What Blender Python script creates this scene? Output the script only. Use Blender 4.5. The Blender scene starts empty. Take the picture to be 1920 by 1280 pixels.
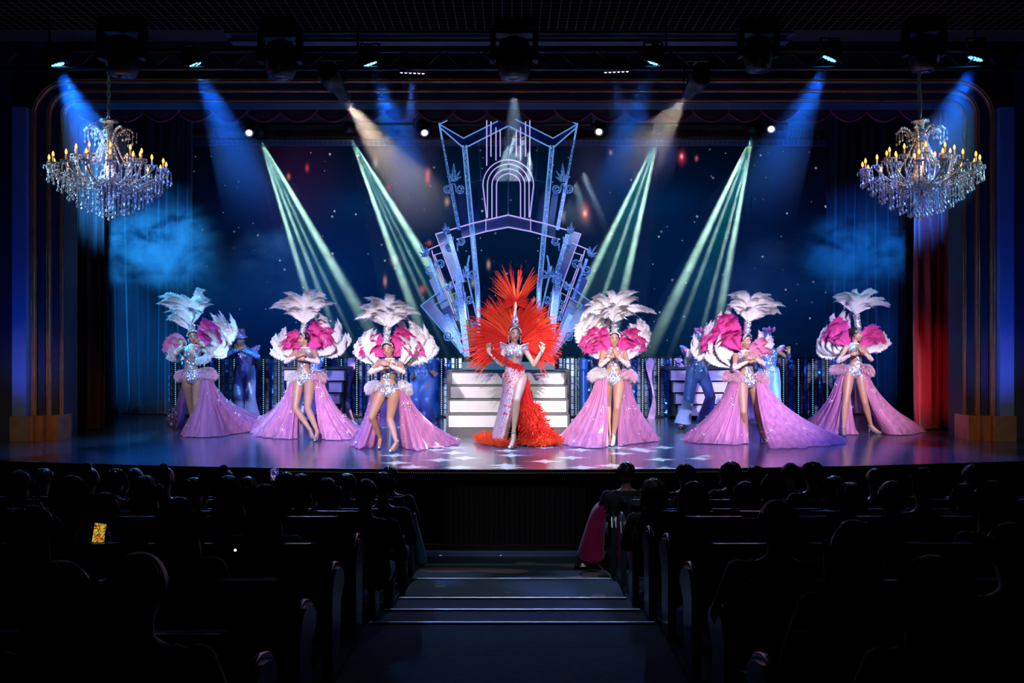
import bpy, math, random
import numpy as np
from mathutils import Vector, Matrix, noise
sc = bpy.context.scene
COL = sc.collection
PI = math.pi
F = 1930.0          # focal length in pixels of the 1920 px wide frame
CZ = 1.51           # eye height above the stage floor (stage floor is z = 0)

# ---------------------------------------------------------------- camera, world, exposure
cam_d = bpy.data.cameras.new('camera')
cam_d.lens = 36.0 * F / 1920.0
cam_d.sensor_width = 36.0
cam_d.clip_start = 0.05
cam_d.clip_end = 200
cam = bpy.data.objects.new('camera', cam_d)
COL.objects.link(cam)
cam.location = (0, 0, CZ)
cam.rotation_euler = (PI / 2, 0, 0)
sc.camera = cam
sc.view_settings.view_transform = 'Standard'
sc.view_settings.look = 'None'
sc.view_settings.exposure = 0.0
sc.view_settings.gamma = 1.0
sc.view_settings.use_curve_mapping = False
sc.cycles.use_denoising = True
sc.cycles.max_bounces = 6
sc.cycles.diffuse_bounces = 2
sc.cycles.glossy_bounces = 3
sc.cycles.transmission_bounces = 4
sc.cycles.transparent_max_bounces = 16
sc.cycles.volume_bounces = 0
sc.cycles.volume_step_rate = 2.0
sc.cycles.volume_max_steps = 64
sc.cycles.sample_clamp_indirect = 4.0
sc.cycles.sample_clamp_direct = 0.0
sc.cycles.caustics_reflective = False
sc.cycles.caustics_refractive = False
world = bpy.data.worlds.new('world')
sc.world = world
world.use_nodes = True
world.node_tree.nodes['Background'].inputs[0].default_value = (0.06, 0.12, 0.35, 1)
world.node_tree.nodes['Background'].inputs[1].default_value = 0.0022


def W(px, py, D):
    """the point at distance D from the eye plane that the photograph shows at px, py"""
    return Vector(((px - 960.0) / F * D, D, CZ + (640.0 - py) / F * D))


def DF(py):
    """distance of a stage floor point seen at row py"""
    return CZ * F / (py - 640.0)


def FL(px, py, z=0.0):
    D = (CZ - z) * F / (py - 640.0)
    return Vector(((px - 960.0) / F * D, D, z))


def spot(name, loc, target, power, color, angle, blend=0.5, radius=0.05):
    d = bpy.data.lights.new(name, 'SPOT')
    d.energy = power
    d.color = color
    d.spot_size = math.radians(angle)
    d.spot_blend = blend
    d.shadow_soft_size = radius
    o = bpy.data.objects.new(name, d)
    COL.objects.link(o)
    o.location = loc
    v = Vector(target) - Vector(loc)
    o.rotation_euler = v.to_track_quat('-Z', 'Y').to_euler()
    return o


def gobo(light, scale, thr, soft, seed=0.0):
    """a metal gobo in the lantern: star-like specks of light"""
    d = light.data
    d.use_nodes = True
    nt = d.node_tree
    em = nt.nodes['Emission']
    tc = nt.nodes.new('ShaderNodeTexCoord')
    sx = nt.nodes.new('ShaderNodeSeparateXYZ')
    nt.links.new(tc.outputs['Normal'], sx.inputs[0])
    dx = nt.nodes.new('ShaderNodeMath'); dx.operation = 'DIVIDE'
    dy = nt.nodes.new('ShaderNodeMath'); dy.operation = 'DIVIDE'
    nt.links.new(sx.outputs[0], dx.inputs[0]); nt.links.new(sx.outputs[2], dx.inputs[1])
    nt.links.new(sx.outputs[1], dy.inputs[0]); nt.links.new(sx.outputs[2], dy.inputs[1])
    cb = nt.nodes.new('ShaderNodeCombineXYZ')
    nt.links.new(dx.outputs[0], cb.inputs[0]); nt.links.new(dy.outputs[0], cb.inputs[1])
    cb.inputs[2].default_value = seed
    vo = nt.nodes.new('ShaderNodeTexVoronoi')
    vo.voronoi_dimensions = '2D'
    vo.distance = 'MINKOWSKI'
    vo.inputs['Exponent'].default_value = 0.55
    vo.inputs['Scale'].default_value = scale
    nt.links.new(cb.outputs[0], vo.inputs['Vector'])
    mr = nt.nodes.new('ShaderNodeMapRange')
    mr.inputs['From Min'].default_value = thr
    mr.inputs['From Max'].default_value = thr + soft
    mr.inputs['To Min'].default_value = 1.0
    mr.inputs['To Max'].default_value = 0.0
    nt.links.new(vo.outputs['Distance'], mr.inputs['Value'])
    nt.links.new(mr.outputs[0], em.inputs['Strength'])


# ---------------------------------------------------------------- show lighting
# front of house specials: one narrow lantern per dancer, hung above the audience
spot('follow_spot', (-0.5, -5.0, 3.4), W(967, 668, 14.9), 8600, (1.0, 0.93, 0.86), 8.6, 0.30, 0.07)
for tgt, pw, col, src in ((W(362, 700, 16.2), 5200, (0.60, 0.74, 1.0), (-3.0, 3.0, 5.3)),
                          (W(575, 700, 16.2), 12500, (1.0, 0.86, 0.93), (-2.6, 2.5, 5.3)),
                          (W(735, 715, 14.3), 12500, (1.0, 0.86, 0.93), (-2.2, 2.0, 5.3)),
                          (W(1150, 700, 14.9), 15500, (1.0, 0.88, 0.91), (1.6, 2.0, 5.3)),
                          (W(1410, 700, 15.3), 13500, (1.0, 0.84, 0.93), (3.6, 2.5, 5.3)),
                          (W(1610, 695, 16.8), 12500, (0.93, 0.76, 1.0), (5.2, 4.0, 5.3))):
    spot('dancer_special', src, tgt, pw, col, 13, 0.8, 0.08)
spot('front_wash', (-4.5, 6.0, 5.3), (-2.9, 18.8, 0.8), 2600, (0.22, 0.36, 1.0), 30, 0.7, 0.12)
spot('front_wash', (4.5, 6.0, 5.3), (3.0, 18.8, 0.8), 2600, (0.28, 0.36, 1.0), 30, 0.7, 0.12)
for px_, py_, D_, x_ in ((452, 680, 19.0, -5.6), (800, 690, 17.6, -0.6), (1300, 690, 18.0, 1.8), (1450, 690, 18.6, 5.0)):
    spot('chorus_fill', (x_, 7.0, 5.3), W(px_, py_, D_), 2600, (0.30, 0.58, 1.0), 8, 0.8, 0.08)  # added fill lamps, only to brighten the men in blue
# blue and cyan side and back lights on the stage bars; added fills are marked
spot('side_light', (-6.4, 14.2, 4.4), (-4.7, 16.3, 1.9), 3200, (0.04, 0.55, 1.0), 26, 0.7, 0.1)
spot('side_light', (6.4, 15.4, 4.6), (5.5, 16.9, 2.2), 1700, (0.06, 0.62, 1.0), 26, 0.7, 0.1)
spot('back_light', (-3.6, 20.5, 5.3), (-3.4, 16.0, 0.8), 3000, (0.08, 0.34, 1.0), 60, 0.7, 0.1)
spot('back_light', (3.6, 20.5, 5.3), (3.4, 16.0, 0.8), 2600, (0.16, 0.28, 1.0), 60, 0.7, 0.1)
spot('back_light', (0.0, 19.0, 5.3), (0.0, 14.4, 0.3), 900, (0.45, 0.60, 1.0), 50, 0.7, 0.1)
spot('set_wash', (-2.6, 15.0, 5.0), (-0.8, 20.2, 2.2), 340, (0.16, 0.25, 1.0), 40, 0.7, 0.1)
spot('set_wash', (2.6, 15.0, 5.0), (0.8, 20.2, 2.2), 340, (0.20, 0.25, 1.0), 40, 0.7, 0.1)
spot('stair_wash', (0.3, 8.5, 5.3), (-0.06, 17.0, 0.4), 1300, (0.46, 0.28, 1.0), 18, 0.7, 0.15)
spot('fence_wash', (-3.4, 18.6, 5.6), (-3.4, 20.6, 0.6), 900, (0.05, 0.30, 1.0), 80, 0.9, 0.1)
spot('fence_wash', (3.4, 18.6, 5.6), (3.4, 20.6, 0.6), 900, (0.08, 0.26, 1.0), 80, 0.9, 0.1)
spot('pelmet_fill', (-2.6, 18.8, 3.2), (-2.2, 22.6, 5.8), 120, (0.75, 0.42, 0.50), 80, 0.9, 0.1)  # added fill pair without a lantern, lifts the brown drape
spot('pelmet_fill', (2.6, 18.8, 3.2), (2.2, 22.6, 5.8), 120, (0.75, 0.42, 0.50), 80, 0.9, 0.1)
spot('curtain_light', (5.2, 14.6, 4.9), W(1735, 720, 17.4), 240, (1.0, 0.10, 0.08), 26, 0.9, 0.05)
spot('pillar_light', (-7.0, 14.3, 0.12), (-7.35, 15.7, 2.2), 80, (0.06, 0.16, 1.0), 80, 0.9, 0.05)
spot('pillar_light', (7.0, 14.3, 0.12), (7.35, 15.7, 2.2), 110, (0.06, 0.18, 1.0), 80, 0.9, 0.05)
spot('lintel_fill', (-3.0, 6.0, 2.2), (-2.6, 15.7, 4.9), 22, (1.0, 0.45, 0.35), 50, 0.9, 0.2)  # added warm fill so the gilded lintel bands show
spot('lintel_fill', (3.0, 6.0, 2.2), (2.6, 15.7, 4.9), 22, (1.0, 0.45, 0.35), 50, 0.9, 0.2)
spot('plinth_fill', (-5.2, 10.0, 2.0), (-7.3, 15.6, 0.6), 260, (1.0, 0.55, 0.30), 24, 0.9, 0.1)  # added orange fill that brightens the pillar plinths
spot('plinth_fill', (5.2, 10.0, 2.0), (7.3, 15.6, 0.6), 260, (1.0, 0.55, 0.30), 24, 0.9, 0.1)
spot('chandelier_light', (-8.9, 12.6, 4.9), W(204, 320, 13.6), 1300, (0.42, 0.78, 1.0), 24, 0.6, 0.05)
spot('chandelier_light', (8.9, 12.6, 4.9), W(1725, 320, 13.6), 1300, (0.32, 0.78, 1.0), 24, 0.6, 0.05)
spot('floor_wash', (-4.2, 12.6, 5.2), (-3.6, 14.2, 0.0), 1500, (0.02, 0.22, 1.0), 60, 0.9, 0.1)
spot('floor_wash', (4.2, 12.6, 5.2), (4.2, 14.2, 0.0), 800, (0.10, 0.18, 1.0), 60, 0.9, 0.1)
spot('floor_wash', (0.0, 11.6, 5.2), (0.0, 13.6, 0.0), 1700, (0.62, 0.72, 1.0), 44, 0.9, 0.1)
spot('aisle_light', (1.6, 7.0, 4.6), (0.3, 10.4, -0.8), 260, (0.75, 0.85, 1.0), 26, 0.8, 0.1)
g1 = spot('gobo_light', (0.35, 14.1, 5.3), (0.35, 13.9, 0.0), 16000, (0.9, 1.0, 0.98), 48, 0.15, 0.008)
gobo(g1, 7.5, 0.34, 0.10)

# ---------------------------------------------------------------- mesh helpers


def basis(d, up=(0, 0, 1)):
    d = Vector(d).normalized()
    u = Vector(up)
    if abs(d.dot(u.normalized())) > 0.97:
        u = Vector((0, 1, 0)) if abs(d.y) < 0.9 else Vector((1, 0, 0))
    x = u.cross(d).normalized()
    y = d.cross(x).normalized()
    return x, y, d


class MB:
    def __init__(s):
        s.v = []
        s.f = []
        s.m = []

    def add(s, vs, fs, m=0):
        o = len(s.v)
        s.v.extend([tuple(p) for p in vs])
        for f in fs:
            s.f.append(tuple(i + o for i in f))
            s.m.append(m)
        return s

    def box(s, c, size, m=0, rot=None):
        hx, hy, hz = size[0] / 2, size[1] / 2, size[2] / 2
        vs = [Vector((x, y, z)) for x in (-hx, hx) for y in (-hy, hy) for z in (-hz, hz)]
        if rot is not None:
            vs = [rot @ p for p in vs]
        c = Vector(c)
        vs = [p + c for p in vs]
        return s.add(vs, [(0, 1, 3, 2), (4, 6, 7, 5), (0, 4, 5, 1), (2, 3, 7, 6), (0, 2, 6, 4), (1, 5, 7, 3)], m)

    def bar(s, a, b, w, d, m=0, up=(0, 1, 0)):
        """a rectangular bar from a to b, w across the picture, d deep"""
        a, b = Vector(a), Vector(b)
        x, y, z = basis(b - a, up)
        vs = []
        for p in (a, b):
            for sx, sy in ((-1, -1), (1, -1), (1, 1), (-1, 1)):
                vs.append(p + x * sx * w / 2 + y * sy * d / 2)
        return s.add(vs, [(0, 3, 2, 1), (4, 5, 6, 7), (0, 1, 5, 4), (1, 2, 6, 5), (2, 3, 7, 6), (3, 0, 4, 7)], m)

    def tube(s, pts, r, n=8, m=0, cap=True, flat=1.0, up=(0, 0, 1), close=False):
        pts = [Vector(p) for p in pts]
        k = len(pts)
        if not hasattr(r, '__len__'):
            r = [r] * k
        rings = []
        px = None
        for i, p in enumerate(pts):
            if close:
                d = pts[(i + 1) % k] - pts[i - 1]
            else:
                d = pts[min(i + 1, k - 1)] - pts[max(i - 1, 0)]
            if d.length < 1e-9:
                d = Vector((0, 0, 1))
            if px is None:
                x, y, _ = basis(d, up)
            else:
                dn = d.normalized()
                x = (px - dn * px.dot(dn))
                x = x.normalized() if x.length > 1e-6 else basis(d, up)[0]
                y = dn.cross(x).normalized()
            px = x
            rings.append([p + (x * math.cos(2 * PI * j / n) + y * math.sin(2 * PI * j / n) * flat) * r[i] for j in range(n)])
        vs = [q for ring in rings for q in ring]
        fs = []
        for i in range(k if close else k - 1):
            for j in range(n):
                a = i * n + j
                b = i * n + (j + 1) % n
                i2 = (i + 1) % k
                fs.append((a, b, i2 * n + (j + 1) % n, i2 * n + j))
        if cap and not close:
            fs.append(tuple(reversed(range(n))))
            fs.append(tuple((k - 1) * n + j for j in range(n)))
        return s.add(vs, fs, m)

    def ell(s, c, r, m=0, nu=12, nv=8, rot=None):
        if not hasattr(r, '__len__'):
            r = (r, r, r)
        c = Vector(c)
        vs = [Vector((0, 0, -r[2]))]
        for i in range(1, nv):
            t = PI * i / nv
            for j in range(nu):
                a = 2 * PI * j / nu
                vs.append(Vector((r[0] * math.sin(t) * math.cos(a), r[1] * math.sin(t) * math.sin(a), -r[2] * math.cos(t))))
        vs.append(Vector((0, 0, r[2])))
        if rot is not None:
            vs = [rot @ p for p in vs]
        vs = [p + c for p in vs]
        fs = []
        for j in range(nu):
            fs.append((0, 1 + (j + 1) % nu, 1 + j))
        for i in range(nv - 2):
            for j in range(nu):
                a = 1 + i * nu + j
                b = 1 + i * nu + (j + 1) % nu
                fs.append((a, b, b + nu, a + nu))
        last = len(vs) - 1
        o = 1 + (nv - 2) * nu
        for j in range(nu):
            fs.append((o + j, o + (j + 1) % nu, last))
        return s.add(vs, fs, m)

    def lathe(s, prof, c=(0, 0, 0), n=24, m=0, axis=None):
        c = Vector(c)
        vs = []
        for r, z in prof:
            for j in range(n):
                a = 2 * PI * j / n
                p = Vector((r * math.cos(a), r * math.sin(a), z))
                if axis is not None:
                    p = axis @ p
                vs.append(p + c)
        fs = []
        for i in range(len(prof) - 1):
            for j in range(n):
                a = i * n + j
                b = i * n + (j + 1) % n
                fs.append((a, b, b + n, a + n))
        if prof[0][0] > 1e-5:
            fs.append(tuple(reversed(range(n))))
        if prof[-1][0] > 1e-5:
            fs.append(tuple((len(prof) - 1) * n + j for j in range(n)))
        return s.add(vs, fs, m)

    def grid(s, P, m=0, close=False):
        """P[i][j] points"""
        a, b = len(P), len(P[0])
        vs = [p for row in P for p in row]
        fs = []
        for i in range(a - 1):
            for j in range(b if close else b - 1):
                j2 = (j + 1) % b
                fs.append((i * b + j, i * b + j2, (i + 1) * b + j2, (i + 1) * b + j))
        return s.add(vs, fs, m)

    def slab(s, poly, y0, y1, m=0):
        """polygon of (x, z) extruded from depth y0 to y1"""
        n = len(poly)
        vs = [(x, y0, z) for x, z in poly] + [(x, y1, z) for x, z in poly]
        fs = [tuple(range(n)), tuple(reversed(range(n, 2 * n)))]
        for i in range(n):
            j = (i + 1) % n
            fs.append((i, i + n, j + n, j))
        return s.add(vs, fs, m)

    def build(s, name, mats, parent=None, smooth=True, solid=0.0):
        o0 = Vector((0, 0, 0))
        p = parent
        while p is not None:
            o0 += p.location
            p = p.parent
        me = bpy.data.meshes.new(name)
        me.from_pydata([(a - o0.x, b - o0.y, c - o0.z) for a, b, c in s.v], [], s.f)
        if not isinstance(mats, (list, tuple)):
            mats = [mats]
        for mt in mats:
            me.materials.append(mt)
        me.polygons.foreach_set('material_index', s.m)
        me.polygons.foreach_set('use_smooth', [smooth] * len(s.f))
        me.update()
        o = bpy.data.objects.new(name, me)
        COL.objects.link(o)
        if parent is not None:
            o.parent = parent
        if solid:
            md = o.modifiers.new('solidify', 'SOLIDIFY')
            md.thickness = solid
        return o


def tag(o, label=None, cat=None, group=None, kind=None):
    if label:
        o['label'] = label
    if cat:
        o['category'] = cat
    if group:
        o['group'] = group
    if kind:
        o['kind'] = kind
    return o


def thing(name, loc, label, cat, group=None, rz=0.0):
    o = bpy.data.objects.new(name, None)
    COL.objects.link(o)
    o.location = loc
    o.rotation_euler = (0, 0, rz)
    o.empty_display_size = 0.1
    return tag(o, label, cat, group)


def clone(o, parent=None):
    c = o.copy()
    COL.objects.link(c)
    c.parent = parent
    for ch in list(o.children):
        clone(ch, c)
    return c


# ---------------------------------------------------------------- materials
MATS = {}



def nodes(name):
    m = bpy.data.materials.new(name)
    m.use_nodes = True
    nt = m.node_tree
    return m, nt, nt.nodes['Principled BSDF'], nt.nodes['Material Output']


def mat(name, col, rough=0.6, metal=0.0, noise_amt=0.0, noise_scale=8.0, bump=0.0, bump_scale=60.0,
        sheen=0.0, emit=None, estr=0.0, spec=0.5, stretch=None, trans=0.0, coat=0.0):
    if name in MATS:
        return MATS[name]
    m, nt, b, out = nodes(name)
    b.inputs['Base Color'].default_value = (*col, 1)
    b.inputs['Roughness'].default_value = rough
    b.inputs['Metallic'].default_value = metal
    b.inputs['Specular IOR Level'].default_value = spec
    if sheen:
        b.inputs['Sheen Weight'].default_value = sheen
    if coat:
        b.inputs['Coat Weight'].default_value = coat
    if emit:
        b.inputs['Emission Color'].default_value = (*emit, 1)
        b.inputs['Emission Strength'].default_value = estr
    tc = nt.nodes.new('ShaderNodeTexCoord')
    mp = nt.nodes.new('ShaderNodeMapping')
    nt.links.new(tc.outputs['Object'], mp.inputs[0])
    if stretch:
        mp.inputs['Scale'].default_value = stretch
    if noise_amt:
        nz = nt.nodes.new('ShaderNodeTexNoise')
        nz.inputs['Scale'].default_value = noise_scale
        nz.inputs['Detail'].default_value = 4
        nt.links.new(mp.outputs[0], nz.inputs['Vector'])
        cr = nt.nodes.new('ShaderNodeValToRGB')
        k = noise_amt
        cr.color_ramp.elements[0].position = 0.3
        cr.color_ramp.elements[0].color = (*[c * (1 - k) for c in col], 1)
        cr.color_ramp.elements[1].position = 0.7
        cr.color_ramp.elements[1].color = (*[min(1, c * (1 + k)) for c in col], 1)
        nt.links.new(nz.outputs[0], cr.inputs[0])
        nt.links.new(cr.outputs[0], b.inputs['Base Color'])
    if bump:
        nz2 = nt.nodes.new('ShaderNodeTexNoise')
        nz2.inputs['Scale'].default_value = bump_scale
        nt.links.new(mp.outputs[0], nz2.inputs['Vector'])
        bp = nt.nodes.new('ShaderNodeBump')
        bp.inputs['Strength'].default_value = bump
        bp.inputs['Distance'].default_value = 0.01
        nt.links.new(nz2.outputs[0], bp.inputs['Height'])
        nt.links.new(bp.outputs[0], b.inputs['Normal'])
    MATS[name] = m
    return m


def emis(name, col, strength):
    if name in MATS:
        return MATS[name]
    m, nt, b, out = nodes(name)
    nt.nodes.remove(b)
    e = nt.nodes.new('ShaderNodeEmission')
    e.inputs[0].default_value = (*col, 1)
    e.inputs[1].default_value = strength
    nt.links.new(e.outputs[0], out.inputs[0])
    MATS[name] = m
    return m


def sparkle(name, col, col2, scale=90.0, metal=0.8, rough=0.25, tilt=0.9):
    """sequins or rhinestones: every cell is a small facet turned its own way"""
    if name in MATS:
        return MATS[name]
    m, nt, b, out = nodes(name)
    tc = nt.nodes.new('ShaderNodeTexCoord')
    vo = nt.nodes.new('ShaderNodeTexVoronoi')
    vo.inputs['Scale'].default_value = scale
    nt.links.new(tc.outputs['Object'], vo.inputs['Vector'])
    sep = nt.nodes.new('ShaderNodeSeparateColor')
    nt.links.new(vo.outputs['Color'], sep.inputs[0])
    cr = nt.nodes.new('ShaderNodeValToRGB')
    cr.color_ramp.interpolation = 'CONSTANT'
    cr.color_ramp.elements[0].color = (*col, 1)
    cr.color_ramp.elements[1].color = (*col2, 1)
    cr.color_ramp.elements[1].position = 0.55
    nt.links.new(sep.outputs[0], cr.inputs[0])
    nt.links.new(cr.outputs[0], b.inputs['Base Color'])
    b.inputs['Metallic'].default_value = metal
    b.inputs['Roughness'].default_value = rough
    geo = nt.nodes.new('ShaderNodeNewGeometry')
    sub = nt.nodes.new('ShaderNodeVectorMath'); sub.operation = 'SUBTRACT'
    sub.inputs[1].default_value = (0.5, 0.5, 0.5)
    nt.links.new(vo.outputs['Color'], sub.inputs[0])
    scl = nt.nodes.new('ShaderNodeVectorMath'); scl.operation = 'SCALE'
    scl.inputs['Scale'].default_value = tilt
    nt.links.new(sub.outputs[0], scl.inputs[0])
    ad = nt.nodes.new('ShaderNodeVectorMath'); ad.operation = 'ADD'
    nt.links.new(scl.outputs[0], ad.inputs[0])
    nt.links.new(geo.outputs['Normal'], ad.inputs[1])
    nm = nt.nodes.new('ShaderNodeVectorMath'); nm.operation = 'NORMALIZE'
    nt.links.new(ad.outputs[0], nm.inputs[0])
    nt.links.new(nm.outputs[0], b.inputs['Normal'])
    MATS[name] = m
    return m


def sheer(name, col, opacity=0.8, trl=0.45, nscale=3.0, gloss=0.10, streak=None):
    """thin cloth or feather vane: diffuse + translucent with a share of see-through"""
    if name in MATS:
        return MATS[name]
    m, nt, b, out = nodes(name)
    nt.nodes.remove(b)
    d = nt.nodes.new('ShaderNodeBsdfDiffuse')
    t = nt.nodes.new('ShaderNodeBsdfTranslucent')
    g = nt.nodes.new('ShaderNodeBsdfGlossy')
    g.inputs['Roughness'].default_value = 0.35
    tr = nt.nodes.new('ShaderNodeBsdfTransparent')
    for n in (d, t, g):
        n.inputs[0].default_value = (*col, 1)
    mx = nt.nodes.new('ShaderNodeMixShader'); mx.inputs[0].default_value = trl
    nt.links.new(d.outputs[0], mx.inputs[1]); nt.links.new(t.outputs[0], mx.inputs[2])
    mg = nt.nodes.new('ShaderNodeMixShader'); mg.inputs[0].default_value = gloss
    nt.links.new(mx.outputs[0], mg.inputs[1]); nt.links.new(g.outputs[0], mg.inputs[2])
    last = mg
    if opacity < 1:
        mo = nt.nodes.new('ShaderNodeMixShader')
        tc = nt.nodes.new('ShaderNodeTexCoord')
        nz = nt.nodes.new('ShaderNodeTexNoise')
        nz.inputs['Scale'].default_value = nscale
        mp = nt.nodes.new('ShaderNodeMapping')
        mp.inputs['Scale'].default_value = streak or (1, 1, 1)
        nz.inputs['Detail'].default_value = 5
        nt.links.new(tc.outputs['Object'], mp.inputs[0])
        nt.links.new(mp.outputs[0], nz.inputs['Vector'])
        mr = nt.nodes.new('ShaderNodeMapRange')
        mr.inputs['From Min'].default_value = 0.3
        mr.inputs['From Max'].default_value = 0.7
        mr.inputs['To Min'].default_value = max(0.0, opacity - 0.22)
        mr.inputs['To Max'].default_value = min(1.0, opacity + 0.18)
        nt.links.new(nz.outputs[0], mr.inputs['Value'])
        nt.links.new(mr.outputs[0], mo.inputs[0])
        nt.links.new(tr.outputs[0], mo.inputs[1]); nt.links.new(mg.outputs[0], mo.inputs[2])
        last = mo
    nt.links.new(last.outputs[0], out.inputs[0])
    MATS[name] = m
    return m


def haze(name, col, density, noise_scale=None, contrast=(0.42, 0.75), fall=None, aniso=0.2, center=None, rad=None):
    """lit theatre haze: a scattering volume"""
    m, nt, b, out = nodes(name)
    nt.nodes.remove(b)
    vs = nt.nodes.new('ShaderNodeVolumeScatter')
    vs.inputs['Color'].default_value = (*col, 1)
    vs.inputs['Density'].default_value = density
    vs.inputs['Anisotropy'].default_value = aniso
    tc = nt.nodes.new('ShaderNodeTexCoord')
    last = None
    if noise_scale:
        mp = nt.nodes.new('ShaderNodeMapping')
        nt.links.new(tc.outputs['Object'], mp.inputs[0])
        mp.inputs['Scale'].default_value = (1.0, 1.0, 1.6)
        nz = nt.nodes.new('ShaderNodeTexNoise')
        nz.inputs['Scale'].default_value = noise_scale
        nz.inputs['Detail'].default_value = 5
        nz.inputs['Roughness'].default_value = 0.62
        nz.inputs['Distortion'].default_value = 0.4
        nt.links.new(mp.outputs[0], nz.inputs['Vector'])
        mr = nt.nodes.new('ShaderNodeMapRange')
        mr.inputs['From Min'].default_value = contrast[0]
        mr.inputs['From Max'].default_value = contrast[1]
        nt.links.new(nz.outputs[0], mr.inputs['Value'])
        last = mr.outputs[0]
    if rad is not None:
        # soft ellipsoid envelope in object space
        sb = nt.nodes.new('ShaderNodeVectorMath'); sb.operation = 'DIVIDE'
        nt.links.new(tc.outputs['Object'], sb.inputs[0])
        sb.inputs[1].default_value = rad
        ln = nt.nodes.new('ShaderNodeVectorMath'); ln.operation = 'LENGTH'
        nt.links.new(sb.outputs[0], ln.inputs[0])
        m2 = nt.nodes.new('ShaderNodeMapRange')
        m2.interpolation_type = 'SMOOTHSTEP'
        m2.inputs['From Min'].default_value = 1.0
        m2.inputs['From Max'].default_value = 0.25
        nt.links.new(ln.outputs['Value'], m2.inputs['Value'])
        if last is None:
            last = m2.outputs[0]
        else:
            mu = nt.nodes.new('ShaderNodeMath'); mu.operation = 'MULTIPLY'
            nt.links.new(last, mu.inputs[0]); nt.links.new(m2.outputs[0], mu.inputs[1])
            last = mu.outputs[0]
    if last is not None:
        mu = nt.nodes.new('ShaderNodeMath'); mu.operation = 'MULTIPLY'
        nt.links.new(last, mu.inputs[0])
        mu.inputs[1].default_value = density
        nt.links.new(mu.outputs[0], vs.inputs['Density'])
    nt.links.new(vs.outputs[0], out.inputs['Volume'])
    return m


def haze_floor(m, z_lo, z_hi, to_min=0.0):
    """let a haze thin out between two heights"""
    nt = m.node_tree
    vs = [n for n in nt.nodes if n.type == 'VOLUME_SCATTER'][0]
    tc = nt.nodes.new('ShaderNodeTexCoord'); sx = nt.nodes.new('ShaderNodeSeparateXYZ'); mr = nt.nodes.new('ShaderNodeMapRange')
    mr.interpolation_type = 'SMOOTHSTEP'
    nt.links.new(tc.outputs['Object'], sx.inputs[0]); nt.links.new(sx.outputs[2], mr.inputs['Value'])
    mr.inputs['From Min'].default_value = z_lo; mr.inputs['From Max'].default_value = z_hi; mr.inputs['To Min'].default_value = to_min
    mu = nt.nodes.new('ShaderNodeMath'); mu.operation = 'MULTIPLY'
    mu.inputs[1].default_value = vs.inputs['Density'].default_value
    if vs.inputs['Density'].links:
        nt.links.new(vs.inputs['Density'].links[0].from_socket, mu.inputs[1])
    nt.links.new(mr.outputs[0], mu.inputs[0]); nt.links.new(mu.outputs[0], vs.inputs['Density'])
# ================================================================ the building
BLACK = mat('matt_black', (0.012, 0.012, 0.014), 0.7, noise_amt=0.3)
DARKM = mat('black_metal', (0.02, 0.021, 0.024), 0.45, 0.6)


def floor_material():
    m, nt, b, out = nodes('stage_lacquer')
    tc = nt.nodes.new('ShaderNodeTexCoord')
    mp = nt.nodes.new('ShaderNodeMapping')
    mp.inputs['Scale'].default_value = (0.6, 5.0, 1)
    nt.links.new(tc.outputs['Object'], mp.inputs[0])
    nz = nt.nodes.new('ShaderNodeTexNoise')
    nz.inputs['Scale'].default_value = 3.0
    nz.inputs['Detail'].default_value = 6
    nt.links.new(mp.outputs[0], nz.inputs['Vector'])
    cr = nt.nodes.new('ShaderNodeValToRGB')
    cr.color_ramp.elements[0].position = 0.3
    cr.color_ramp.elements[0].color = (0.035, 0.055, 0.085, 1)
    cr.color_ramp.elements[1].position = 0.75
    cr.color_ramp.elements[1].color = (0.075, 0.10, 0.14, 1)
    nt.links.new(nz.outputs[0], cr.inputs[0])
    nt.links.new(cr.outputs[0], b.inputs['Base Color'])
    mr = nt.nodes.new('ShaderNodeMapRange')
    mr.inputs['To Min'].default_value = 0.10
    mr.inputs['To Max'].default_value = 0.22
    nt.links.new(nz.outputs[0], mr.inputs['Value'])
    nt.links.new(mr.outputs[0], b.inputs['Roughness'])
    b.inputs['Specular IOR Level'].default_value = 1.0
    b.inputs['IOR'].default_value = 1.75
    mp2 = nt.nodes.new('ShaderNodeMapping')
    mp2.inputs['Scale'].default_value = (1.2, 9.0, 1)
    nt.links.new(tc.outputs['Object'], mp2.inputs[0])
    n2 = nt.nodes.new('ShaderNodeTexNoise')
    n2.inputs['Scale'].default_value = 14
    nt.links.new(mp2.outputs[0], n2.inputs['Vector'])
    bp = nt.nodes.new('ShaderNodeBump')
    bp.inputs['Strength'].default_value = 0.10
    bp.inputs['Distance'].default_value = 0.004
    nt.links.new(n2.outputs[0], bp.inputs['Height'])
    nt.links.new(bp.outputs[0], b.inputs['Normal'])
    return m


def edge_y(x):
    return 12.12 + 0.021 * x * x


xs = [i * 0.5 for i in range(-20, 21)]
b = MB()
front = [(x, edge_y(x), 0.0) for x in xs]
backp = [(x, 25.0, 0.0) for x in xs]
b.grid([front, backp])
b.grid([[(x, edge_y(x) - 0.012, 0.004) for x in xs], [(x, edge_y(x) + 0.02, 0.004) for x in xs]], 1)
b.grid([[(x, edge_y(x) - 0.012, -0.05) for x in xs], [(x, edge_y(x) - 0.012, 0.004) for x in xs]], 1)
tag(b.build('stage_floor', [floor_material(), mat('stage_nosing', (0.05, 0.055, 0.06), 0.3, 0.6)], smooth=False), kind='structure')

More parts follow.
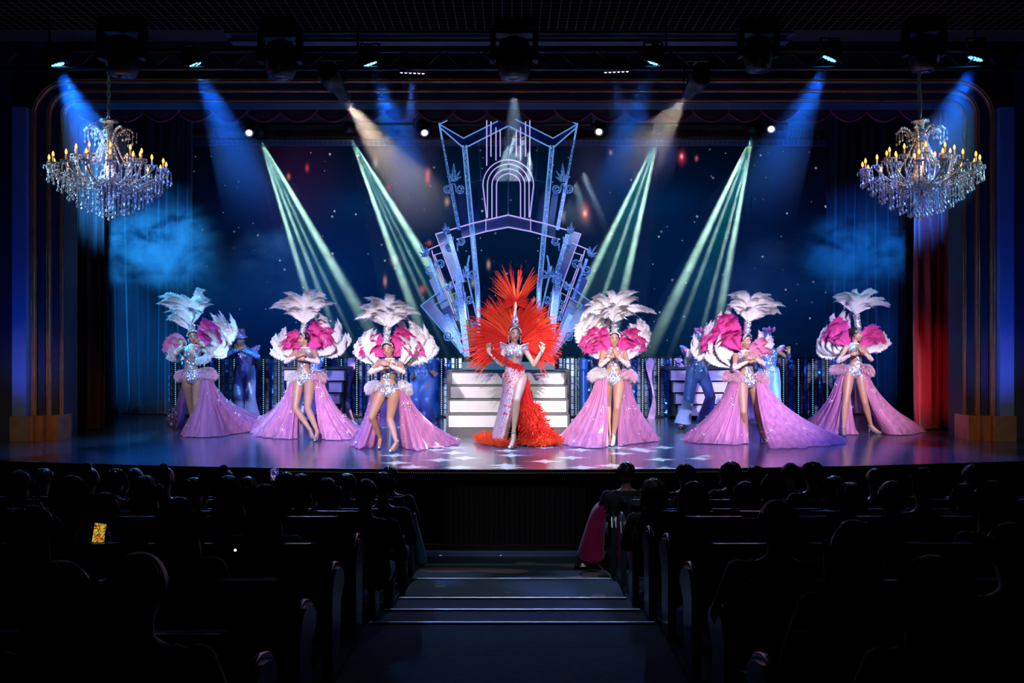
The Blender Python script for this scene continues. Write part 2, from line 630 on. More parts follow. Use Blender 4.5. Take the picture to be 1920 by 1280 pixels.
# stage front: slatted wood with dark recessed panels
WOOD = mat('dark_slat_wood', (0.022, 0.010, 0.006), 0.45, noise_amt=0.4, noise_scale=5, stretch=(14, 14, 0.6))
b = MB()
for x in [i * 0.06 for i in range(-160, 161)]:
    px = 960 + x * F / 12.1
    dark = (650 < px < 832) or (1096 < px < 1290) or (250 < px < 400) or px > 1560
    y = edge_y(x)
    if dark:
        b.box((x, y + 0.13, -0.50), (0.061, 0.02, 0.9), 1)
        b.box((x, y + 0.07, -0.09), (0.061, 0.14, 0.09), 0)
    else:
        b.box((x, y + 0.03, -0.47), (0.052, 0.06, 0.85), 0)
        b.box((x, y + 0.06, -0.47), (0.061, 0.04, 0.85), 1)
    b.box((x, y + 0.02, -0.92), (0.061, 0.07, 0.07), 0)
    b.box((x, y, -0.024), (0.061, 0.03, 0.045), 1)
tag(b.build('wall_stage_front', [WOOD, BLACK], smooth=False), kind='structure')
b = MB()
for i in range(230):
    x = -2.9 + i * 0.0252
    b.ell((x, edge_y(x) - 0.02, -0.035), 0.0035, 0, 5, 4)
t = tag(b.build('edge_light_string', emis('warm_dot', (0.9, 0.85, 0.5), 0.22)), 'string of tiny warm dot lights along the stage front edge', 'light string')

# hall floor and aisle steps
CARPET = mat('teal_carpet', (0.008, 0.018, 0.024), 0.9, noise_amt=0.4, noise_scale=20, bump=0.5, bump_scale=200)
b = MB()
b.box((0, 9.6, -1.05), (20, 5.2, 0.2))
tag(b.build('floor', mat('hall_floor', (0.02, 0.035, 0.09), 0.6, noise_amt=0.3), smooth=False), kind='structure')
TREADS = [(11.74, -0.935), (11.20, -0.917), (10.05, -0.807), (9.02, -0.738), (8.04, -0.585), (7.23, -0.464)]



def gobo_light_carpet():  # carpet with the leaf gobo's pale light painted into its colour
    m, nt, bs, out = nodes('carpet_gobo_light')
    tc = nt.nodes.new('ShaderNodeTexCoord')
    mp = nt.nodes.new('ShaderNodeMapping')
    mp.inputs['Scale'].default_value = (1.0, 1.9, 1)
    mp.inputs['Rotation'].default_value = (0, 0, 0.5)
    nt.links.new(tc.outputs['Object'], mp.inputs[0])
    wv = nt.nodes.new('ShaderNodeTexVoronoi')
    wv.feature = 'SMOOTH_F1'
    wv.inputs['Scale'].default_value = 1.6
    nt.links.new(mp.outputs[0], wv.inputs['Vector'])
    cr = nt.nodes.new('ShaderNodeValToRGB')
    cr.color_ramp.interpolation = 'CONSTANT'
    cr.color_ramp.elements[0].color = (0.20, 0.14, 0.12, 1)
    cr.color_ramp.elements[1].color = (0.016, 0.042, 0.055, 1)
    cr.color_ramp.elements[1].position = 0.30
    nt.links.new(wv.outputs['Distance'], cr.inputs[0])
    nt.links.new(cr.outputs[0], bs.inputs['Base Color'])
    bs.inputs['Roughness'].default_value = 0.9
    return m


LEAFLIGHT = gobo_light_carpet()
b = MB()
for i, (y, z) in enumerate(TREADS):
    y2 = TREADS[i + 1][0] if i + 1 < len(TREADS) else -1.0
    b.box((0, (y + y2) / 2, z - 0.3), (2.04, y - y2, 0.6), 2 if i < 3 else 0)
    b.box((0, y - 0.018, z + 0.006), (2.0, 0.030, 0.010), 1)
tag(b.build('floor_aisle_steps', [CARPET, mat('nosing_metal', (0.45, 0.55, 0.60), 0.45, 0.8), LEAFLIGHT], smooth=False), kind='structure')
b = MB()
for i, (y, z) in enumerate(TREADS):
    y2 = TREADS[i + 1][0] if i + 1 < len(TREADS) else -1.0
    for s in (-1, 1):
        b.box((s * 5.6, (y + y2) / 2, z - 0.302), (9.1, y - y2, 0.6), 0)
tag(b.build('floor_seating_rake', CARPET, smooth=False), kind='structure')

# side walls, rear wall, ceiling
WALL = mat('black_wall', (0.010, 0.012, 0.018), 0.8, noise_amt=0.3)
b = MB(); b.box((-9.6, 12.5, 2.6), (0.2, 25.6, 7.4)); tag(b.build('wall_left', WALL, smooth=False), kind='structure')
b = MB(); b.box((9.6, 12.5, 2.6), (0.2, 25.6, 7.4)); tag(b.build('wall_right', WALL, smooth=False), kind='structure')
b = MB(); b.box((0, 25.3, 2.6), (19.4, 0.2, 7.4)); tag(b.build('wall_back', WALL, smooth=False), kind='structure')


def ceil_mat():
    m, nt, bs, out = nodes('mesh_ceiling')
    tc = nt.nodes.new('ShaderNodeTexCoord')
    br = nt.nodes.new('ShaderNodeTexBrick')
    br.offset = 0.0
    br.inputs['Color1'].default_value = (0.002, 0.002, 0.002, 1)
    br.inputs['Color2'].default_value = (0.003, 0.003, 0.003, 1)
    br.inputs['Mortar'].default_value = (0.12, 0.12, 0.14, 1)
    br.inputs['Scale'].default_value = 1.0
    br.inputs['Mortar Size'].default_value = 0.006
    br.inputs['Brick Width'].default_value = 0.12
    br.inputs['Row Height'].default_value = 0.12
    nt.links.new(tc.outputs['Object'], br.inputs['Vector'])
    nt.links.new(br.outputs['Color'], bs.inputs['Base Color'])
    bs.inputs['Roughness'].default_value = 1.0
    bs.inputs['Specular IOR Level'].default_value = 0.0
    return m


b = MB(); b.box((0, 7.0, 5.75), (19.4, 13.4, 0.2)); tag(b.build('ceiling', ceil_mat(), smooth=False), kind='structure')
b = MB()
b.box((0, 19.6, 6.3), (19.4, 11.6, 0.2))
b.box((0, 14.3, 6.0), (19.4, 1.8, 0.12))
tag(b.build('ceiling_stage', BLACK, smooth=False), kind='structure')

# proscenium: wall with an opening, stepped gilded bands with round corners
DP = 15.6
U = DP / F


def X(px):
    return (px - 960) * U


def Z(py):
    return CZ + (640 - py) * U


CXP = 962.0


def frame_path(pxl, pyt, rad, y, n=8):
    """up the left side, round the corner, across and down"""
    xl, xr, zt = X(pxl), X(2 * CXP - pxl), Z(pyt)
    pts = [Vector((xl, y, Z(782)))]
    pts.append(Vector((xl, y, zt - rad - 0.4)))
    for k in range(n + 1):
        a = PI - (PI / 2) * k / n
        pts.append(Vector((xl + rad + rad * math.cos(a), y, zt - rad + rad * math.sin(a))))
    for k in range(n + 1):
        a = PI / 2 - (PI / 2) * k / n
        pts.append(Vector((xr - rad + rad * math.cos(a), y, zt - rad + rad * math.sin(a))))
    pts.append(Vector((xr, y, zt - rad - 0.4)))
    pts.append(Vector((xr, y, Z(782))))
    return pts


def sweep(b, pts, w, d, m=0, prof=None):
    """a moulded section swept along pts in a plane of constant depth"""
    if prof is None:
        prof = [(-0.5, 0), (-0.5, -0.7), (-0.3, -1.0), (-0.1, -0.8), (0.1, -0.8), (0.3, -1.0), (0.5, -0.7), (0.5, 0)]
    P = []
    k = len(pts)
    for i, p in enumerate(pts):
        t = pts[min(i + 1, k - 1)] - pts[max(i - 1, 0)]
        t.normalize()
        n = Vector((t.z, 0, -t.x))
        P.append([p + n * (q * w) + Vector((0, r * d, 0)) for q, r in prof])
    b.grid(P, m)


GOLD = mat('aged_gilding', (0.46, 0.24, 0.12), 0.42, 0.55, noise_amt=0.2, noise_scale=6)
NAVY = mat('navy_panel', (0.014, 0.030, 0.085), 0.55, noise_amt=0.15)
PBLUE = mat('blue_panel', (0.10, 0.22, 0.62), 0.5, noise_amt=0.08, noise_scale=2)
b = MB()
xl, xr, zt = X(101), X(2 * CXP - 101), Z(182)
b.box(((xl - 9.5) / 2, DP + 0.6, 2.9), (9.5 + xl, 0.5, 5.8))
b.box(((xr + 9.5) / 2, DP + 0.6, 2.9), (9.5 - xr, 0.5, 5.8))
b.box((0, DP + 0.6, (zt + 6.2) / 2), (19, 0.499, 6.2 - zt))
tag(b.build('wall_proscenium', [NAVY], smooth=False), kind='structure')
bands = [(96.5, 177, 0.26, 8, 0.30), (76, 161, 0.42, 8, 0.20), (53, 146, 0.58, 8, 0.10)]
for k, (px, py, rad, wpx, dy) in enumerate(bands):
    b = MB()
    sweep(b, frame_path(px, py, rad, DP + dy + 0.12), wpx * U, 0.09)
    tag(b.build('trim_%d' % (k + 1), GOLD, smooth=False), kind='structure')
b = MB()
for px, py, rad, wpx, dy in [(86, 169, 0.34, 14, 0.36), (65, 153, 0.50, 14, 0.26)]:
    sweep(b, frame_path(px, py, rad, DP + dy), wpx * U, 0.03, 0, [(-0.5, 0), (-0.5, -1), (0.5, -1), (0.5, 0)])
tag(b.build('trim_4', NAVY, smooth=False), kind='structure')
b = MB()
for s in (-1, 1):
    x0, x1 = CXP + s * (CXP - 22), CXP + s * (CXP - 48)
    b.box((X((x0 + x1) / 2), DP + 0.16, (Z(200) + Z(782)) / 2), (abs(X(x0) - X(x1)), 0.3, Z(200) - Z(782)))
tag(b.build('trim_5', PBLUE, smooth=False), kind='structure')
PLINTH = mat('plinth_wood', (0.30, 0.135, 0.045), 0.4, noise_amt=0.3, noise_scale=3, stretch=(10, 10, 0.8))
PGREY = mat('plinth_grey', (0.16, 0.14, 0.12), 0.5, noise_amt=0.15)
for s, side in ((-1, 'left'), (1, 'right')):
    b = MB()

    def hb(p0, p1, dy, m, py0=780, py1=829):
        x0, x1 = CXP + s * (CXP - p0), CXP + s * (CXP - p1)
        zz0 = 0.0
        b.box((X((x0 + x1) / 2), DP + dy, (Z(py0) + zz0) / 2), (abs(X(x0) - X(x1)), 0.5, Z(py0) - zz0), m)
    hb(21, 58, 0.20, 1)
    hb(58, 64, 0.22, 2)
    hb(64, 72, 0.30, 0)
    hb(72, 79, 0.27, 2)
    hb(79, 93, 0.40, 0)
    hb(93, 102, 0.36, 2)
    tag(b.build('trim_plinth_' + side, [PLINTH, PGREY, GOLD], smooth=False), kind='structure')
# ================================================================ backdrop: LED screen, pelmet, drapes
def screen_mat():
    m, nt, bs, out = nodes('night_picture_haze_glow')
    nt.nodes.remove(bs)
    tc = nt.nodes.new('ShaderNodeTexCoord')
    sx = nt.nodes.new('ShaderNodeSeparateXYZ')
    nt.links.new(tc.outputs['Object'], sx.inputs[0])

    def mth(op, a, b_=None, c=None):
        n = nt.nodes.new('ShaderNodeMath'); n.operation = op
        for i, v in enumerate((a, b_, c)):
            if v is None:
                continue
            if isinstance(v, (int, float)):
                n.inputs[i].default_value = v
            else:
                nt.links.new(v, n.inputs[i])
        return n.outputs[0]

    def col_scale(c, fac):
        n = nt.nodes.new('ShaderNodeVectorMath'); n.operation = 'SCALE'
        if isinstance(c, tuple):
            n.inputs[0].default_value = c
        else:
            nt.links.new(c, n.inputs[0])
        nt.links.new(fac, n.inputs['Scale']) if not isinstance(fac, float) else None
        return n.outputs[0]

    def addv(a, b_):
        n = nt.nodes.new('ShaderNodeVectorMath'); n.operation = 'ADD'
        nt.links.new(a, n.inputs[0]); nt.links.new(b_, n.inputs[1])
        return n.outputs[0]

    def blob(px, py, rx, ry, c, p=2.0):
        w = W(px, py, 24.0)
        k = 24.0 / F
        dx = mth('DIVIDE', mth('SUBTRACT', sx.outputs[0], w.x), rx * k)
        dz = mth('DIVIDE', mth('SUBTRACT', sx.outputs[2], w.z), ry * k)
        r2 = mth('ADD', mth('MULTIPLY', dx, dx), mth('MULTIPLY', dz, dz))
        e = mth('POWER', 2.718, mth('MULTIPLY', r2, -1.0))
        return col_scale(c, e)
    base = blob(620, 470, 260, 130, (0.0003, 0.006, 0.045))  # wide blobs: picture content plus blue haze and beam glow painted in
    for args in [(1350, 500, 300, 140, (0.0003, 0.006, 0.040)), (560, 540, 200, 110, (0.0, 0.006, 0.050)),
                 (760, 400, 260, 160, (0.0, 0.007, 0.022)), (1180, 420, 220, 170, (0.0, 0.007, 0.026)),
                 (953, 380, 240, 100, (0.0, 0.004, 0.018)), (560, 340, 70, 90, (0.014, 0.001, 0.012)),
                 (790, 320, 30, 90, (0.016, 0.012, 0.024)), (1110, 340, 34, 90, (0.016, 0.012, 0.024)),
                 (670, 385, 60, 26, (0.0, 0.008, 0.035)), (1238, 378, 60, 30, (0.0, 0.008, 0.035)),
                 (480, 560, 160, 100, (0.0, 0.007, 0.060)), (1440, 560, 190, 110, (0.0, 0.005, 0.040)),
                 (800, 640, 500, 60, (0.0, 0.006, 0.022)), (1200, 640, 400, 60, (0.0, 0.006, 0.022))]:
        base = addv(base, blob(*args))
    gems = [(802, 325, 4, 8, (0.9, 0.16, 0.07)), (801, 337, 4, 7, (0.7, 0.14, 0.08)), (1097, 398, 7, 14, (0.55, 0.12, 0.07)),
            (1097, 400, 3, 5, (1.0, 0.5, 0.3)), (1278, 295, 6, 10, (0.45, 0.03, 0.08)), (1278, 293, 2.5, 4, (1.0, 0.4, 0.5)),
            (576, 315, 3, 6, (0.5, 0.04, 0.05)), (541, 331, 3, 5, (0.6, 0.12, 0.08)), (792, 542, 5, 6, (0.6, 0.08, 0.06)),
            (722, 527, 3, 8, (0.6, 0.25, 0.12)), (740, 487, 7, 8, (0.30, 0.22, 0.22)), (704, 306, 4, 9, (0.25, 0.3, 0.35)),
            (838, 378, 4, 7, (0.4, 0.3, 0.2)), (1306, 297, 2.5, 4, (0.6, 0.1, 0.08)), (1056, 405, 4, 10, (0.25, 0.25, 0.28)),
            (916, 496, 3, 7, (0.5, 0.3, 0.25)), (729, 351, 3, 5, (0.5, 0.06, 0.06)), (805, 455, 4, 4, (0.4, 0.06, 0.05)),
            (887, 530, 4, 7, (0.3, 0.3, 0.28)), (1145, 286, 2.5, 4, (0.6, 0.25, 0.15))]
    for g in gems:
        base = addv(base, blob(*g))
    flat = nt.nodes.new('ShaderNodeCombineXYZ')
    nt.links.new(sx.outputs[0], flat.inputs[0]); nt.links.new(sx.outputs[2], flat.inputs[1])
    # drifting sparkles of three sizes
    for scl, thr, pick, st in ((1.7, 0.050, 0.72, 0.9), (3.0, 0.050, 0.74, 0.8), (0.8, 0.028, 0.45, 0.8)):
        vo = nt.nodes.new('ShaderNodeTexVoronoi')
        vo.voronoi_dimensions = '2D'
        vo.inputs['Scale'].default_value = scl
        nt.links.new(flat.outputs[0], vo.inputs['Vector'])
        sc_ = nt.nodes.new('ShaderNodeSeparateColor')
        nt.links.new(vo.outputs['Color'], sc_.inputs[0])
        on = mth('GREATER_THAN', sc_.outputs[0], pick)
        mr = nt.nodes.new('ShaderNodeMapRange')
        mr.inputs['From Min'].default_value = thr
        mr.inputs['From Max'].default_value = thr * 0.3
        nt.links.new(vo.outputs['Distance'], mr.inputs['Value'])
        amp = mth('MULTIPLY', mth('MULTIPLY', mr.outputs[0], on), mth('MULTIPLY', sc_.outputs[1], st))
        base = addv(base, col_scale((0.75, 0.8, 0.85), amp))
    e = nt.nodes.new('ShaderNodeEmission')
    nt.links.new(base, e.inputs[0])
    e.inputs[1].default_value = 0.8
    nt.links.new(e.outputs[0], out.inputs[0])
    return m


def px_rect(b, x0, y0, x1, y1, D, depth=0.1, m=0):
    p, q = W(x0, y0, D), W(x1, y1, D)
    b.box(((p.x + q.x) / 2, D + depth / 2, (p.z + q.z) / 2), (abs(q.x - p.x), depth, abs(p.z - q.z)), m)


t = thing('led_screen', (0, 24, 0), 'huge dark blue video screen with stars and red lanterns behind the whole stage', 'screen')
b = MB()
px_rect(b, 340, 272, 1580, 755, 24.0, 0.12)
b.build('display', screen_mat(), t, smooth=False)
b = MB()
px_rect(b, 336, 270, 340, 758, 23.95, 0.2)
px_rect(b, 1580, 270, 1584, 758, 23.95, 0.2)
px_rect(b, 340, 755, 1580, 759, 23.95, 0.2)
b.build('bezel', BLACK, t, smooth=False)


def band_mat():
    m, nt, bs, out = nodes('ornament_band')
    tc = nt.nodes.new('ShaderNodeTexCoord')
    vo = nt.nodes.new('ShaderNodeTexVoronoi')
    vo.feature = 'DISTANCE_TO_EDGE'
    vo.inputs['Scale'].default_value = 9
    vo.inputs['Randomness'].default_value = 0.25
    nt.links.new(tc.outputs['Object'], vo.inputs['Vector'])
    cr = nt.nodes.new('ShaderNodeValToRGB')
    cr.color_ramp.elements[0].color = (0.20, 0.30, 0.50, 1)
    cr.color_ramp.elements[1].color = (0.05, 0.10, 0.25, 1)
    cr.color_ramp.elements[1].position = 0.08
    nt.links.new(vo.outputs['Distance'], cr.inputs[0])
    nt.links.new(cr.outputs[0], bs.inputs['Base Color'])
    bs.inputs['Roughness'].default_value = 0.4
    return m


t = thing('ornamental_pelmet', (0, 22.6, 5.5), 'long pelmet with scrollwork band above the video screen', 'pelmet')
b = MB()
px_rect(b, 350, 261, 1562, 272, 22.6, 0.12)
b.build('scroll_band', band_mat(), t, smooth=False)
b = MB()
px_rect(b, 350, 256, 1562, 259, 22.55, 0.2)
b.build('cornice_rail', mat('tarnished_bronze', (0.10, 0.06, 0.05), 0.4, 0.6), t, smooth=False)
# figured brown cloth behind the pelmet rail
CLOTH = mat('figured_brown_cloth', (0.085, 0.030, 0.022), 0.7, noise_amt=0.6, noise_scale=6, sheen=0.3)
b = MB()
P = []
for i in range(200):
    px = 352 + i * 6.05
    P.append([W(px, py, 22.9 + 0.09 * math.sin(i * 0.55) + 0.03 * math.sin(i * 1.7)) for py in (190, 205, 225, 240, 257)])
b.grid(P)
tag(b.build('brown_drape', CLOTH), 'brown figured cloth drape hanging behind the pelmet rail under the swags', 'drape')
# dark ventilation boxes tucked at both ends of the pelmet
for x0, x1, lab in ((322, 470, 'blue-lit metal duct at the left end of the pelmet'), (1478, 1578, 'blue-lit metal duct at the right end of the pelmet')):
    t = thing('metal_duct', W((x0 + x1) / 2, 240, 21.9), lab, 'duct', 'ducts at the pelmet ends')
    b = MB(); px_rect(b, x0 + 22 if x0 < 900 else x0, 225, x1 if x0 < 900 else x1 - 22, 240, 21.9, 0.4)
    b.build('casing', mat('duct_steel', (0.16, 0.15, 0.20), 0.5, 0.3), t, smooth=False)
    b = MB(); px_rect(b, x0 if x0 < 900 else x1 - 20, 224, x0 + 20 if x0 < 900 else x1, 250, 21.85, 0.4)
    b.build('end_box', mat('duct_blue', (0.05, 0.10, 0.22), 0.5, 0.3), t, smooth=False)
    b = MB()
    for k in range(9):
        px_rect(b, x0 + 26 + k * 7 if x0 < 900 else x0 + 4 + k * 7, 243, x0 + 28 + k * 7 if x0 < 900 else x0 + 6 + k * 7, 254, 21.9, 0.3)
    b.build('hanger', mat('duct_steel', (0.16, 0.15, 0.20), 0.5, 0.3), t, smooth=False)


def curtain(name, x0, x1, ytop, D, m, label, folds, amp, tie=0.0, seed=0, zb=0.02, group=None):
    rnd = random.Random(seed)
    ph = [rnd.uniform(0, 6.28) for _ in range(4)]
    n = folds * 10
    p0, p1 = W(x0, ytop, D), W(x1, ytop, D)
    P = []
    for i in range(n + 1):
        u = i / n
        col = []
        for j in range(15):
            v = j / 14
            z = p0.z * (1 - v) + zb * v
            x = p0.x + (p1.x - p0.x) * u
            x += tie * (1 - u) * (math.exp(-((v - 0.80) / 0.25) ** 2)) * (p1.x - p0.x)
            a = 2 * PI * folds * (u + 0.012 * math.sin(3 * v + ph[0])) + ph[1]
            y = D + amp * (math.sin(a) * 0.6 + 0.35 * math.sin(a * 0.53 + ph[2]) + 0.25 * math.sin(a * 1.7 + ph[3]) * (0.4 + v * 0.6))
            x += 0.06 * math.sin(v * 3.1 + u * 9 + ph[3]) * v * (p1.x - p0.x) * 0.4
            col.append(Vector((x, y, z)))
        P.append(col)
    b = MB()
    b.grid(P)
    return tag(b.build(name, m, solid=0.01), label, 'curtain', group)


BLUEVEL = mat('blue_black_velvet', (0.006, 0.013, 0.036), 0.85, sheen=0.3)
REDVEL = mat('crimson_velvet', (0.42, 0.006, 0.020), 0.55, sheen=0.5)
REDSHADE = mat('crimson_velvet_shaded', (0.04, 0.002, 0.004), 0.8, sheen=0.1)  # crimson velvet with the unlit side's shade put into the colour
curtain('stage_curtain', 186, 362, 180, 21.2, BLUEVEL, 'dark blue velvet stage curtain behind the left chandelier', 9, 0.10, seed=1, group='dark blue wing curtains')
curtain('stage_curtain', 1548, 1740, 180, 21.2, BLUEVEL, 'dark blue velvet stage curtain behind the right chandelier', 10, 0.10, seed=2, group='dark blue wing curtains')
curtain('stage_curtain', 100, 196, 178, 17.6, REDSHADE, 'red curtain, shade put into its colour, beside the left pillar', 6, 0.08, seed=3)
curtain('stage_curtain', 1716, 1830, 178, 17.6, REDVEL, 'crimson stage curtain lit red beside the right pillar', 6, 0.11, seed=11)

# swagged valance under the lintel
t = thing('swag_valance', (0, 16.7, 5), 'dark swagged valance with purple edge hanging under the proscenium lintel', 'valance')
b = MB(); b.box((-0.05, 16.66, W(0, 180, 16.9).z + 0.04), (13.9, 0.44, 0.10)); b.build('header_batten', BLACK, t, smooth=False)
VAL = mat('plum_black_velvet', (0.030, 0.008, 0.030), 0.7, sheen=0.3)
FRINGE = mat('magenta_fringe', (0.30, 0.02, 0.15), 0.6, sheen=0.3)
for k in range(25):
    cx = 953 + (k - 12.1) * 64.5
    wpx = 82
    P = []
    N = 14
    for i in range(N + 1):
        u = -1 + 2 * i / N
        colp = []
        for j in range(13):
            v = j / 12
            dip = v * 46 * (1 - 0.62 * u * u) - 0 * v
            bulge = 0.10 * (1 - u * u) * math.sin(PI * min(1, v * 1.05)) + 0.022 * math.sin(v * 5 * 2 * PI) * (1 - 0.5 * u * u)
            p = W(cx + u * wpx / 2, 181 + dip, 16.9 + 0.03 * (k % 2))
            p.y -= bulge
            colp.append(p)
        P.append(colp)
    b = MB()
    b.grid(P)
    sw = b.build('swag', VAL, t)
    b = MB()
    b.tube([P[i][12] + Vector((0, -0.015, -0.01)) for i in range(N + 1)], 0.016, 6)
    b.build('fringe', FRINGE, sw)

# ================================================================ stairs, platforms, fence
RISER = mat('white_riser', (0.50, 0.50, 0.53), 0.4, noise_amt=0.04)
TREAD = mat('black_tread', (0.022, 0.024, 0.028), 0.4)
SILV = mat('silver_edge', (0.35, 0.38, 0.42), 0.35, 0.9)
t = thing('staircase', (-0.065, 16.3, 0), 'central white-fronted staircase with black treads behind the dancer in red', 'stairs')
b = MB(); b.box((-0.065, 16.2 + 0.9, 0.075), (1.95, 1.8, 0.15)); b.build('base', TREAD, t, smooth=False)
for i in range(4):
    y = 16.25 + i * 0.33
    z0, z1 = 0.15 + i * 0.2125, 0.15 + (i + 1) * 0.2125
    b = MB(); b.box((-0.065, y + 0.01, (z0 + z1) / 2 - 0.008), (1.90 , 0.02, z1 - z0 - 0.03)); b.build('riser', RISER, t, smooth=False)
    b = MB(); b.box((-0.065, y + (1.9 - i * 0.33) / 2 + 0.02, z1 - 0.016), (1.94, 1.9 - i * 0.33, 0.03))
    b.build('tread', TREAD, t, smooth=False)
for s in (-1, 1):
    b = MB()
    for i in range(4):
        b.box((-0.065 + s * 0.955, 17.0 + i * 0.165, 0.15 + i * 0.2125 + 0.1), (0.03, 1.65 - i * 0.33, 0.22))
    b.build('side_panel', TREAD, t, smooth=False)


def stripes_mat():
    m, nt, bs, out = nodes('teal_led_strips')
    tc = nt.nodes.new('ShaderNodeTexCoord')
    wv = nt.nodes.new('ShaderNodeTexWave')
    wv.bands_direction = 'Z'
    wv.inputs['Scale'].default_value = 14
    wv.inputs['Distortion'].default_value = 0.6
    nt.links.new(tc.outputs['Object'], wv.inputs['Vector'])
    cr = nt.nodes.new('ShaderNodeValToRGB')
    cr.color_ramp.elements[0].color = (0.0, 0.02, 0.06, 1)
    cr.color_ramp.elements[1].color = (0.03, 0.22, 0.36, 1)
    nt.links.new(wv.outputs['Fac'], cr.inputs[0])
    nt.links.new(cr.outputs[0], bs.inputs['Emission Color'])
    bs.inputs['Emission Strength'].default_value = 0.8
    bs.inputs['Base Color'].default_value = (0.02, 0.06, 0.1, 1)
    return m


b = MB()
px_rect(b, 866, 679, 1040, 693, 18.6, 0.3)
tag(b.build('led_riser', stripes_mat(), smooth=False), 'low teal striped light riser at the top of the white staircase', 'light riser')
b = MB(); px_rect(b, 838, 693, 1068, 775, 18.8, 1.2)
tag(b.build('stage_block', TREAD, smooth=False), 'black stage block behind the white staircase', 'platform')

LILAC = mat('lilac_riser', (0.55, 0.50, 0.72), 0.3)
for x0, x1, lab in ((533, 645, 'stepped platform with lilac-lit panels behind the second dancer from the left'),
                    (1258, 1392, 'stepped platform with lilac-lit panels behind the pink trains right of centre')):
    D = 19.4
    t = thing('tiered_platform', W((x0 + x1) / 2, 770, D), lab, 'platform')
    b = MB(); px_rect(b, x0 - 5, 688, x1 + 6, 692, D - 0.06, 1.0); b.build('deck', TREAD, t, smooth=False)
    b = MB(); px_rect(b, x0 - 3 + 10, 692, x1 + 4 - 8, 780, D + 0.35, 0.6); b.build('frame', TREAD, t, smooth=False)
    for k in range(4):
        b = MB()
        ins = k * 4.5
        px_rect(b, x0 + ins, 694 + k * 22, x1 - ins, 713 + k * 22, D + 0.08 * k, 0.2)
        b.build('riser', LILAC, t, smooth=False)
# thin lamps that graze the platform fronts
spot('platform_lamp', W(590, 650, 18.6), W(590, 730, 19.5), 26, (0.5, 0.42, 1.0), 120, 0.9, 0.03)
spot('platform_lamp', W(1325, 650, 18.6), W(1325, 730, 19.5), 34, (0.5, 0.42, 1.0), 120, 0.9, 0.03)

LEDW = emis('cyan_white_led', (0.55, 0.85, 1.0), 1.3)
LEDB = emis('blue_led', (0.20, 0.62, 1.0), 1.5)
MIRR = mat('blue_mirror_tile', (0.25, 0.38, 0.60), 0.22, 0.9, noise_amt=0.5, noise_scale=4)
DF_ = 20.4


def led_post(px, mtl, label=None, group='fence of light posts'):
    c = W(px, 783, DF_)
    t = thing('led_post', (c.x, DF_, 0), label, 'light post', group)
    b = MB()
    b.box((c.x, DF_ + 0.03, 0.60), (0.045, 0.05, 1.16))
    b.build('post', DARKM, t, smooth=False)
    b = MB()
    for k in range(29):
        b.ell((c.x, DF_ - 0.004, 0.07 + k * 0.0385), (0.0085, 0.006, 0.010), 0, 6, 4)
    b.build('light_strip', mtl, t)
    b = MB()
    for s in (-1, 1):
        for x in (0.038, 0.105):
            b.box((c.x + s * x, DF_ + 0.01, 0.60), (0.012, 0.03, 1.2))
        for k in range(10):
            b.box((c.x + s * 0.0715, DF_ + 0.01, 0.03 + k * 0.13), (0.07, 0.03, 0.012))
    b.build('lattice', DARKM, t, smooth=False)
    b = MB()
    for s in (-1, 1):
        b.box((c.x + s * 0.0715, DF_ + 0.04, 0.60), (0.066, 0.01, 1.15))
    b.build('mirror_tiles', MIRR, t, smooth=False)
    return t


post_px = [329, 356, 383, 411, 439, 466, 494, 523, 552, 581, 611, 640, 669, 697, 725, 754, 800, 828, 856,
           1058, 1080, 1117, 1146, 1176, 1205, 1235, 1265, 1293, 1322, 1352, 1381, 1411, 1440, 1469, 1497, 1524, 1551, 1579]
NUM = ['first', 'second', 'third', 'fourth', 'fifth', 'sixth', 'seventh', 'eighth', 'ninth', 'tenth', 'eleventh', 'twelfth', 'thirteenth',
       'fourteenth', 'fifteenth', 'sixteenth', 'seventeenth', 'eighteenth', 'nineteenth']
for i, px in enumerate(post_px):
    colr = 'cyan' if (px < 540 or px > 1440) else 'white'
    k_ = 18 - i if i < 19 else i - 19
    lab = 'black lattice post with dotted %s strip, %s from the staircase on its %s side' % (colr, NUM[k_], 'left' if i < 19 else 'right')
    led_post(px, LEDB if colr == 'cyan' else LEDW, lab, 'light posts of the low fence')
# sparkling blue panels behind the fence
SPK = sparkle('blue_sequin_panel', (0.06, 0.25, 0.75), (0.03, 0.12, 0.4), 26, 0.7, 0.3, 0.7)
for i, (x0, x1) in enumerate(((316, 470), (480, 640), (645, 770), (790, 862), (1050, 1130), (1138, 1255), (1262, 1400), (1408, 1520), (1524, 1592))):
    b = MB()
    px_rect(b, x0, 674, x1, 776, 20.9, 0.05)
    tag(b.build('sequin_panel', SPK, smooth=False),
        'blue shimmering panel behind the light fence, %s of the nine from the left' % ['first', 'second', 'third', 'fourth', 'fifth', 'sixth', 'seventh', 'eighth', 'last'][i],
        'panel', 'shimmer panels behind the fence')
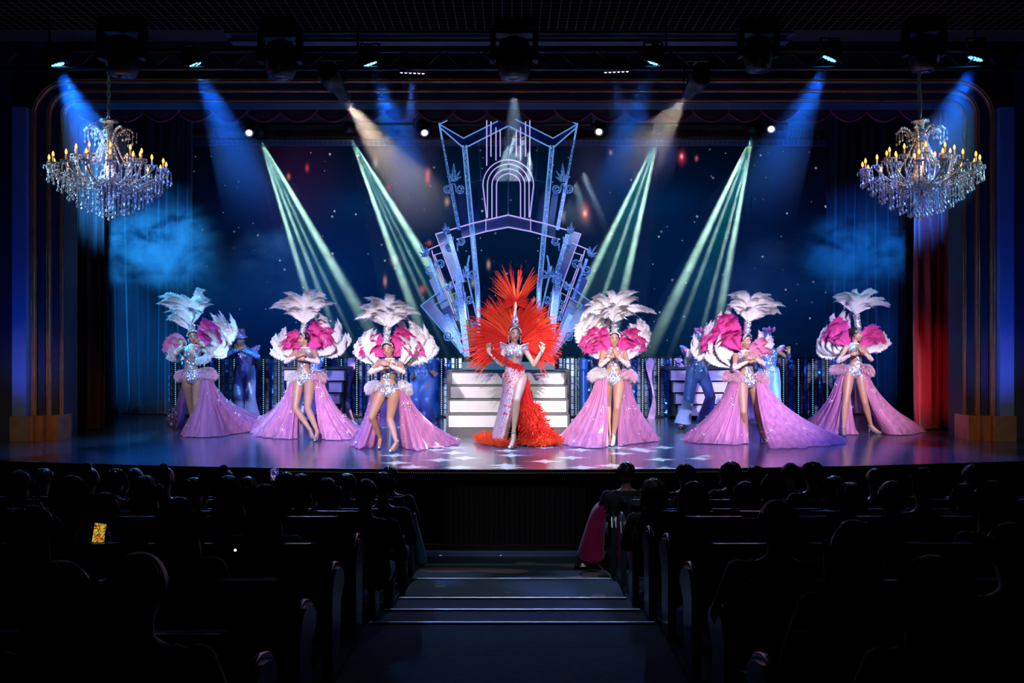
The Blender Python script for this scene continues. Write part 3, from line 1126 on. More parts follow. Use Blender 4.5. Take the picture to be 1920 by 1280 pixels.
# curvy pink cut-outs
for cx, lab in ((655, 'curvy pink cut-out standing behind the fence beside the third dancer from the left'),
                (1222, 'tall curvy pink and violet cut-out standing in the fence right of the staircase'),
                (1275, 'small pink cut-out above the right stepped platform')):
    outl = []
    hpx = 118 if cx != 1275 else 20
    lf, rt = [], []
    for k in range(19):
        v = k / 18
        off = -4 * math.sin(v * 2 * PI * 1.0 + 0.5) if cx != 655 else 4 * math.sin(v * 2 * PI + 0.5)
        wd = 4.2 + 2.6 * math.cos(v * 2 * PI) + (1.0 if v < 0.2 else 0)
        if k == 0:
            wd *= 0.4
        y = 671 + v * hpx
        lf.append((cx + off - wd, y)); rt.append((cx + off + wd, y))
    poly = [(W(x, y, 20.1 if cx != 1275 else 19.45).x, max(0.0, W(x, y, 20.1 if cx != 1275 else 19.45).z)) for x, y in lf + rt[::-1]]
    dz_ = 20.1 if cx != 1275 else 19.45
    b = MB(); b.slab(poly, dz_, dz_ + 0.04)
    tag(b.build('scenic_cutout', mat('pink_violet_paint', (0.62, 0.34, 0.66), 0.35, noise_amt=0.35, noise_scale=7), smooth=False), lab, 'scenery')
# violet-blue tubes between the fence posts
for cx, lab in ((814, 'ribbed blue column left of the staircase'), (1094, 'ribbed blue column right of the staircase')):
    b = MB()
    c = W(cx, 700, 20.0)
    prof = [(0.005, 0.02)]
    for k in range(24):
        z = 0.03 + k * 0.048
        prof += [(0.085, z), (0.095, z + 0.024)]
    prof.append((0.005, 1.19))
    b.lathe(prof, (c.x, 20.0, 0), 16)
    tag(b.build('ribbed_column', mat('ribbed_blue', (0.06, 0.22, 0.75), 0.3, 0.3), smooth=True), lab, 'column')

# ================================================================ art deco arch
DA = 19.6
AK = DA / F
TB = emis('violet_neon', (0.50, 0.42, 1.0), 0.95)
BB = emis('blue_neon', (0.16, 0.40, 1.0), 0.72)


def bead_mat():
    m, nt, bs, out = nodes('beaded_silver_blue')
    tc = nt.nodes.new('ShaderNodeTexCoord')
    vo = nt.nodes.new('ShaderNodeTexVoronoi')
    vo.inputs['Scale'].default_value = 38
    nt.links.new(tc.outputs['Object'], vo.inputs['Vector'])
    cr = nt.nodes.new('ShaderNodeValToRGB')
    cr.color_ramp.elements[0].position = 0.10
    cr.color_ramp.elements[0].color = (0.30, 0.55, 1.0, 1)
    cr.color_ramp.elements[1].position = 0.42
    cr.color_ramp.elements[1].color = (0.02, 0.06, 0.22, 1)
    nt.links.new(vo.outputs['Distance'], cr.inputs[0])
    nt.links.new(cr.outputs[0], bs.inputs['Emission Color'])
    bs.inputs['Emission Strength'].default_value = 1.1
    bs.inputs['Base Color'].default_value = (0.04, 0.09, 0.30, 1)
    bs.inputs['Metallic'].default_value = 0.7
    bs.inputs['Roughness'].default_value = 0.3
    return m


BEAD = bead_mat()
PANEL = mat('dark_blue_mirror', (0.05, 0.13, 0.42), 0.14, 0.5, noise_amt=0.5, noise_scale=2)
PANELC = mat('smoky_mirror', (0.20, 0.33, 0.62), 0.14, 0.4, noise_amt=0.5, noise_scale=1.5)
arch = thing('deco_arch', (-0.07, DA, 0), 'tall art deco arch of blue neon frames, scrolls and mirror fans behind the staircase', 'stage set')
MX = 1906.0


def Ap(x, y, s=0, dy=0.0):
    if s:
        x = MX - x
    p = W(x, y, DA)
    p.y += dy
    return p


def poly_tube(name, pts, r, m, s=0, dy=0.0, close=False):
    P = [Ap(x, y, s, dy) for x, y in pts]
    b = MB()
    if close:
        P = P + [P[0]]
    for i in range(len(P) - 1):
        b.tube([P[i], P[i + 1]], r, 6)
        b.ell(P[i], r * 1.05, 0, 6, 4)
    return b.build(name, m, arch)


def quad_panel(name, pts, m, s=0, dy=0.03):
    P = [Ap(x, y, s, 0) for x, y in pts]
    b = MB()
    b.slab([(p.x, p.z) for p in P], DA + dy, DA + dy + 0.03)
    return b.build(name, m, arch, smooth=False)


def scroll(x, y, r, s, flip=1, tail=None):
    pts = []
    for k in range(34):
        a = k / 33 * 2 * PI * 1.7
        rr = r * (1 - 0.80 * k / 33)
        pts.append(Ap(x + flip * rr * math.cos(a + 0.5), y + rr * math.sin(a + 0.5), s, -0.05))
    b = MB()
    if tail:
        n = 8
        p0 = pts[0]
        p1 = Ap(tail[0], tail[1], s, -0.03)
        pts = [p1.lerp(p0, k / n) + Vector((0, 0, 0.05 * math.sin(PI * k / n))) for k in range(n)] + pts
    b.tube(pts, [0.016 if i < len(pts) - 8 else 0.012 for i in range(len(pts))], 6)
    for k in range(0, len(pts), 2):
        b.ell(pts[k] + Vector((0, -0.015, 0)), 0.013, 0, 5, 4)
    return b.build('scroll', BEAD, arch)


def finial(x, y, h, s, lean=0.0):
    b = MB()
    for k, (a, l) in enumerate(((0, 1.0), (0.55, 0.7), (-0.55, 0.7), (1.0, 0.5), (-1.0, 0.5))):
        p0 = Ap(x, y, s, -0.02)
        a2 = a + lean
        dx, dz = math.sin(a2), math.cos(a2)
        if s:
            dx = -dx
        pts = [p0 + Vector((dx * h * l * AK * q, 0, dz * h * l * AK * q)) for q in (0, 0.3, 0.65, 1.0)]
        b.tube(pts, [0.02, 0.045, 0.03, 0.004], 6, flat=0.6)
    return b.build('finial', BEAD, arch)


for s in (0, 1):
    # tall posts
    for off in (0, 6):
        poly_tube('post', [(868 + off, 274), (892 + off, 540), (898 + off * 0.6, 668)], 0.020, BB, s)
    b = MB()
    P0, P1, P2 = Ap(871, 276, s), Ap(895, 540, s), Ap(900, 668, s)
    b.bar(P0, P1, 0.05, 0.05); b.bar(P1, P2, 0.05, 0.05)
    b.build('post', BEAD, arch, smooth=False)
    poly_tube('post', [(823.7, 232), (859.6, 431)], 0.018, BB, s)
    b = MB(); b.bar(Ap(829, 262, s), Ap(862, 431, s), 0.04, 0.04); b.build('post', BEAD, arch, smooth=False)
    # top zigzag fascia
    poly_tube('top_rail', [(838, 226), (824, 233), (869, 259), (953, 217)], 0.011, BB, s)
    poly_tube('top_rail', [(825, 239), (870, 278), (953, 236)], 0.014, BB, s)
    quad_panel('fascia_panel', [(824, 234), (869, 260), (870, 277), (825, 240)], PANEL, s)
    quad_panel('fascia_panel', [(869, 260), (953, 218), (953, 235), (870, 277)], PANEL, s)
    # hanging light tubes
    for x, y0, y1 in ((912.7, 227, 311), (920.6, 229, 294), (930, 240, 301), (938, 244, 294)):
        poly_tube('light_tube', [(x, y0), (x, y1)], 0.011, TB, s, -0.03)
    # inner slanted panels beside the nested arches
    quad_panel('mirror_panel', [(884, 355), (894, 353), (900, 411), (890, 414)], PANEL, s)
    quad_panel('mirror_panel', [(858, 362), (870, 359), (879, 418), (868, 424)], PANEL, s)
    poly_tube('slat', [(897, 269), (902, 340), (911, 407)], 0.008, mat('dim_rail', (0.2, 0.3, 0.6), 0.3, 0.8), s)
    poly_tube('slat', [(867, 346), (903, 337)], 0.008, mat('dim_rail', (0.2, 0.3, 0.6), 0.3, 0.8), s)
    # lower chevron band
    poly_tube('chevron_rail', [(953, 403), (885, 419), (817, 439)], 0.014, TB, s, -0.02)
    poly_tube('chevron_rail', [(953, 426), (911, 434), (856, 449)], 0.014, TB, s, -0.02)
    poly_tube('chevron_rail', [(911, 410), (911, 434)], 0.008, TB, s, -0.02)
    quad_panel('chevron_panel', [(953, 404), (911, 412), (911, 433), (953, 425)], PANELC, s, 0.0)
    quad_panel('chevron_panel', [(911, 412), (865, 425), (865, 446), (911, 433)], PANEL, s, 0.0)
    # fan of mirrors at the side
    quad_panel('mirror_panel', [(818, 440), (836, 434), (864, 519), (849, 524)], PANELC, s, 0.01)
    poly_tube('fan_frame', [(817, 439), (848, 523), (872, 600)], 0.010, TB, s, -0.02)
    poly_tube('fan_frame', [(835, 434), (866, 525), (880, 600)], 0.012, BB, s, -0.03)
    poly_tube('fan_frame', [(799, 470), (834, 455), ], 0.012, TB, s, -0.02)
    poly_tube('fan_frame', [(812, 479), (831, 473)], 0.009, TB, s, -0.02)
    poly_tube('fan_frame', [(810, 470), (812, 479), (856, 601)], 0.011, TB, s, -0.02)
    poly_tube('fan_frame', [(815, 478), (860, 601)], 0.011, TB, s, -0.02)
    quad_panel('mirror_panel', [(804, 525), (819, 515), (842, 572), (828, 580)], PANELC, s, 0.02)
    quad_panel('mirror_panel', [(828, 580), (842, 572), (866, 636), (860, 640)], PANEL, s, 0.02)
    poly_tube('fan_frame', [(789.5, 573), (856, 522.5), (880, 640), (872, 668), (789.5, 573)], 0.013, BB, s, -0.06)
    poly_tube('fan_frame', [(814.7, 572), (854, 549), (868, 630), (814.7, 572)], 0.010, BB, s, -0.06)
    quad_panel('mirror_panel', [(791, 573), (813, 559), (815, 572), (862, 632), (870, 662)], PANELC, s, -0.04)
    quad_panel('mirror_panel', [(853, 532), (868, 530), (876, 600), (866, 606)], PANELC, s, -0.05)
    quad_panel('mirror_panel', [(868, 600), (878, 598), (882, 640), (874, 650)], mat('bright_mirror', (0.8, 0.82, 0.9), 0.05, 1.0), s, -0.08)
    b = MB()
    b.bar(Ap(858, 512, s, -0.09), Ap(876, 668, s, -0.09), 0.11, 0.05)
    b.bar(Ap(836, 590, s, -0.09), Ap(868, 660, s, -0.09), 0.10, 0.05)
    b.build('jewelled_spine', BEAD, arch, smooth=False)
    b = MB()
    b.bar(Ap(842, 440, s, -0.07), Ap(868, 530, s, -0.07), 0.08, 0.05)
    b.bar(Ap(846, 352, s, -0.03), Ap(861, 431, s, -0.03), 0.07, 0.04)
    b.bar(Ap(806, 486, s, -0.07), Ap(832, 560, s, -0.07), 0.05, 0.05)
    b.build('jewelled_spine', BEAD, arch, smooth=False)
    poly_tube('brace', [(872, 500), (893, 590)], 0.016, BB, s, -0.03)
    poly_tube('brace', [(880, 480), (874, 510)], 0.016, BB, s, -0.03)
    for x, y, r, fl, tl in ((807, 507, 9.5, 1, (817, 488)), (825.6, 494, 9, -1, (815, 512)), (842, 462, 8, 1, (850, 445)),
                            (865, 452.5, 8, -1, (858, 470)), (886, 514, 8, -1, (878, 498)), (855, 569.6, 8.5, 1, (860, 550)),
                            (858.5, 590, 8, 1, (864, 606)), (880, 562, 8, -1, (872, 548)), (840, 630, 9, 1, (856, 640)),
                            (839.7, 354.5, 8.5, 1, (850, 345)), (863, 355, 8.5, -1, (851, 345)), (890, 610, 7, -1, (884, 600)),
                            (866, 524, 6, 1, (860, 516))):
        scroll(x, y, r, s, fl, tl)
    for x, y, h, ln in ((851, 340, 34, 0.0), (838, 437, 20, -0.2), (801, 480, 26, -0.6), (872, 520, 26, 0.3), (846, 543, 24, -0.7)):
        finial(x, y, h, s, ln)
# nested arches
for x0, x1, yt, x0b in ((905.5, 1000.5, 300, 912.7), (914, 992, 308, 914), (922.5, 984, 317, 922.5), (931, 976, 326, 931)):
    cx = (x0 + x1) / 2
    r = (x1 - x0) / 2
    pts = [(x0b, 408)]
    for k in range(17):
        a = PI - PI * k / 16
        pts.append((cx + r * math.cos(a), yt + r - r * math.sin(a)))
    pts.append((2 * cx - x0b, 408))
    poly_tube('arch_tube', pts, 0.011, TB, 0, -0.03)
poly_tube('centre_rod', [(953, 224), (953, 404)], 0.014, mat('dim_rail', (0.2, 0.3, 0.6), 0.3, 0.8), 0)
# lower legs carrying the arch down to the stage
b = MB()
for s in (0, 1):
    b.bar(Ap(876, 640, s, 0.05), Ap(876, 640, s, 0.05) * 1.0 - Vector((0, 0, Ap(876, 640, s).z)), 0.12, 0.08)
    b.bar(Ap(899, 660, s, 0.05), Vector((Ap(899, 660, s).x, DA + 0.05, 0.0)), 0.08, 0.08)
b.build('leg', DARKM, arch, smooth=False)
# ================================================================ lanterns, beams and smoke
LENSW = emis('white_lens', (1.0, 0.86, 0.95), 3.0)
LENSB = emis('blue_lens', (0.10, 0.50, 1.0), 5.0)
LENSC = emis('cyan_lens', (0.14, 0.72, 1.0), 5.0)
LENSG = emis('warm_lens', (0.95, 0.92, 0.75), 0.7)
BODY = mat('lantern_body', (0.018, 0.018, 0.022), 0.4, 0.4)


def frame_to(d):
    x, y, z = basis(d)
    return Matrix((x, y, z)).transposed()


def beam_cone(src, tgt, length, half_deg, m, start=0.12, label='', name='haze'):
    src = Vector(src)
    d = (Vector(tgt) - src).normalized()
    R = frame_to(d)
    b = MB()
    k = math.tan(math.radians(half_deg))
    b.lathe([(start * k + 0.02, start), (length * k + 0.02, length)], src, 20, 0, R)
    o = b.build(name, m)
    return tag(o, label, 'haze', kind='stuff')


def par_can(px, py, D, tgt, lens, label, n=18, r=0.125, bar=False):
    c = W(px, py, D)
    d = (Vector(tgt) - c).normalized()
    R = frame_to(d)
    t = thing('par_light', c, label, 'stage light', 'colour wash lights on the front bar')
    b = MB()
    if not bar:
        b.lathe([(0.05, -0.24), (r * 0.9, -0.16), (r, -0.03), (r, 0.0), (r * 0.92, 0.0)], c, 20, 0, R)
    else:
        b.box(c - d * 0.07, (0.34, 0.10, 0.12), 0, R)
    b.build('housing', BODY, t)
    b = MB()
    if bar:
        for i in range(6):
            for j in range(2):
                b.ell(c + R @ Vector((-0.14 + i * 0.056, -0.025 + j * 0.05, 0.004)), (0.019, 0.019, 0.008), 0, 8, 4, R)
    else:
        b.ell(c + d * 0.004, (0.018, 0.018, 0.008), 0, 8, 4, R)
        for i in range(6):
            a = i * PI / 3
            b.ell(c + R @ Vector((0.042 * math.cos(a), 0.042 * math.sin(a), 0.004)), (0.017, 0.017, 0.008), 0, 8, 4, R)
        for i in range(11):
            a = i * 2 * PI / 11
            b.ell(c + R @ Vector((0.078 * math.cos(a), 0.078 * math.sin(a), 0.004)), (0.015, 0.015, 0.008), 0, 8, 4, R)
    b.build('led_lenses', lens, t)
    b = MB()
    for s in (-1, 1):
        b.bar(c - d * 0.1 + Vector((s * 0.12, 0, 0)), c + Vector((s * 0.12, 0, 0.26)), 0.02, 0.03)
    b.bar(c + Vector((-0.12, 0, 0.26)), c + Vector((0.12, 0, 0.26)), 0.02, 0.03, up=(0, 1, 0))
    b.bar(c + Vector((0, 0, 0.26)), Vector((c.x, 13.35, 5.28)), 0.03, 0.03)
    b.build('yoke', BODY, t, smooth=False)
    return c


def profile_light(px, py, D, tgt, label, L=0.62, r=0.075, lens=None, group='profile spots on the front bar'):
    c = W(px, py, D)
    d = (Vector(tgt) - c).normalized()
    R = frame_to(d)
    t = thing('profile_spotlight', c, label, 'stage light', group)
    b = MB()
    b.lathe([(0.10, -L), (0.13, -L + 0.04), (0.13, -L * 0.55), (0.09, -L * 0.5), (r, -0.02), (r * 1.08, 0.0), (r * 0.95, 0.0)], c, 20, 0, R)
    b.build('barrel', BODY, t)
    b = MB(); b.ell(c - d * 0.008, (r * 0.86, r * 0.86, 0.02), 0, 16, 6, R); b.build('lens', lens or LENSG, t)
    b = MB(); b.tube([c + R @ Vector((r * 1.02 * math.cos(a), r * 1.02 * math.sin(a), 0.002)) for a in [i * 2 * PI / 20 for i in range(20)]], 0.006, 6, close=True)
    b.build('lens_rim', mat('steel_rim', (0.6, 0.6, 0.62), 0.3, 1.0), t)
    b = MB()
    m_ = c - d * L * 0.6
    for s in (-1, 1):
        b.bar(m_ + Vector((s * 0.16, 0, 0)), m_ + Vector((s * 0.16, 0, 0.28)), 0.02, 0.03)
    b.bar(m_ + Vector((-0.16, 0, 0.28)), m_ + Vector((0.16, 0, 0.28)), 0.02, 0.03)
    b.bar(m_ + Vector((0, 0, 0.28)), Vector((m_.x, 13.35, max(5.05, m_.z + 0.3)) if D < 15 else (m_.x, 18.4, 5.78)), 0.03, 0.03)
    b.build('yoke', BODY, t, smooth=False)
    return c


def moving_head(px, py, D, label, lens=None, scale=1.0):
    """seen hanging head down: base on top, yoke arms, round head"""
    c = W(px, py, D)
    t = thing('moving_head', c, label, 'stage light', 'moving head lanterns on the front bar')
    k = scale
    b = MB(); b.box(c + Vector((0, 0, 0.29 * k)), (0.36 * k, 0.26 * k, 0.10 * k)); b.box(c + Vector((0, 0, 0.345 * k)), (0.1 * k, 0.1 * k, 0.03 * k)); b.build('base', BODY, t, smooth=False)
    b = MB()
    for s in (-1, 1):
        b.box(c + Vector((s * 0.19 * k, 0, 0.12 * k)), (0.05 * k, 0.14 * k, 0.28 * k))
    b.box(c + Vector((0, 0, 0.245 * k)), (0.42 * k, 0.14 * k, 0.05 * k))
    b.build('yoke', BODY, t, smooth=False)
    b = MB(); b.lathe([(0.06 * k, 0.20 * k), (0.13 * k, 0.17 * k), (0.16 * k, 0.02 * k), (0.15 * k, -0.10 * k), (0.12 * k, -0.17 * k), (0.10 * k, -0.17 * k)], c, 20); b.build('head', BODY, t)
    b = MB(); b.ell(c + Vector((0, 0, -0.165 * k)), (0.10 * k, 0.10 * k, 0.018 * k), 0, 16, 6)
    b.build('lens', lens or mat('dark_lens', (0.10, 0.06, 0.10), 0.08, 0.8), t)
    return c


# lighting bars
b = MB()
for z in (5.28, 5.05):
    b.tube([(-8.5, 13.35, z), (8.5, 13.35, z)], 0.03, 8)
for i in range(35):
    x = -8.4 + i * 0.5
    b.tube([(x, 13.35, 5.28), (x + 0.25, 13.35, 5.05), (x + 0.5, 13.35, 5.28)], 0.012, 5)
for x in (-6, -2, 2, 6):
    b.tube([(x, 13.35, 5.28), (x, 13.35, 5.64)], 0.015, 6)
tag(b.build('lighting_truss', mat('truss_blue_black', (0.05, 0.07, 0.12), 0.4, 0.6)), 'long dark lighting truss above the front of the stage', 'truss')
b = MB()
px_rect(b, 420, 49, 1490, 62, 13.9, 0.25)
px_rect(b, 430, 73, 1480, 78, 14.0, 0.2)
tag(b.build('trim_6', mat('soffit_navy', (0.03, 0.05, 0.11), 0.5), smooth=False), kind='structure')
b = MB()
for y, z in ((22.0, 6.15), (18.4, 5.78)):
    b = MB()
    b.tube([(-6.0, y, z), (6.0, y, z)], 0.03, 8)
    for x in (-5.5, -1.9, 1.9, 5.5):
        b.tube([(x, y, z), (x, y, 6.3)], 0.02, 6)
    tag(b.build('lighting_bar', DARKM), 'thin lighting bar above the video screen' if y > 20 else 'thin lighting bar behind the swagged valance', 'lighting bar')

HB = haze('blue_haze', (0.55, 0.75, 1.0), 0.20, aniso=0.1)
HW = haze('warm_haze', (1.0, 0.95, 0.88), 0.13, aniso=0.1)
HT = haze('teal_haze', (0.85, 1.0, 0.95), 0.28, 2.2, (0.1, 0.75), aniso=0.0)
haze_floor(HT, 1.1, 3.4, 0.10)
haze_floor(HT, 6.0, 4.3, 0.04)
haze_floor(HB, 2.9, 4.7)
haze_floor(HB, 5.25, 4.8, 0.45)
haze_floor(HW, 2.6, 4.6)
haze_floor(HW, 4.9, 4.2, 0.35)

DL = 13.4
blue_beams = [(107, 122, (200, 330), 900, 15, 2.7, 'far left'), (364, 122, (450, 300), 520, 12, 2.0, 'second from the left'),
              (694, 120, (760, 300), 420, 12, 1.9, 'left of centre'), (1224, 118, (1165, 300), 420, 12, 1.9, 'right of centre'),
              (1555, 110, (1460, 300), 460, 12, 1.9, 'second from the right'), (1829, 110, (1745, 330), 420, 15, 2.7, 'far right')]
for px, py, (tx, ty), pw, ang, ln, where in blue_beams:
    tgt = W(tx, ty, DL + 0.25)
    c = par_can(px, py, DL, tgt, LENSC if 'right' not in where else LENSB, 'round wash light with glowing blue lenses, %s on the front bar' % where)
    spot('beam_' + where.replace(' ', '_'), c + (tgt - c).normalized() * 0.03, tgt, pw * 5.0, (0.01, 0.17, 1.0), ang * 2.2, 1.0, 0.10)
    beam_cone(c, tgt, ln + 0.9, ang * 1.25, HB, label='soft blue haze under the %s wash light' % where)
for px, py, (tx, ty), pw, where in ((773, 135, (765, 330), 330, 'left'), (1156, 133, (1165, 330), 330, 'right')):
    tgt = W(tx, ty, DL + 0.9)
    c = par_can(px, py, DL, tgt, emis('lilac_lens', (0.8, 0.66, 1.0), 2.0), 'tilted batten light with lilac lenses %s of the centre on the front bar' % where, bar=True)
    spot('batten_beam', c + (tgt - c).normalized() * 0.03, tgt, pw, (0.10, 0.24, 1.0), 22, 1.0, 0.03)
    beam_cone(c, tgt, 2.6, 13.5, HB, label='soft blue haze under the lilac batten light %s of centre' % where)
for px, py, (tx, ty), pw, where in ((646, 183, (800, 400), 2100, 'left'), (1290, 176, (1180, 320), 1100, 'right')):
    tgt = W(tx, ty, DL + 3.2)
    c = profile_light(px, py, DL, tgt, 'large profile spotlight %s of centre throwing a warm white beam' % where)
    spot('profile_beam', c + (tgt - c).normalized() * 0.03, tgt, pw, (1.0, 0.86, 0.72), 20, 0.5, 0.04)
    beam_cone(c, tgt, 3.4 if where == 'left' else 2.9, 12.5, HW, label='warm white haze in the beam of the %s profile spotlight' % where)
c = moving_head(964, 112, DL, 'big moving head lantern hanging dead centre of the front bar', mat('dim_lens', (0.3, 0.3, 0.32), 0.2, 0.5), 1.45)
spot('centre_beam', c + Vector((0, 0.1, -0.30)), c + Vector((0, 0.6, -3)), 260, (0.8, 0.88, 1.0), 26, 1.0, 0.04)
beam_cone(c + Vector((0, 0.1, -0.35)), c + Vector((0, 0.6, -3)), 1.2, 13, HB, label='pale haze under the centre moving head')
for px, py, k, lab in ((230, 108, 1.4, 'dark moving head above the left chandelier'), (526, 114, 1.3, 'dark moving head between the two left wash lights'),
                       (1422, 104, 1.2, 'dark moving head between the two right wash lights'), (1732, 102, 1.25, 'dark moving head above the right chandelier')):
    moving_head(px, py, 13.3, lab, None, k)
for px, py, lab in ((467, 249, 'small white spotlight above the leftmost green beams'), (796, 249, 'small white spotlight left of the arch top'),
                    (1123, 247, 'small white spotlight right of the arch top'), (1446, 242, 'small white spotlight above the rightmost green beams')):
    profile_light(px, py, 18.4, (W(px, py, 18.4) + Vector((0.25 * (1 if px < 960 else -1), -1, -0.75))), lab, 0.34, 0.075, LENSW, 'small white spotlights on the rear bar')

# green-white gobo beams from the rear bar
fans = [((487, 258), [(606, 650, 1.6, 1.0), (640, 650, 1.1, 0.9), (668, 650, 0.8, 0.8), (712, 650, 2.3, 0.9)], 'leftmost'),
        ((655, 252), [(800, 650, 2.0, 1.0), (832, 650, 0.9, 0.5), (856, 650, 0.8, 0.6), (898, 650, 2.4, 0.9)], 'second from the left'),
        ((1235, 252), [(1043, 650, 1.9, 0.9), (1098, 650, 1.1, 0.8), (1146, 650, 2.0, 1.0)], 'third from the left'),
        ((1412, 250), [(1222, 650, 2.3, 1.0), (1262, 650, 1.1, 0.6), (1308, 650, 1.0, 0.8), (1338, 650, 1.9, 0.9)], 'rightmost')]
for (sx_, sy_), shafts, where in fans:
    src = W(sx_, sy_, 22.0)
    t = thing('beam_light', src, 'rear lantern throwing green-white shafts, %s of the four' % where, 'stage light', 'beam lanterns on the rear bar')
    b = MB(); b.lathe([(0.06, 0.26), (0.11, 0.2), (0.12, 0.05), (0.08, 0.02)], src, 16); b.build('head', BODY, t)
    b = MB(); b.box(src + Vector((0, 0, 0.33)), (0.3, 0.2, 0.1)); b.build('base', BODY, t, smooth=False)
    b = MB(); b.ell(src + Vector((0, 0, 0.045)), (0.08, 0.08, 0.02), 0, 12, 5); b.build('lens', emis('yellow_green_lens', (0.8, 1.0, 0.45), 1.3), t)
    lo, hi = 1e9, -1e9
    for (tx, ty, wd, it) in shafts:
        tgt = W(tx, ty, 21.6)
        s0 = src + (tgt - src).normalized() * 0.02
        spot('shaft', s0, tgt, 90000 * it * (0.85 if wd > 1.5 else 1.1), (0.60, 1.0, 0.88), wd * 1.75, 1.0, 0.03)
        lo = min(lo, tx - wd * 18 - 20); hi = max(hi, tx + wd * 18 + 20)
    tgt = W((shafts[0][0] + shafts[-1][0]) / 2, 650, 21.6)
    spot('fan_spill', src + (tgt - src).normalized() * 0.02, tgt, 1300, (0.01, 0.50, 0.60), 15, 0.7, 0.012)
    # fan-shaped body of haze
    b = MB()
    pts = []
    for (x, y, q) in ((sx_ - 3, sy_ + 6, 0.1), (sx_ + 3, sy_ + 6, 0.1), (hi, 700, 0.42), (lo, 700, 0.42)):
        for sgn in (-1, 1):
            D_ = 22.0 if q == 0.1 else 21.6
            p = W(x, y, D_); p.y += sgn * q
            pts.append(p)
    b.add(pts, [(6, 4, 2, 0), (1, 3, 5, 7), (2, 3, 1, 0), (4, 5, 3, 2), (6, 7, 5, 4), (0, 1, 7, 6)])
    tag(b.build('haze', HT, smooth=False), 'green-white shafts of light in haze, %s of the four fans' % where, 'haze', kind='stuff')

# drifting smoke at both wings
def smoke(cx, cy, D, rx, rz, ry, dens, label, nsc, con):
    c = W(cx, cy, D)
    me_b = MB()
    me_b.ell((0, 0, 0), (rx, ry, rz), 0, 24, 14)
    me = me_b.build('smoke', haze('smoke_%d' % cx, (0.85, 0.95, 1.0), dens, nsc, con, aniso=0.1, rad=(rx, ry, rz)))
    me.location = c
    return tag(me, label, 'smoke', kind='stuff')


smoke(330, 466, 19.6, 2.5, 0.95, 0.6, 4.0, 'bright blue cloud of stage smoke drifting in from the left wing', 1.6, (0.42, 0.70))
smoke(470, 520, 20.2, 2.2, 1.1, 0.6, 0.55, 'faint blue smoke trailing right from the left cloud', 1.0, (0.3, 0.75))
smoke(1600, 476, 19.6, 2.2, 0.85, 0.6, 2.8, 'blue cloud of stage smoke drifting in from the right wing', 1.5, (0.42, 0.70))
smoke(1470, 520, 20.2, 1.7, 1.0, 0.6, 0.45, 'faint blue smoke trailing left from the right cloud', 1.0, (0.3, 0.75))
spot('smoke_light', (-6.3, 15.6, 4.9), W(260, 465, 19.6), 5200, (0.02, 0.34, 1.0), 44, 0.8, 0.05)
spot('smoke_light', (6.3, 15.6, 4.9), W(1650, 468, 19.6), 2900, (0.01, 0.22, 1.0), 44, 0.8, 0.05)
# ================================================================ people
from mathutils.bvhtree import BVHTree


def remesh(mb, voxel=0.009, smooth=2):
    me = bpy.data.meshes.new('tmp')
    me.from_pydata([tuple(v) for v in mb.v], [], mb.f)
    me.update()
    o = bpy.data.objects.new('tmp', me)
    COL.objects.link(o)
    md = o.modifiers.new('r', 'REMESH')
    md.mode = 'VOXEL'
    md.voxel_size = voxel
    md.use_smooth_shade = True
    if smooth:
        s = o.modifiers.new('s', 'SMOOTH')
        s.iterations = smooth
        s.factor = 0.6
    dg = bpy.context.evaluated_depsgraph_get()
    dg.update()
    ev = o.evaluated_get(dg)
    m2 = ev.to_mesh()
    n = len(m2.vertices)
    co = np.empty(n * 3); m2.vertices.foreach_get('co', co)
    no = np.empty(n * 3); m2.vertices.foreach_get('normal', no)
    fs = [tuple(p.vertices) for p in m2.polygons]
    ev.to_mesh_clear()
    bpy.data.objects.remove(o)
    bpy.data.meshes.remove(me)
    return co.reshape(-1, 3), no.reshape(-1, 3), fs


def ray_pt(px, py, A, La, B=None, Lb=None, lo=-0.7, hi=0.7, bias=0.0):
    """point on the sight line px,py whose distances to A and B fit the bone lengths"""
    best, bd = None, 1e9
    for i in range(141):
        D = A.y + lo + (hi - lo) * i / 140
        p = W(px, py, D)
        e = ((p - A).length - La) ** 2
        if B is not None:
            e += ((p - B).length - Lb) ** 2
        e += 0.02 * (D - A.y - bias) ** 2
        if e < bd:
            best, bd = p, e
    return best


def seg_dist(P, a, b):
    a, b = np.array(a), np.array(b)
    ab = b - a
    t = np.clip(((P - a) @ ab) / (ab @ ab + 1e-9), 0, 1)
    return np.linalg.norm(P - (a + t[:, None] * ab), axis=1), t


def ring_torso(b, path, n=20):
    """path: (centre, lateral, forward, half width, half depth)"""
    vs = []
    for c, lat, fw, w, d in path:
        for j in range(n):
            a = 2 * PI * j / n
            vs.append(c + lat * (w * math.cos(a)) + fw * (d * math.sin(a)))
    fs = []
    k = len(path)
    for i in range(k - 1):
        for j in range(n):
            fs.append((i * n + j, i * n + (j + 1) % n, (i + 1) * n + (j + 1) % n, (i + 1) * n + j))
    fs.append(tuple(reversed(range(n))))
    fs.append(tuple((k - 1) * n + j for j in range(n)))
    b.add(vs, fs)


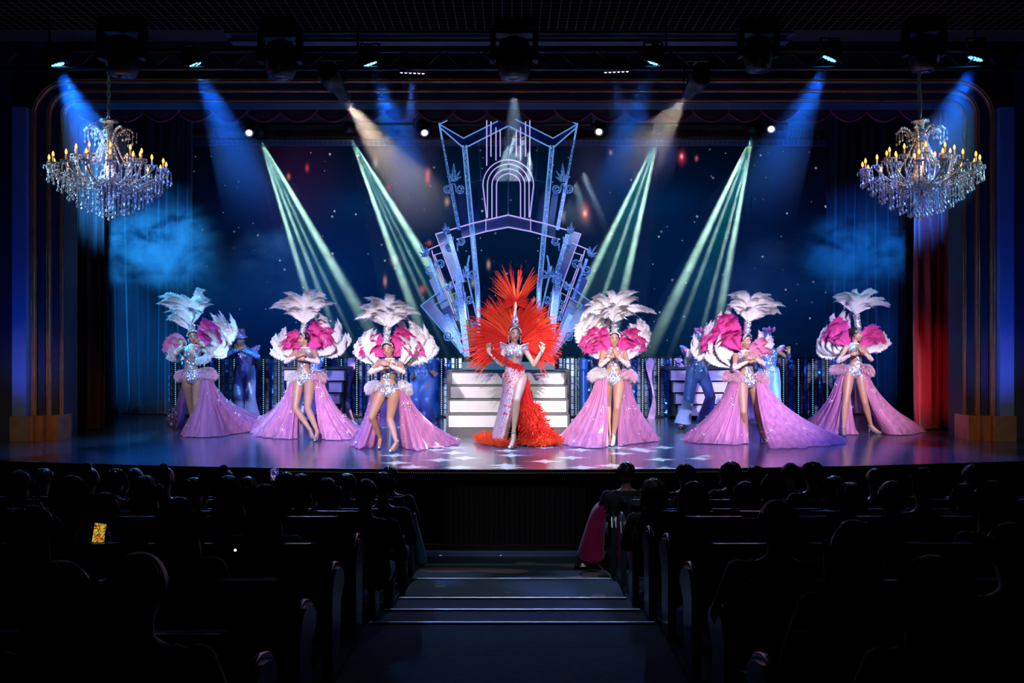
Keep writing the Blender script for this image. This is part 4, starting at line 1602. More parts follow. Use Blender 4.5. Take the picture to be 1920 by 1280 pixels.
def hand_geo(b, wrist, d, palm_n, side, curl=0.5, sc=1.0, m=0):
    """palm, four fingers and a thumb; d = direction of the hand, palm_n = way the palm faces"""
    d = Vector(d).normalized()
    n = Vector(palm_n)
    n = (n - d * n.dot(d)).normalized()
    x = d.cross(n).normalized() * side      # towards the thumb
    L = 0.088 * sc
    R = Matrix((x, n, d)).transposed()
    b.ell(wrist + d * L * 0.5, (0.040 * sc, 0.017 * sc, L * 0.62), m, 12, 8, R)
    b.tube([wrist - d * 0.03, wrist + d * 0.02], [0.024 * sc, 0.027 * sc], 10, m)
    for i, (off, ln) in enumerate(((0.029, 0.072), (0.010, 0.080), (-0.010, 0.074), (-0.028, 0.058))):
        p = wrist + d * L * 0.88 + x * off * sc
        dd = (d + x * off * 3.0).normalized()
        pts = [p]
        ang = 0.0
        for k, q in enumerate((0.45, 0.32, 0.23)):
            ang += curl * (0.7 + 0.25 * i * 0.3) * (0.8 if k == 0 else 1.0)
            v = dd * math.cos(ang) + n * math.sin(ang)
            p = p + v * ln * q * sc
            pts.append(p)
        b.tube(pts, [0.0095 * sc, 0.009 * sc, 0.008 * sc, 0.0055 * sc], 7, m)
    p = wrist + d * L * 0.25 + x * 0.030 * sc
    v = (d * 0.65 + x * 0.75 + n * 0.25).normalized()
    v2 = (d * 0.9 + x * 0.3 + n * 0.45).normalized()
    b.tube([p, p + v * 0.038 * sc, p + v * 0.038 * sc + v2 * 0.03 * sc], [0.013 * sc, 0.010 * sc, 0.007 * sc], 7, m)


SKIN = mat('skin', (0.42, 0.215, 0.145), 0.45, noise_amt=0.06, noise_scale=10)
SKINL = mat('skin_light', (0.50, 0.30, 0.20), 0.42, noise_amt=0.05, noise_scale=10)
LIPS = mat('red_lips', (0.55, 0.02, 0.03), 0.3)
EYEW = mat('eye_white', (0.7, 0.7, 0.7), 0.3)
EYED = mat('eye_dark', (0.012, 0.008, 0.008), 0.25)
LID = mat('eye_shadow', (0.20, 0.07, 0.09), 0.5)
HAIRM = mat('black_hair', (0.012, 0.008, 0.008), 0.35, noise_amt=0.4, noise_scale=20, stretch=(4, 4, 0.4))
SEQ = sparkle('silver_sequins', (0.85, 0.85, 0.9), (0.5, 0.52, 0.62), 95, 0.75, 0.28, 1.0)
SEQD = sparkle('rhinestone_mesh', (0.9, 0.86, 0.86), (0.62, 0.40, 0.36), 80, 0.6, 0.3, 1.0)
GLOVE = sparkle('beaded_gloves', (0.85, 0.52, 0.48), (0.95, 0.85, 0.85), 80, 0.25, 0.35, 0.9)
SHOE = mat('silver_shoe', (0.75, 0.75, 0.8), 0.2, 0.9)


class Fig:
    pass


def make_figure(spec, parent, voxel=0.0095):
    """one continuous body posed from joints given on the photograph; returns joints and surface"""
    g = Fig()
    D = spec['D']
    male = spec.get('male', False)
    k = spec.get('k', 1.0)
    yaw = math.radians(spec.get('yaw', 0))
    lat = Vector((math.cos(yaw), math.sin(yaw), 0))
    roll = math.radians(spec.get('roll', 0))
    lat = (lat + Vector((0, 0, math.sin(roll)))).normalized()
    P = W(*spec['pelvis'], D)
    Wa = W(*spec['waist'], D)
    N = W(*spec['neck'], D - spec.get('lean', 0.02))
    up1 = (N - Wa).normalized()
    fw = lat.cross(Vector((0, 0, 1))).normalized()      # towards the camera when yaw = 0
    if fw.y > 0 and abs(yaw) < 1.5:
        fw = -fw
    fw = Vector((math.sin(yaw), -math.cos(yaw), 0))
    sw = (0.175 if male else 0.150) * k
    hw = (0.090 if male else 0.092) * k
    g.lat, g.fw, g.P, g.Wa, g.N = lat, fw, P, Wa, N
    shL = N - lat * sw - up1 * 0.055 * k
    shR = N + lat * sw - up1 * 0.055 * k
    hlat = Vector((math.cos(yaw * 0.6), math.sin(yaw * 0.6), 0))
    hiL = P - hlat * hw
    hiR = P + hlat * hw
    b = MB()
    Wd = 0.118 if male else 0.098
    path = [(P - Vector((0, 0, 0.075)) * k, hlat, fw, 0.09 * k, 0.07 * k),
            (P - Vector((0, 0, 0.03)) * k, hlat, fw, 0.145 * k, 0.098 * k),
            (P + Vector((0, 0, 0.04)) * k, hlat, fw, (0.140 if male else 0.152) * k, 0.102 * k),
            (P.lerp(Wa, 0.62), hlat, fw, 0.125 * k, 0.092 * k),
            (Wa, lat, fw, Wd * k, 0.080 * k),
            (Wa.lerp(N, 0.22), lat, fw, (Wd + 0.012) * k, 0.086 * k),
            (Wa.lerp(N, 0.48), lat, fw, (0.148 if male else 0.125) * k, 0.098 * k),
            (Wa.lerp(N, 0.68), lat, fw, (0.160 if male else 0.132) * k, 0.098 * k),
            (Wa.lerp(N, 0.84), lat, fw, (0.158 if male else 0.135) * k, 0.080 * k),
            (Wa.lerp(N, 0.95), lat, fw, 0.105 * k, 0.058 * k),
            (N + up1 * 0.01, lat, fw, 0.055 * k, 0.045 * k)]
    ring_torso(b, path)
    if not male:
        for s in (-1, 1):
            b.ell(Wa.lerp(N, 0.56) + lat * s * 0.062 * k + fw * 0.075 * k, (0.056 * k, 0.058 * k, 0.060 * k), 0, 14, 10)
    for s in (-1, 1):
        b.ell(P - Vector((0, 0, 0.035 * k)) + hlat * s * 0.07 * k - fw * 0.06 * k, (0.082 * k, 0.075 * k, 0.085 * k), 0, 14, 10)
    # head
    H = W(*spec['head'], D - spec.get('headd', 0.05))
    hy, hp, hr = [math.radians(a) for a in spec.get('face', (0, 0, 0))]
    R = Matrix.Rotation(hy, 3, 'Z') @ Matrix.Rotation(hp, 3, 'X') @ Matrix.Rotation(hr, 3, 'Y')
    g.H, g.R = H, R

    def hd(x, y, z):
        return H + R @ Vector((x * k, y * k, z * k))
    b.ell(hd(0, 0.018, 0.028), (0.074 * k, 0.092 * k, 0.088 * k), 0, 18, 12, R)
    b.ell(hd(0, -0.018, -0.018), (0.062 * k, 0.068 * k, 0.088 * k), 0, 18, 12, R)
    b.ell(hd(0, -0.050, -0.083), (0.028 * k, 0.026 * k, 0.022 * k), 0, 12, 8, R)
    b.ell(hd(0, -0.020, -0.062), (0.050 * k, 0.048 * k, 0.036 * k), 0, 12, 8, R)
    b.tube([hd(0, -0.074, 0.018), hd(0, -0.092, -0.018), hd(0, -0.086, -0.026)], [0.008 * k, 0.014 * k, 0.012 * k], 8)
    for s in (-1, 1):
        b.ell(hd(s * 0.074, 0.015, -0.005), (0.010 * k, 0.020 * k, 0.030 * k), 0, 8, 6, R)
        b.ell(hd(s * 0.036, -0.055, -0.022), (0.020 * k, 0.018 * k, 0.018 * k), 0, 8, 6, R)
    b.tube([N - up1 * 0.06 * k, N.lerp(hd(0, 0.02, -0.06), 0.5), hd(0, 0.02, -0.03)], [0.060 * k, 0.045 * k, 0.045 * k], 12)
    # arms
    g.arms = []
    for s, sh, key in ((-1, shL, 'armL'), (1, shR, 'armR')):
        a = spec.get(key)
        if a is None:
            continue
        (ex, ey), (hx, hy_), hdp = a[0], a[1], a[2]
        wr = W(hx, hy_, D + hdp)
        el = ray_pt(ex, ey, sh, 0.27 * k, wr, 0.245 * k, bias=-0.03)
        b.ell(sh, (0.052 * k if male else 0.046 * k,) * 3, 0, 12, 8)
        b.tube([sh, sh.lerp(el, 0.35), sh.lerp(el, 0.8), el], [0.046 * k, (0.046 if male else 0.040) * k, 0.034 * k, 0.034 * k], 12)
        b.ell(el, (0.034 * k,) * 3, 0, 10, 8)
        b.tube([el, el.lerp(wr, 0.3), el.lerp(wr, 0.75), wr], [0.034 * k, 0.036 * k, 0.026 * k, 0.021 * k], 12)
        g.arms.append((s, sh, el, wr, a))
    # legs
    g.legs = []
    for s, hi, key in ((-1, hiL, 'legL'), (1, hiR, 'legR')):
        a = spec.get(key)
        if a is None:
            continue
        (kx, ky), (ax, ay), (tx, ty) = a[:3]
        toe = FL(tx, ty, 0.022)
        heel_h = 0.03 if male else 0.085
        an = W(ax, ay, toe.y + (a[3] if len(a) > 3 else 0.06))
        an.z = max(an.z, 0.07 + heel_h * 0.8)
        kn = ray_pt(kx, ky, hi, 0.44 * k, an, 0.42 * k, bias=-0.12)
        b.tube([hi + Vector((0, 0, 0.02)), hi.lerp(kn, 0.25), hi.lerp(kn, 0.6), hi.lerp(kn, 0.92), kn],
               [0.086 * k, 0.088 * k, 0.072 * k, 0.055 * k, 0.053 * k], 16)
        b.ell(kn, (0.053 * k,) * 3, 0, 12, 8)
        calf = (an - kn).normalized()
        bk = Vector((0, 0.012, 0))
        b.tube([kn, kn.lerp(an, 0.28) + bk, kn.lerp(an, 0.6) + bk * 0.5, kn.lerp(an, 0.9), an],
               [0.052 * k, 0.056 * k, 0.044 * k, 0.031 * k, 0.031 * k], 14)
        fd = Vector((toe.x - an.x, toe.y - an.y, 0))
        if fd.length < 0.05:
            fd = Vector((0, -0.10, 0)) + fd
        fd.normalize()
        heel = Vector((an.x, an.y, 0)) - fd * 0.025 + Vector((0, 0, 0.03 + heel_h))
        ball = Vector((an.x, an.y, 0.03)) + fd * 0.11
        tip = ball + fd * 0.055
        b.tube([an, heel + Vector((0, 0, 0.03)), heel], [0.034 * k, 0.032 * k, 0.024 * k], 10)
        b.tube([an + Vector((0, 0, -0.01)), heel.lerp(ball, 0.5) + Vector((0, 0, 0.02)), ball + Vector((0, 0, 0.008)), tip],
               [0.034 * k, 0.030 * k, 0.030 * k, 0.018 * k], 10)
        g.legs.append((s, hi, kn, an, heel, ball, tip, fd))
    co, no, fs = remesh(b, voxel)
    g.co, g.no, g.fs = co, no, fs
    out = MB()
    out.v = [tuple(p) for p in co]
    out.f = list(fs)
    out.m = [0] * len(fs)
    bvh = BVHTree.FromPolygons([Vector(p) for p in co], fs)

    def surf(x, z):
        o_ = hd(x, -0.25, z)
        dr = R @ Vector((0, 1, 0))
        h = bvh.ray_cast(o_, dr, 0.4)
        return (h[0] if h[0] is not None else hd(x, -0.075, z))
    for s in (-1, 1):
        out.ell(surf(s * 0.031, 0.012), (0.0165 * k, 0.006 * k, 0.0085 * k), 4, 10, 6, R)
        out.ell(surf(s * 0.031, 0.006), (0.0135 * k, 0.007 * k, 0.0055 * k), 1, 10, 6, R)
        out.ell(surf(s * 0.031, 0.006) + R @ Vector((0, -0.004 * k, 0)), (0.006 * k, 0.005 * k, 0.006 * k), 2, 8, 6, R)
        pts = [surf(s * x, z) + R @ Vector((0, -0.002, 0)) for x, z in ((0.014, 0.030), (0.032, 0.037), (0.050, 0.030))]
        out.tube(pts, [0.003 * k, 0.0042 * k, 0.0022 * k], 6, 2)
        out.tube([surf(s * x, z) + R @ Vector((0, -0.003, 0)) for x, z in ((0.016, 0.011), (0.031, 0.017), (0.049, 0.014))], [0.002 * k, 0.003 * k, 0.002 * k], 6, 2)
    lip = 0.017 if male else 0.021
    out.ell(surf(0, -0.050), (lip * k, 0.008 * k, 0.0055 * k), 3, 12, 6, R)
    out.ell(surf(0, -0.059), (lip * 0.8 * k, 0.009 * k, 0.0060 * k), 3, 12, 6, R)
    if spec.get('smile'):
        out.ell(surf(0, -0.0545) + R @ Vector((0, -0.006 * k, 0)), (0.013 * k, 0.004 * k, 0.003 * k), 1, 8, 6, R)
    for (s, sh, el, wr, a) in g.arms:
        d = (wr - el).normalized()
        hdn = Vector(a[3]) if len(a) > 3 and a[3] else d
        pn = Vector(a[4]) if len(a) > 4 and a[4] else Vector((0, -1, -0.2))
        hand_geo(out, wr, hdn, pn, a[6] if len(a) > 6 else -s, a[5] if len(a) > 5 else 0.5, k * 1.0)
    g.body = out.build('body', [spec.get('skin', SKIN), EYEW, EYED, LIPS if not male else mat('male_lips', (0.42, 0.14, 0.10), 0.5), LID], parent)
    # vertex regions
    names, dist = [], []
    tors = [(g.P, Wa), (Wa, N)]
    cand = []
    for a_, b_ in tors:
        d_, t_ = seg_dist(co, a_, b_)
        cand.append(('torso', d_ - 0.115 * k, t_))
    cand.append(('head',) + (lambda q: (q[0] - 0.07 * k, q[1]))(seg_dist(co, N + up1 * 0.05, hd(0, 0, 0.02))))
    for (s, sh, el, wr, a) in g.arms:
        q = seg_dist(co, sh, el); cand.append(('upper' + 'LR'[s > 0], q[0] - 0.038 * k, q[1]))
        q = seg_dist(co, el, wr); cand.append(('fore' + 'LR'[s > 0], q[0] - 0.03 * k, q[1]))
    for (s, hi, kn, an, heel, ball, tip, fd) in g.legs:
        q = seg_dist(co, hi, kn); cand.append(('thigh' + 'LR'[s > 0], q[0] - 0.075 * k, q[1]))
        q = seg_dist(co, kn, an); cand.append(('shin' + 'LR'[s > 0], q[0] - 0.048 * k, q[1]))
        q = seg_dist(co, heel, tip); cand.append(('foot' + 'LR'[s > 0], q[0] - 0.03 * k, q[1]))
    D_ = np.stack([c[1] for c in cand])
    T_ = np.stack([c[2] for c in cand])
    w = D_.argmin(0)
    g.reg = np.array([c[0] for c in cand])[w]
    g.t = T_[w, np.arange(len(w))]
    g.k = k
    # torso coordinates: x lateral, y forward, z height above the crotch
    rel = co - np.array(P)
    g.tz = rel[:, 2] + 0.085 * k
    axis_x = np.interp(rel[:, 2], [0, Wa.z - P.z, N.z - P.z], [0, 0, 0])
    cx = np.interp(co[:, 2], [P.z, Wa.z, N.z], [P.x, Wa.x, N.x])
    cy = np.interp(co[:, 2], [P.z, Wa.z, N.z], [P.y, Wa.y, N.y])
    g.tx = (co[:, 0] - cx) * lat.x + (co[:, 1] - cy) * lat.y
    g.ty = (co[:, 0] - cx) * fw.x + (co[:, 1] - cy) * fw.y
    return g


def shell(g, mask, off, name, m, parent):
    idx = np.nonzero(mask)[0]
    mp = -np.ones(len(mask), int)
    mp[idx] = np.arange(len(idx))
    b = MB()
    b.v = [tuple(p) for p in (g.co[idx] + g.no[idx] * off)]
    b.f = [tuple(int(mp[i]) for i in f) for f in g.fs if all(mask[i] for i in f)]
    b.m = [0] * len(b.f)
    return b.build(name, m, parent)


# ---------------------------------------------------------------- feathers
def plume_mesh(name, seed, curl=0.22, bend=0.12, width=0.17, nb=66, droop=0.05, m=None, tipcurl=0.16):
    rnd = random.Random(seed)

    def path(t):
        tt = max(0.0, t - 0.55) / 0.45
        return Vector((bend * t * t + tipcurl * 0.5 * tt * tt * (1 if bend >= 0 else -1), -curl * t ** 3 - 0.10 * tt * tt, t - 0.12 * tt ** 2.2))
    vs, fs = [], []
    mbp = MB()
    mbp.tube([path(i / 12) for i in range(13)], [0.008 * (1 - i / 14) + 0.001 for i in range(13)], 4, 0)
    for layer in range(2):
        for i in range(nb):
            t = 0.10 + 0.90 * (i + rnd.random() * 0.6) / nb
            t = min(1.0, t ** 0.85)
            prof = min(1.0, (t - 0.05) * 2.4) * (1.0 - 0.10 * t)
            c = path(t)
            dirn = (path(min(1, t + 0.02)) - path(t - 0.02)).normalized()
            side0 = Vector((1, 0, 0)) - dirn * dirn.x
            side0.normalize()
            for s in (-1, 1):
                L = width * prof * rnd.uniform(0.72, 1.12)
                a = rnd.uniform(0.45, 0.85) * (0.55 + 0.35 * t)
                out = (side0 * s * math.cos(a) + dirn * math.sin(a) + Vector((0, rnd.uniform(-0.35, 0.25), 0))).normalized()
                d2 = (out + Vector((0, -droop * 5 * rnd.random() - 0.15, -0.35 * rnd.random()))).normalized()
                p0 = c
                p1 = p0 + out * L * 0.55
                p2 = p1 + d2 * L * 0.5
                w = dirn * 0.011
                o = len(vs)
                vs += [p0 - w, p0 + w, p1 - w * 0.9, p1 + w * 0.9, p2]
                fs += [(o, o + 1, o + 3, o + 2), (o + 2, o + 3, o + 4)]
    mbp.add(vs, fs, 0)
    me = bpy.data.meshes.new(name)
    me.from_pydata([tuple(v) for v in mbp.v], [], mbp.f)
    me.materials.append(m)
    me.polygons.foreach_set('use_smooth', [True] * len(mbp.f))
    me.update()
    return me


FW = sheer('white_ostrich', (0.97, 0.94, 0.96), 1.0, 0.28)
FP = sheer('hot_pink_ostrich', (0.97, 0.12, 0.50), 1.0, 0.40)
FPL = sheer('light_pink_ostrich', (0.95, 0.38, 0.62), 1.0, 0.40)
FR = sheer('red_feather', (0.84, 0.045, 0.030), 1.0, 0.35)
FRO = sheer('orange_red_feather', (0.90, 0.10, 0.035), 1.0, 0.35)
BOA = sheer('pale_pink_boa', (0.99, 0.62, 0.76), 1.0, 0.3)
BOAW = sheer('white_pink_boa', (0.98, 0.90, 0.95), 1.0, 0.3)
PW = [plume_mesh('plume', 10 + i, 0.20 + 0.07 * i, 0.06 + 0.10 * (i % 3), 0.120 + 0.02 * (i % 2), m=FW, tipcurl=0.24) for i in range(4)]
PS = [plume_mesh('plume', 80 + i, 0.10 + 0.05 * i, 0.10 + 0.08 * i, 0.115 + 0.015 * (i % 2), m=FW, tipcurl=0.10) for i in range(3)]
PP = [plume_mesh('plume', 30 + i, 0.14 + 0.06 * i, 0.02 + 0.05 * (i % 3), 0.14, m=FP, tipcurl=0.10) for i in range(3)]
PL = [plume_mesh('plume', 50 + i, 0.14 + 0.06 * i, 0.02 + 0.05 * (i % 3), 0.14, m=FPL, tipcurl=0.10) for i in range(2)]


def spike_mesh(name, seed, m, curve=0.06, n=7, width=0.027, spread=0.12):
    """a tuft of long pointed feathers"""
    rnd = random.Random(seed)
    b = MB()
    for i in range(n):
        a = (i / (n - 1) - 0.5) * 2 * spread + rnd.uniform(-0.02, 0.02)
        L = rnd.uniform(0.72, 1.0)
        wd = width * rnd.uniform(0.8, 1.2)
        cv = curve * rnd.uniform(0.4, 1.6)
        d = rnd.uniform(-0.06, 0.06)
        rows = []
        for k in range(9):
            t = k / 8
            c = Vector((math.sin(a) * L * t + cv * t * t, d * t - 0.10 * t * t, math.cos(a) * L * t))
            w = wd * (0.35 + 1.0 * math.sin(PI * min(1, t * 0.85 + 0.12))) * (1 - t ** 3)
            rows.append([c + Vector((-w, 0.006, 0)), c + Vector((0, -0.008, 0)), c + Vector((w, 0.006, 0))])
        b.grid(rows)
        for k in range(10):
            t = 0.25 + 0.07 * k
            c = Vector((math.sin(a) * L * t + cv * t * t, d * t - 0.10 * t * t, math.cos(a) * L * t))
            for s in (-1, 1):
                e = c + Vector((s * rnd.uniform(0.02, 0.05), rnd.uniform(-0.02, 0.02), rnd.uniform(0.05, 0.12)))
                b.add([c + Vector((0, 0, -0.008)), c + Vector((0, 0, 0.008)), e], [(0, 1, 2)])
    me = bpy.data.meshes.new(name)
    me.from_pydata([tuple(v) for v in b.v], [], b.f)
    me.materials.append(m)
    me.polygons.foreach_set('use_smooth', [True] * len(b.f))
    me.update()
    return me


SR = [spike_mesh('feather', 70 + i, (FR, FRO, FR)[i], 0.06 + 0.10 * i, n=5) for i in range(3)]
SN = spike_mesh('feather', 79, FR, 0.05, n=4, width=0.020, spread=0.06)


def place_feather(me, base, ang, L, parent, flip=1, lean=0.0, wid=1.0, name='plume', twist=0.0):
    """ang: degrees clockwise from straight up as seen by the audience"""
    a = math.radians(ang)
    z = Vector((math.sin(a), -lean, math.cos(a))).normalized()
    y = Vector((math.sin(math.radians(twist)), 1, 0))
    y = (y - z * y.dot(z)).normalized()
    x = y.cross(z).normalized()
    M = Matrix((x * L * wid * flip, y * L, z * L)).transposed().to_4x4()
    o0 = Vector((0, 0, 0))
    p = parent
    while p is not None:
        o0 += p.location
        p = p.parent
    M.translation = Vector(base) - o0
    o = bpy.data.objects.new(name, me)
    COL.objects.link(o)
    o.parent = parent
    o.matrix_local = M
    return o


def cluster(parent, meshes, cx, cy, D, a0, a1, n, Lpx, seed=0, lean=0.0, wid=1.0, spread=0.05, lvar=0.12, name='plume', inner=True):
    rnd = random.Random(seed)
    if inner and n > 5:
        cluster(parent, meshes, cx, cy, D - 0.07, a0 * 0.85, a1 * 0.85, n // 2, Lpx * 0.72, seed + 1000, lean + 0.22, wid * 1.15, spread, lvar, name, False)
    for i in range(n):
        u = i / max(1, n - 1)
        a = a0 + (a1 - a0) * u + rnd.uniform(-3, 3)
        L = Lpx * D / F * rnd.uniform(1 - lvar, 1 + lvar)
        base = W(cx, cy, D + rnd.uniform(-spread, spread))
        fl = 1 if a >= 0 else -1
        if meshes is PS:
            fl = -fl
            a += 14 * (-fl)
        place_feather(rnd.choice(meshes), base, a, L, parent, fl, lean + rnd.uniform(-0.12, 0.12), wid * rnd.uniform(0.9, 1.15), name, rnd.uniform(-30, 30))


def fluff(name, pts, r, m, parent, n=500, seed=0, L=0.07, w=0.006):
    rnd = random.Random(seed)
    pts = [Vector(p) for p in pts]
    b = MB()
    b.tube(pts, [r * 0.55] * len(pts), 8)
    for e in (pts[0], pts[-1]):
        b.ell(e, (r * 0.55,) * 3, 0, 10, 6)
    for i in range(n):
        u = rnd.random() * (len(pts) - 1)
        k = min(int(u), len(pts) - 2)
        c = pts[k].lerp(pts[k + 1], u - k)
        d = Vector((rnd.gauss(0, 1), rnd.gauss(0, 1), rnd.gauss(0, 1))).normalized()
        if d.y > 0.3:
            d.y *= -1
        s = d.cross(Vector((rnd.gauss(0, 1), rnd.gauss(0, 1), rnd.gauss(0, 1)))).normalized() * w
        p0 = c + d * r * 0.4
        p1 = c + d * (r * 0.7 + L * 0.4)
        p2 = c + d * (r + L * rnd.uniform(0.1, 0.7)) + Vector((0, 0, -0.02))
        b.add([p0 - s, p0 + s, p1 - s, p1 + s, p2], [(0, 1, 3, 2), (2, 3, 4)])
    return b.build(name, m, parent)


# ---------------------------------------------------------------- trains and skirts
def resample(pts, n):
    pts = [Vector(p) for p in pts]
    # Catmull-Rom through the points
    dense = []
    for i in range(len(pts) - 1):
        p0 = pts[max(i - 1, 0)]; p1 = pts[i]; p2 = pts[i + 1]; p3 = pts[min(i + 2, len(pts) - 1)]
        for k in range(12):
            t = k / 12
            dense.append(0.5 * ((2 * p1) + (p2 - p0) * t + (2 * p0 - 5 * p1 + 4 * p2 - p3) * t * t + (3 * p1 - p0 - 3 * p2 + p3) * t ** 3))
    dense.append(pts[-1])
    cum = [0.0]
    for i in range(1, len(dense)):
        cum.append(cum[-1] + (dense[i] - dense[i - 1]).length)
    out = []
    j = 0
    for i in range(n):
        s = cum[-1] * i / (n - 1)
        while j < len(cum) - 2 and cum[j + 1] < s:
            j += 1
        d = cum[j + 1] - cum[j]
        out.append(dense[j].lerp(dense[j + 1], (s - cum[j]) / d if d > 1e-9 else 0))
    return out


def train(name, top, hem, m, parent, folds=34, amp=0.035, seed=0, n=200, rows=22, power=1.0, sag=0.06, hemz=0.03, puddle=0.10):
    rnd = random.Random(seed)
    T = resample(top, n)
    Hm = resample(hem, n)
    ph = [rnd.uniform(0, 6.28) for _ in range(5)]
    cen = sum(T, Vector()) / n
    P = []
    for i in range(n):
        u = i / (n - 1)
        a, h = T[i], Hm[i]
        h = Vector((h.x, h.y, hemz))
        outd = Vector((h.x - cen.x, h.y - cen.y, 0))
        if outd.length < 1e-4:
            outd = Vector((0, 1, 0))
        dist = outd.length
        outd.normalize()
        tan = Vector((-outd.y, outd.x, 0))
        warp = u + 0.010 * math.sin(9 * u + ph[3])
        col = []
        for j in range(rows + 1):
            v = j / rows
            p = a.lerp(h, v)
            q = v ** (1.0 + 0.35 * power)
            p.x = a.x + (h.x - a.x) * q
            p.y = a.y + (h.y - a.y) * q
            p.z = a.z + (h.z - a.z) * (v ** 0.92)
            p.z -= sag * math.sin(PI * v) * min(1.0, dist * 0.6)
            A = amp * (0.30 + 1.0 * v)
            f = math.sin(2 * PI * folds * warp + ph[0] + 1.2 * math.sin(2.1 * v + ph[4])) + 0.7 * math.sin(2 * PI * folds * 0.37 * warp + ph[1] + v * 1.5) + 0.45 * math.sin(2 * PI * folds * 2.3 * warp + ph[2] + 0.8 * v) + 0.30 * math.sin(2 * PI * folds * 4.1 * warp + ph[3] - v)
            p += outd * A * f * 0.6 + tan * A * 0.5 * math.cos(2 * PI * folds * warp + ph[1])
            if j == rows:
                p += outd * puddle * (0.25 + 0.35 * math.sin(2 * PI * folds * 0.5 * warp + ph[2]))
                p.z = 0.012
            elif j == rows - 1:
                p.z = max(0.02, p.z * 0.55 + 0.02 + 0.02 * math.sin(f * 2))
            p.z = max(p.z, 0.010)
            col.append(p)
        P.append(col)
    b = MB()
    b.grid(P)
    o = b.build(name, m, parent)
    return o, P


def gems(parent, P, n, seed, r=0.014, v0=0.1, v1=1.0):
    """rhinestone flowers sewn on the outer cloth"""
    rnd = random.Random(seed)
    b = MB()
    nr = len(P[0]) - 1
    for _ in range(n):
        i = rnd.randrange(2, len(P) - 2)
        j = int((v0 + (v1 - v0) * rnd.random()) * nr)
        c = P[i][j] + Vector((0, -0.012, 0))
        rr = r * rnd.choice((0.45, 0.5, 0.6, 1.0))
        b.ell(c, (rr, rr * 0.6, rr), 0, 6, 4)
        if rr > 0.012:
            for q in range(5):
                a = q * 2 * PI / 5
                b.ell(c + Vector((0.03 * math.cos(a), 0, 0.03 * math.sin(a))), (0.007, 0.006, 0.007), 0, 5, 4)
    return tag(b.build('rhinestones', mat('rhinestone', (0.95, 0.97, 1.0), 0.08, 0.15), parent), kind='stuff')


TULLE = sheer('orchid_tulle', (0.86, 0.36, 0.64), 0.70, 0.42, 5.0, 0.03, (3, 3, 0.35))
TULLE2 = sheer('lilac_lining', (0.55, 0.20, 0.56), 0.80, 0.40, 6.0, 0.02, (3, 3, 0.4))


def heels(g, parent, m=SHOE):
    for (s, hi, kn, an, heel, ball, tip, fd) in g.legs:
        b = MB()
        hx = heel - Vector((0, 0, 0.02))
        b.tube([hx + Vector((0, 0, 0.012)), hx.lerp(ball, 0.5) + Vector((0, 0, -0.012)), ball + Vector((0, 0, -0.010)), tip + Vector((0, 0, -0.006)) + fd * 0.01],
               [0.030, 0.028, 0.034, 0.022], 10, flat=0.75)
        b.tube([hx, Vector((hx.x, hx.y, 0.0)) - fd * 0.008], [0.016, 0.007], 8)
        b.tube([an + Vector((0.036 * math.cos(a), 0.036 * math.sin(a), 0.0)) for a in [i * PI / 6 for i in range(12)]], 0.006, 5, close=True)
        b.ell(tip - fd * 0.02 + Vector((0, 0, 0.004)), (0.030, 0.030, 0.020), 0, 10, 6)
        b.build('high_heel', m, parent)


def hair_cap(g, parent, bun=True, m=None, length=0.0, part=0.0):
    k = g.k
    R, H = g.R, g.H
    P = []
    for i in range(13):
        th = math.radians(3 + i * 10.5)
        row = []
        for j in range(33):
            a = 2 * PI * j / 32
            front = max(0.0, -math.sin(a))          # 1 at the forehead
            lim = math.radians(128) - front ** 0.8 * math.radians(76)
            t = min(th, lim)
            v = Vector((math.sin(t) * math.cos(a) * 0.081, 0.020 + math.sin(t) * math.sin(a) * 0.101, 0.026 + math.cos(t) * 0.097))
            row.append(H + R @ (v * k))
        P.append(row)
    b = MB()
    b.grid(P)
    if bun:
        b.ell(H + R @ (Vector((0, 0.095, 0.055)) * k), (0.05 * k, 0.045 * k, 0.045 * k), 0, 12, 8)
    return b.build('hair', m or HAIRM, parent, solid=0.004)


def tiara(g, parent, m, top, w0=0.03, w1=0.055):
    """beaded headband with a flared stalk up to the plumes"""
    k = g.k
    H, R = g.H, g.R
    b = MB()
    pts = [H + R @ (Vector((0.083 * math.cos(a), -0.035 + 0.01 * math.sin(a), 0.030 + 0.080 * math.sin(a))) * k) for a in [PI * i / 18 for i in range(19)]]
    b.tube(pts, 0.011, 8)
    b.tube([p + R @ Vector((0, -0.02, 0.0)) for p in pts[3:-3]], 0.012, 8)
    base = H + R @ (Vector((0, -0.02, 0.105)) * k)
    top = Vector(top)
    axis = top - base
    n = 8
    pr = []
    for i in range(n + 1):
        t = i / n
        r = (0.052 * (1 - t) + w0 * t * 1.3) if t < 0.45 else (0.052 * 0.55 + w0 * 0.58) + (w1 - 0.045) * (t - 0.45) / 0.55
        pr.append((r, axis.length * t))
    x, y, z = basis(axis)
    b.lathe(pr, base, 14, 0, Matrix((x, y, z)).transposed())
    rnd = random.Random(3)
    for i in range(26):
        t = rnd.random()
        a = rnd.uniform(-PI, 0)
        rr = 0.045 + 0.01 * rnd.random()
        b.ell(base.lerp(top, t) + x * rr * math.cos(a) + Vector((0, -rr * 0.9, 0)) * abs(math.sin(a)), 0.010, 0, 6, 4)
    b.build('tiara', m, parent)
    b = MB()
    for s in (-1, 1):
        for q in range(4):
            b.ell(H + R @ (Vector((s * 0.084, 0.0, -0.035 - q * 0.018)) * k), 0.008 - 0.001 * q, 0, 6, 4)
    b.build('earrings', m, parent)


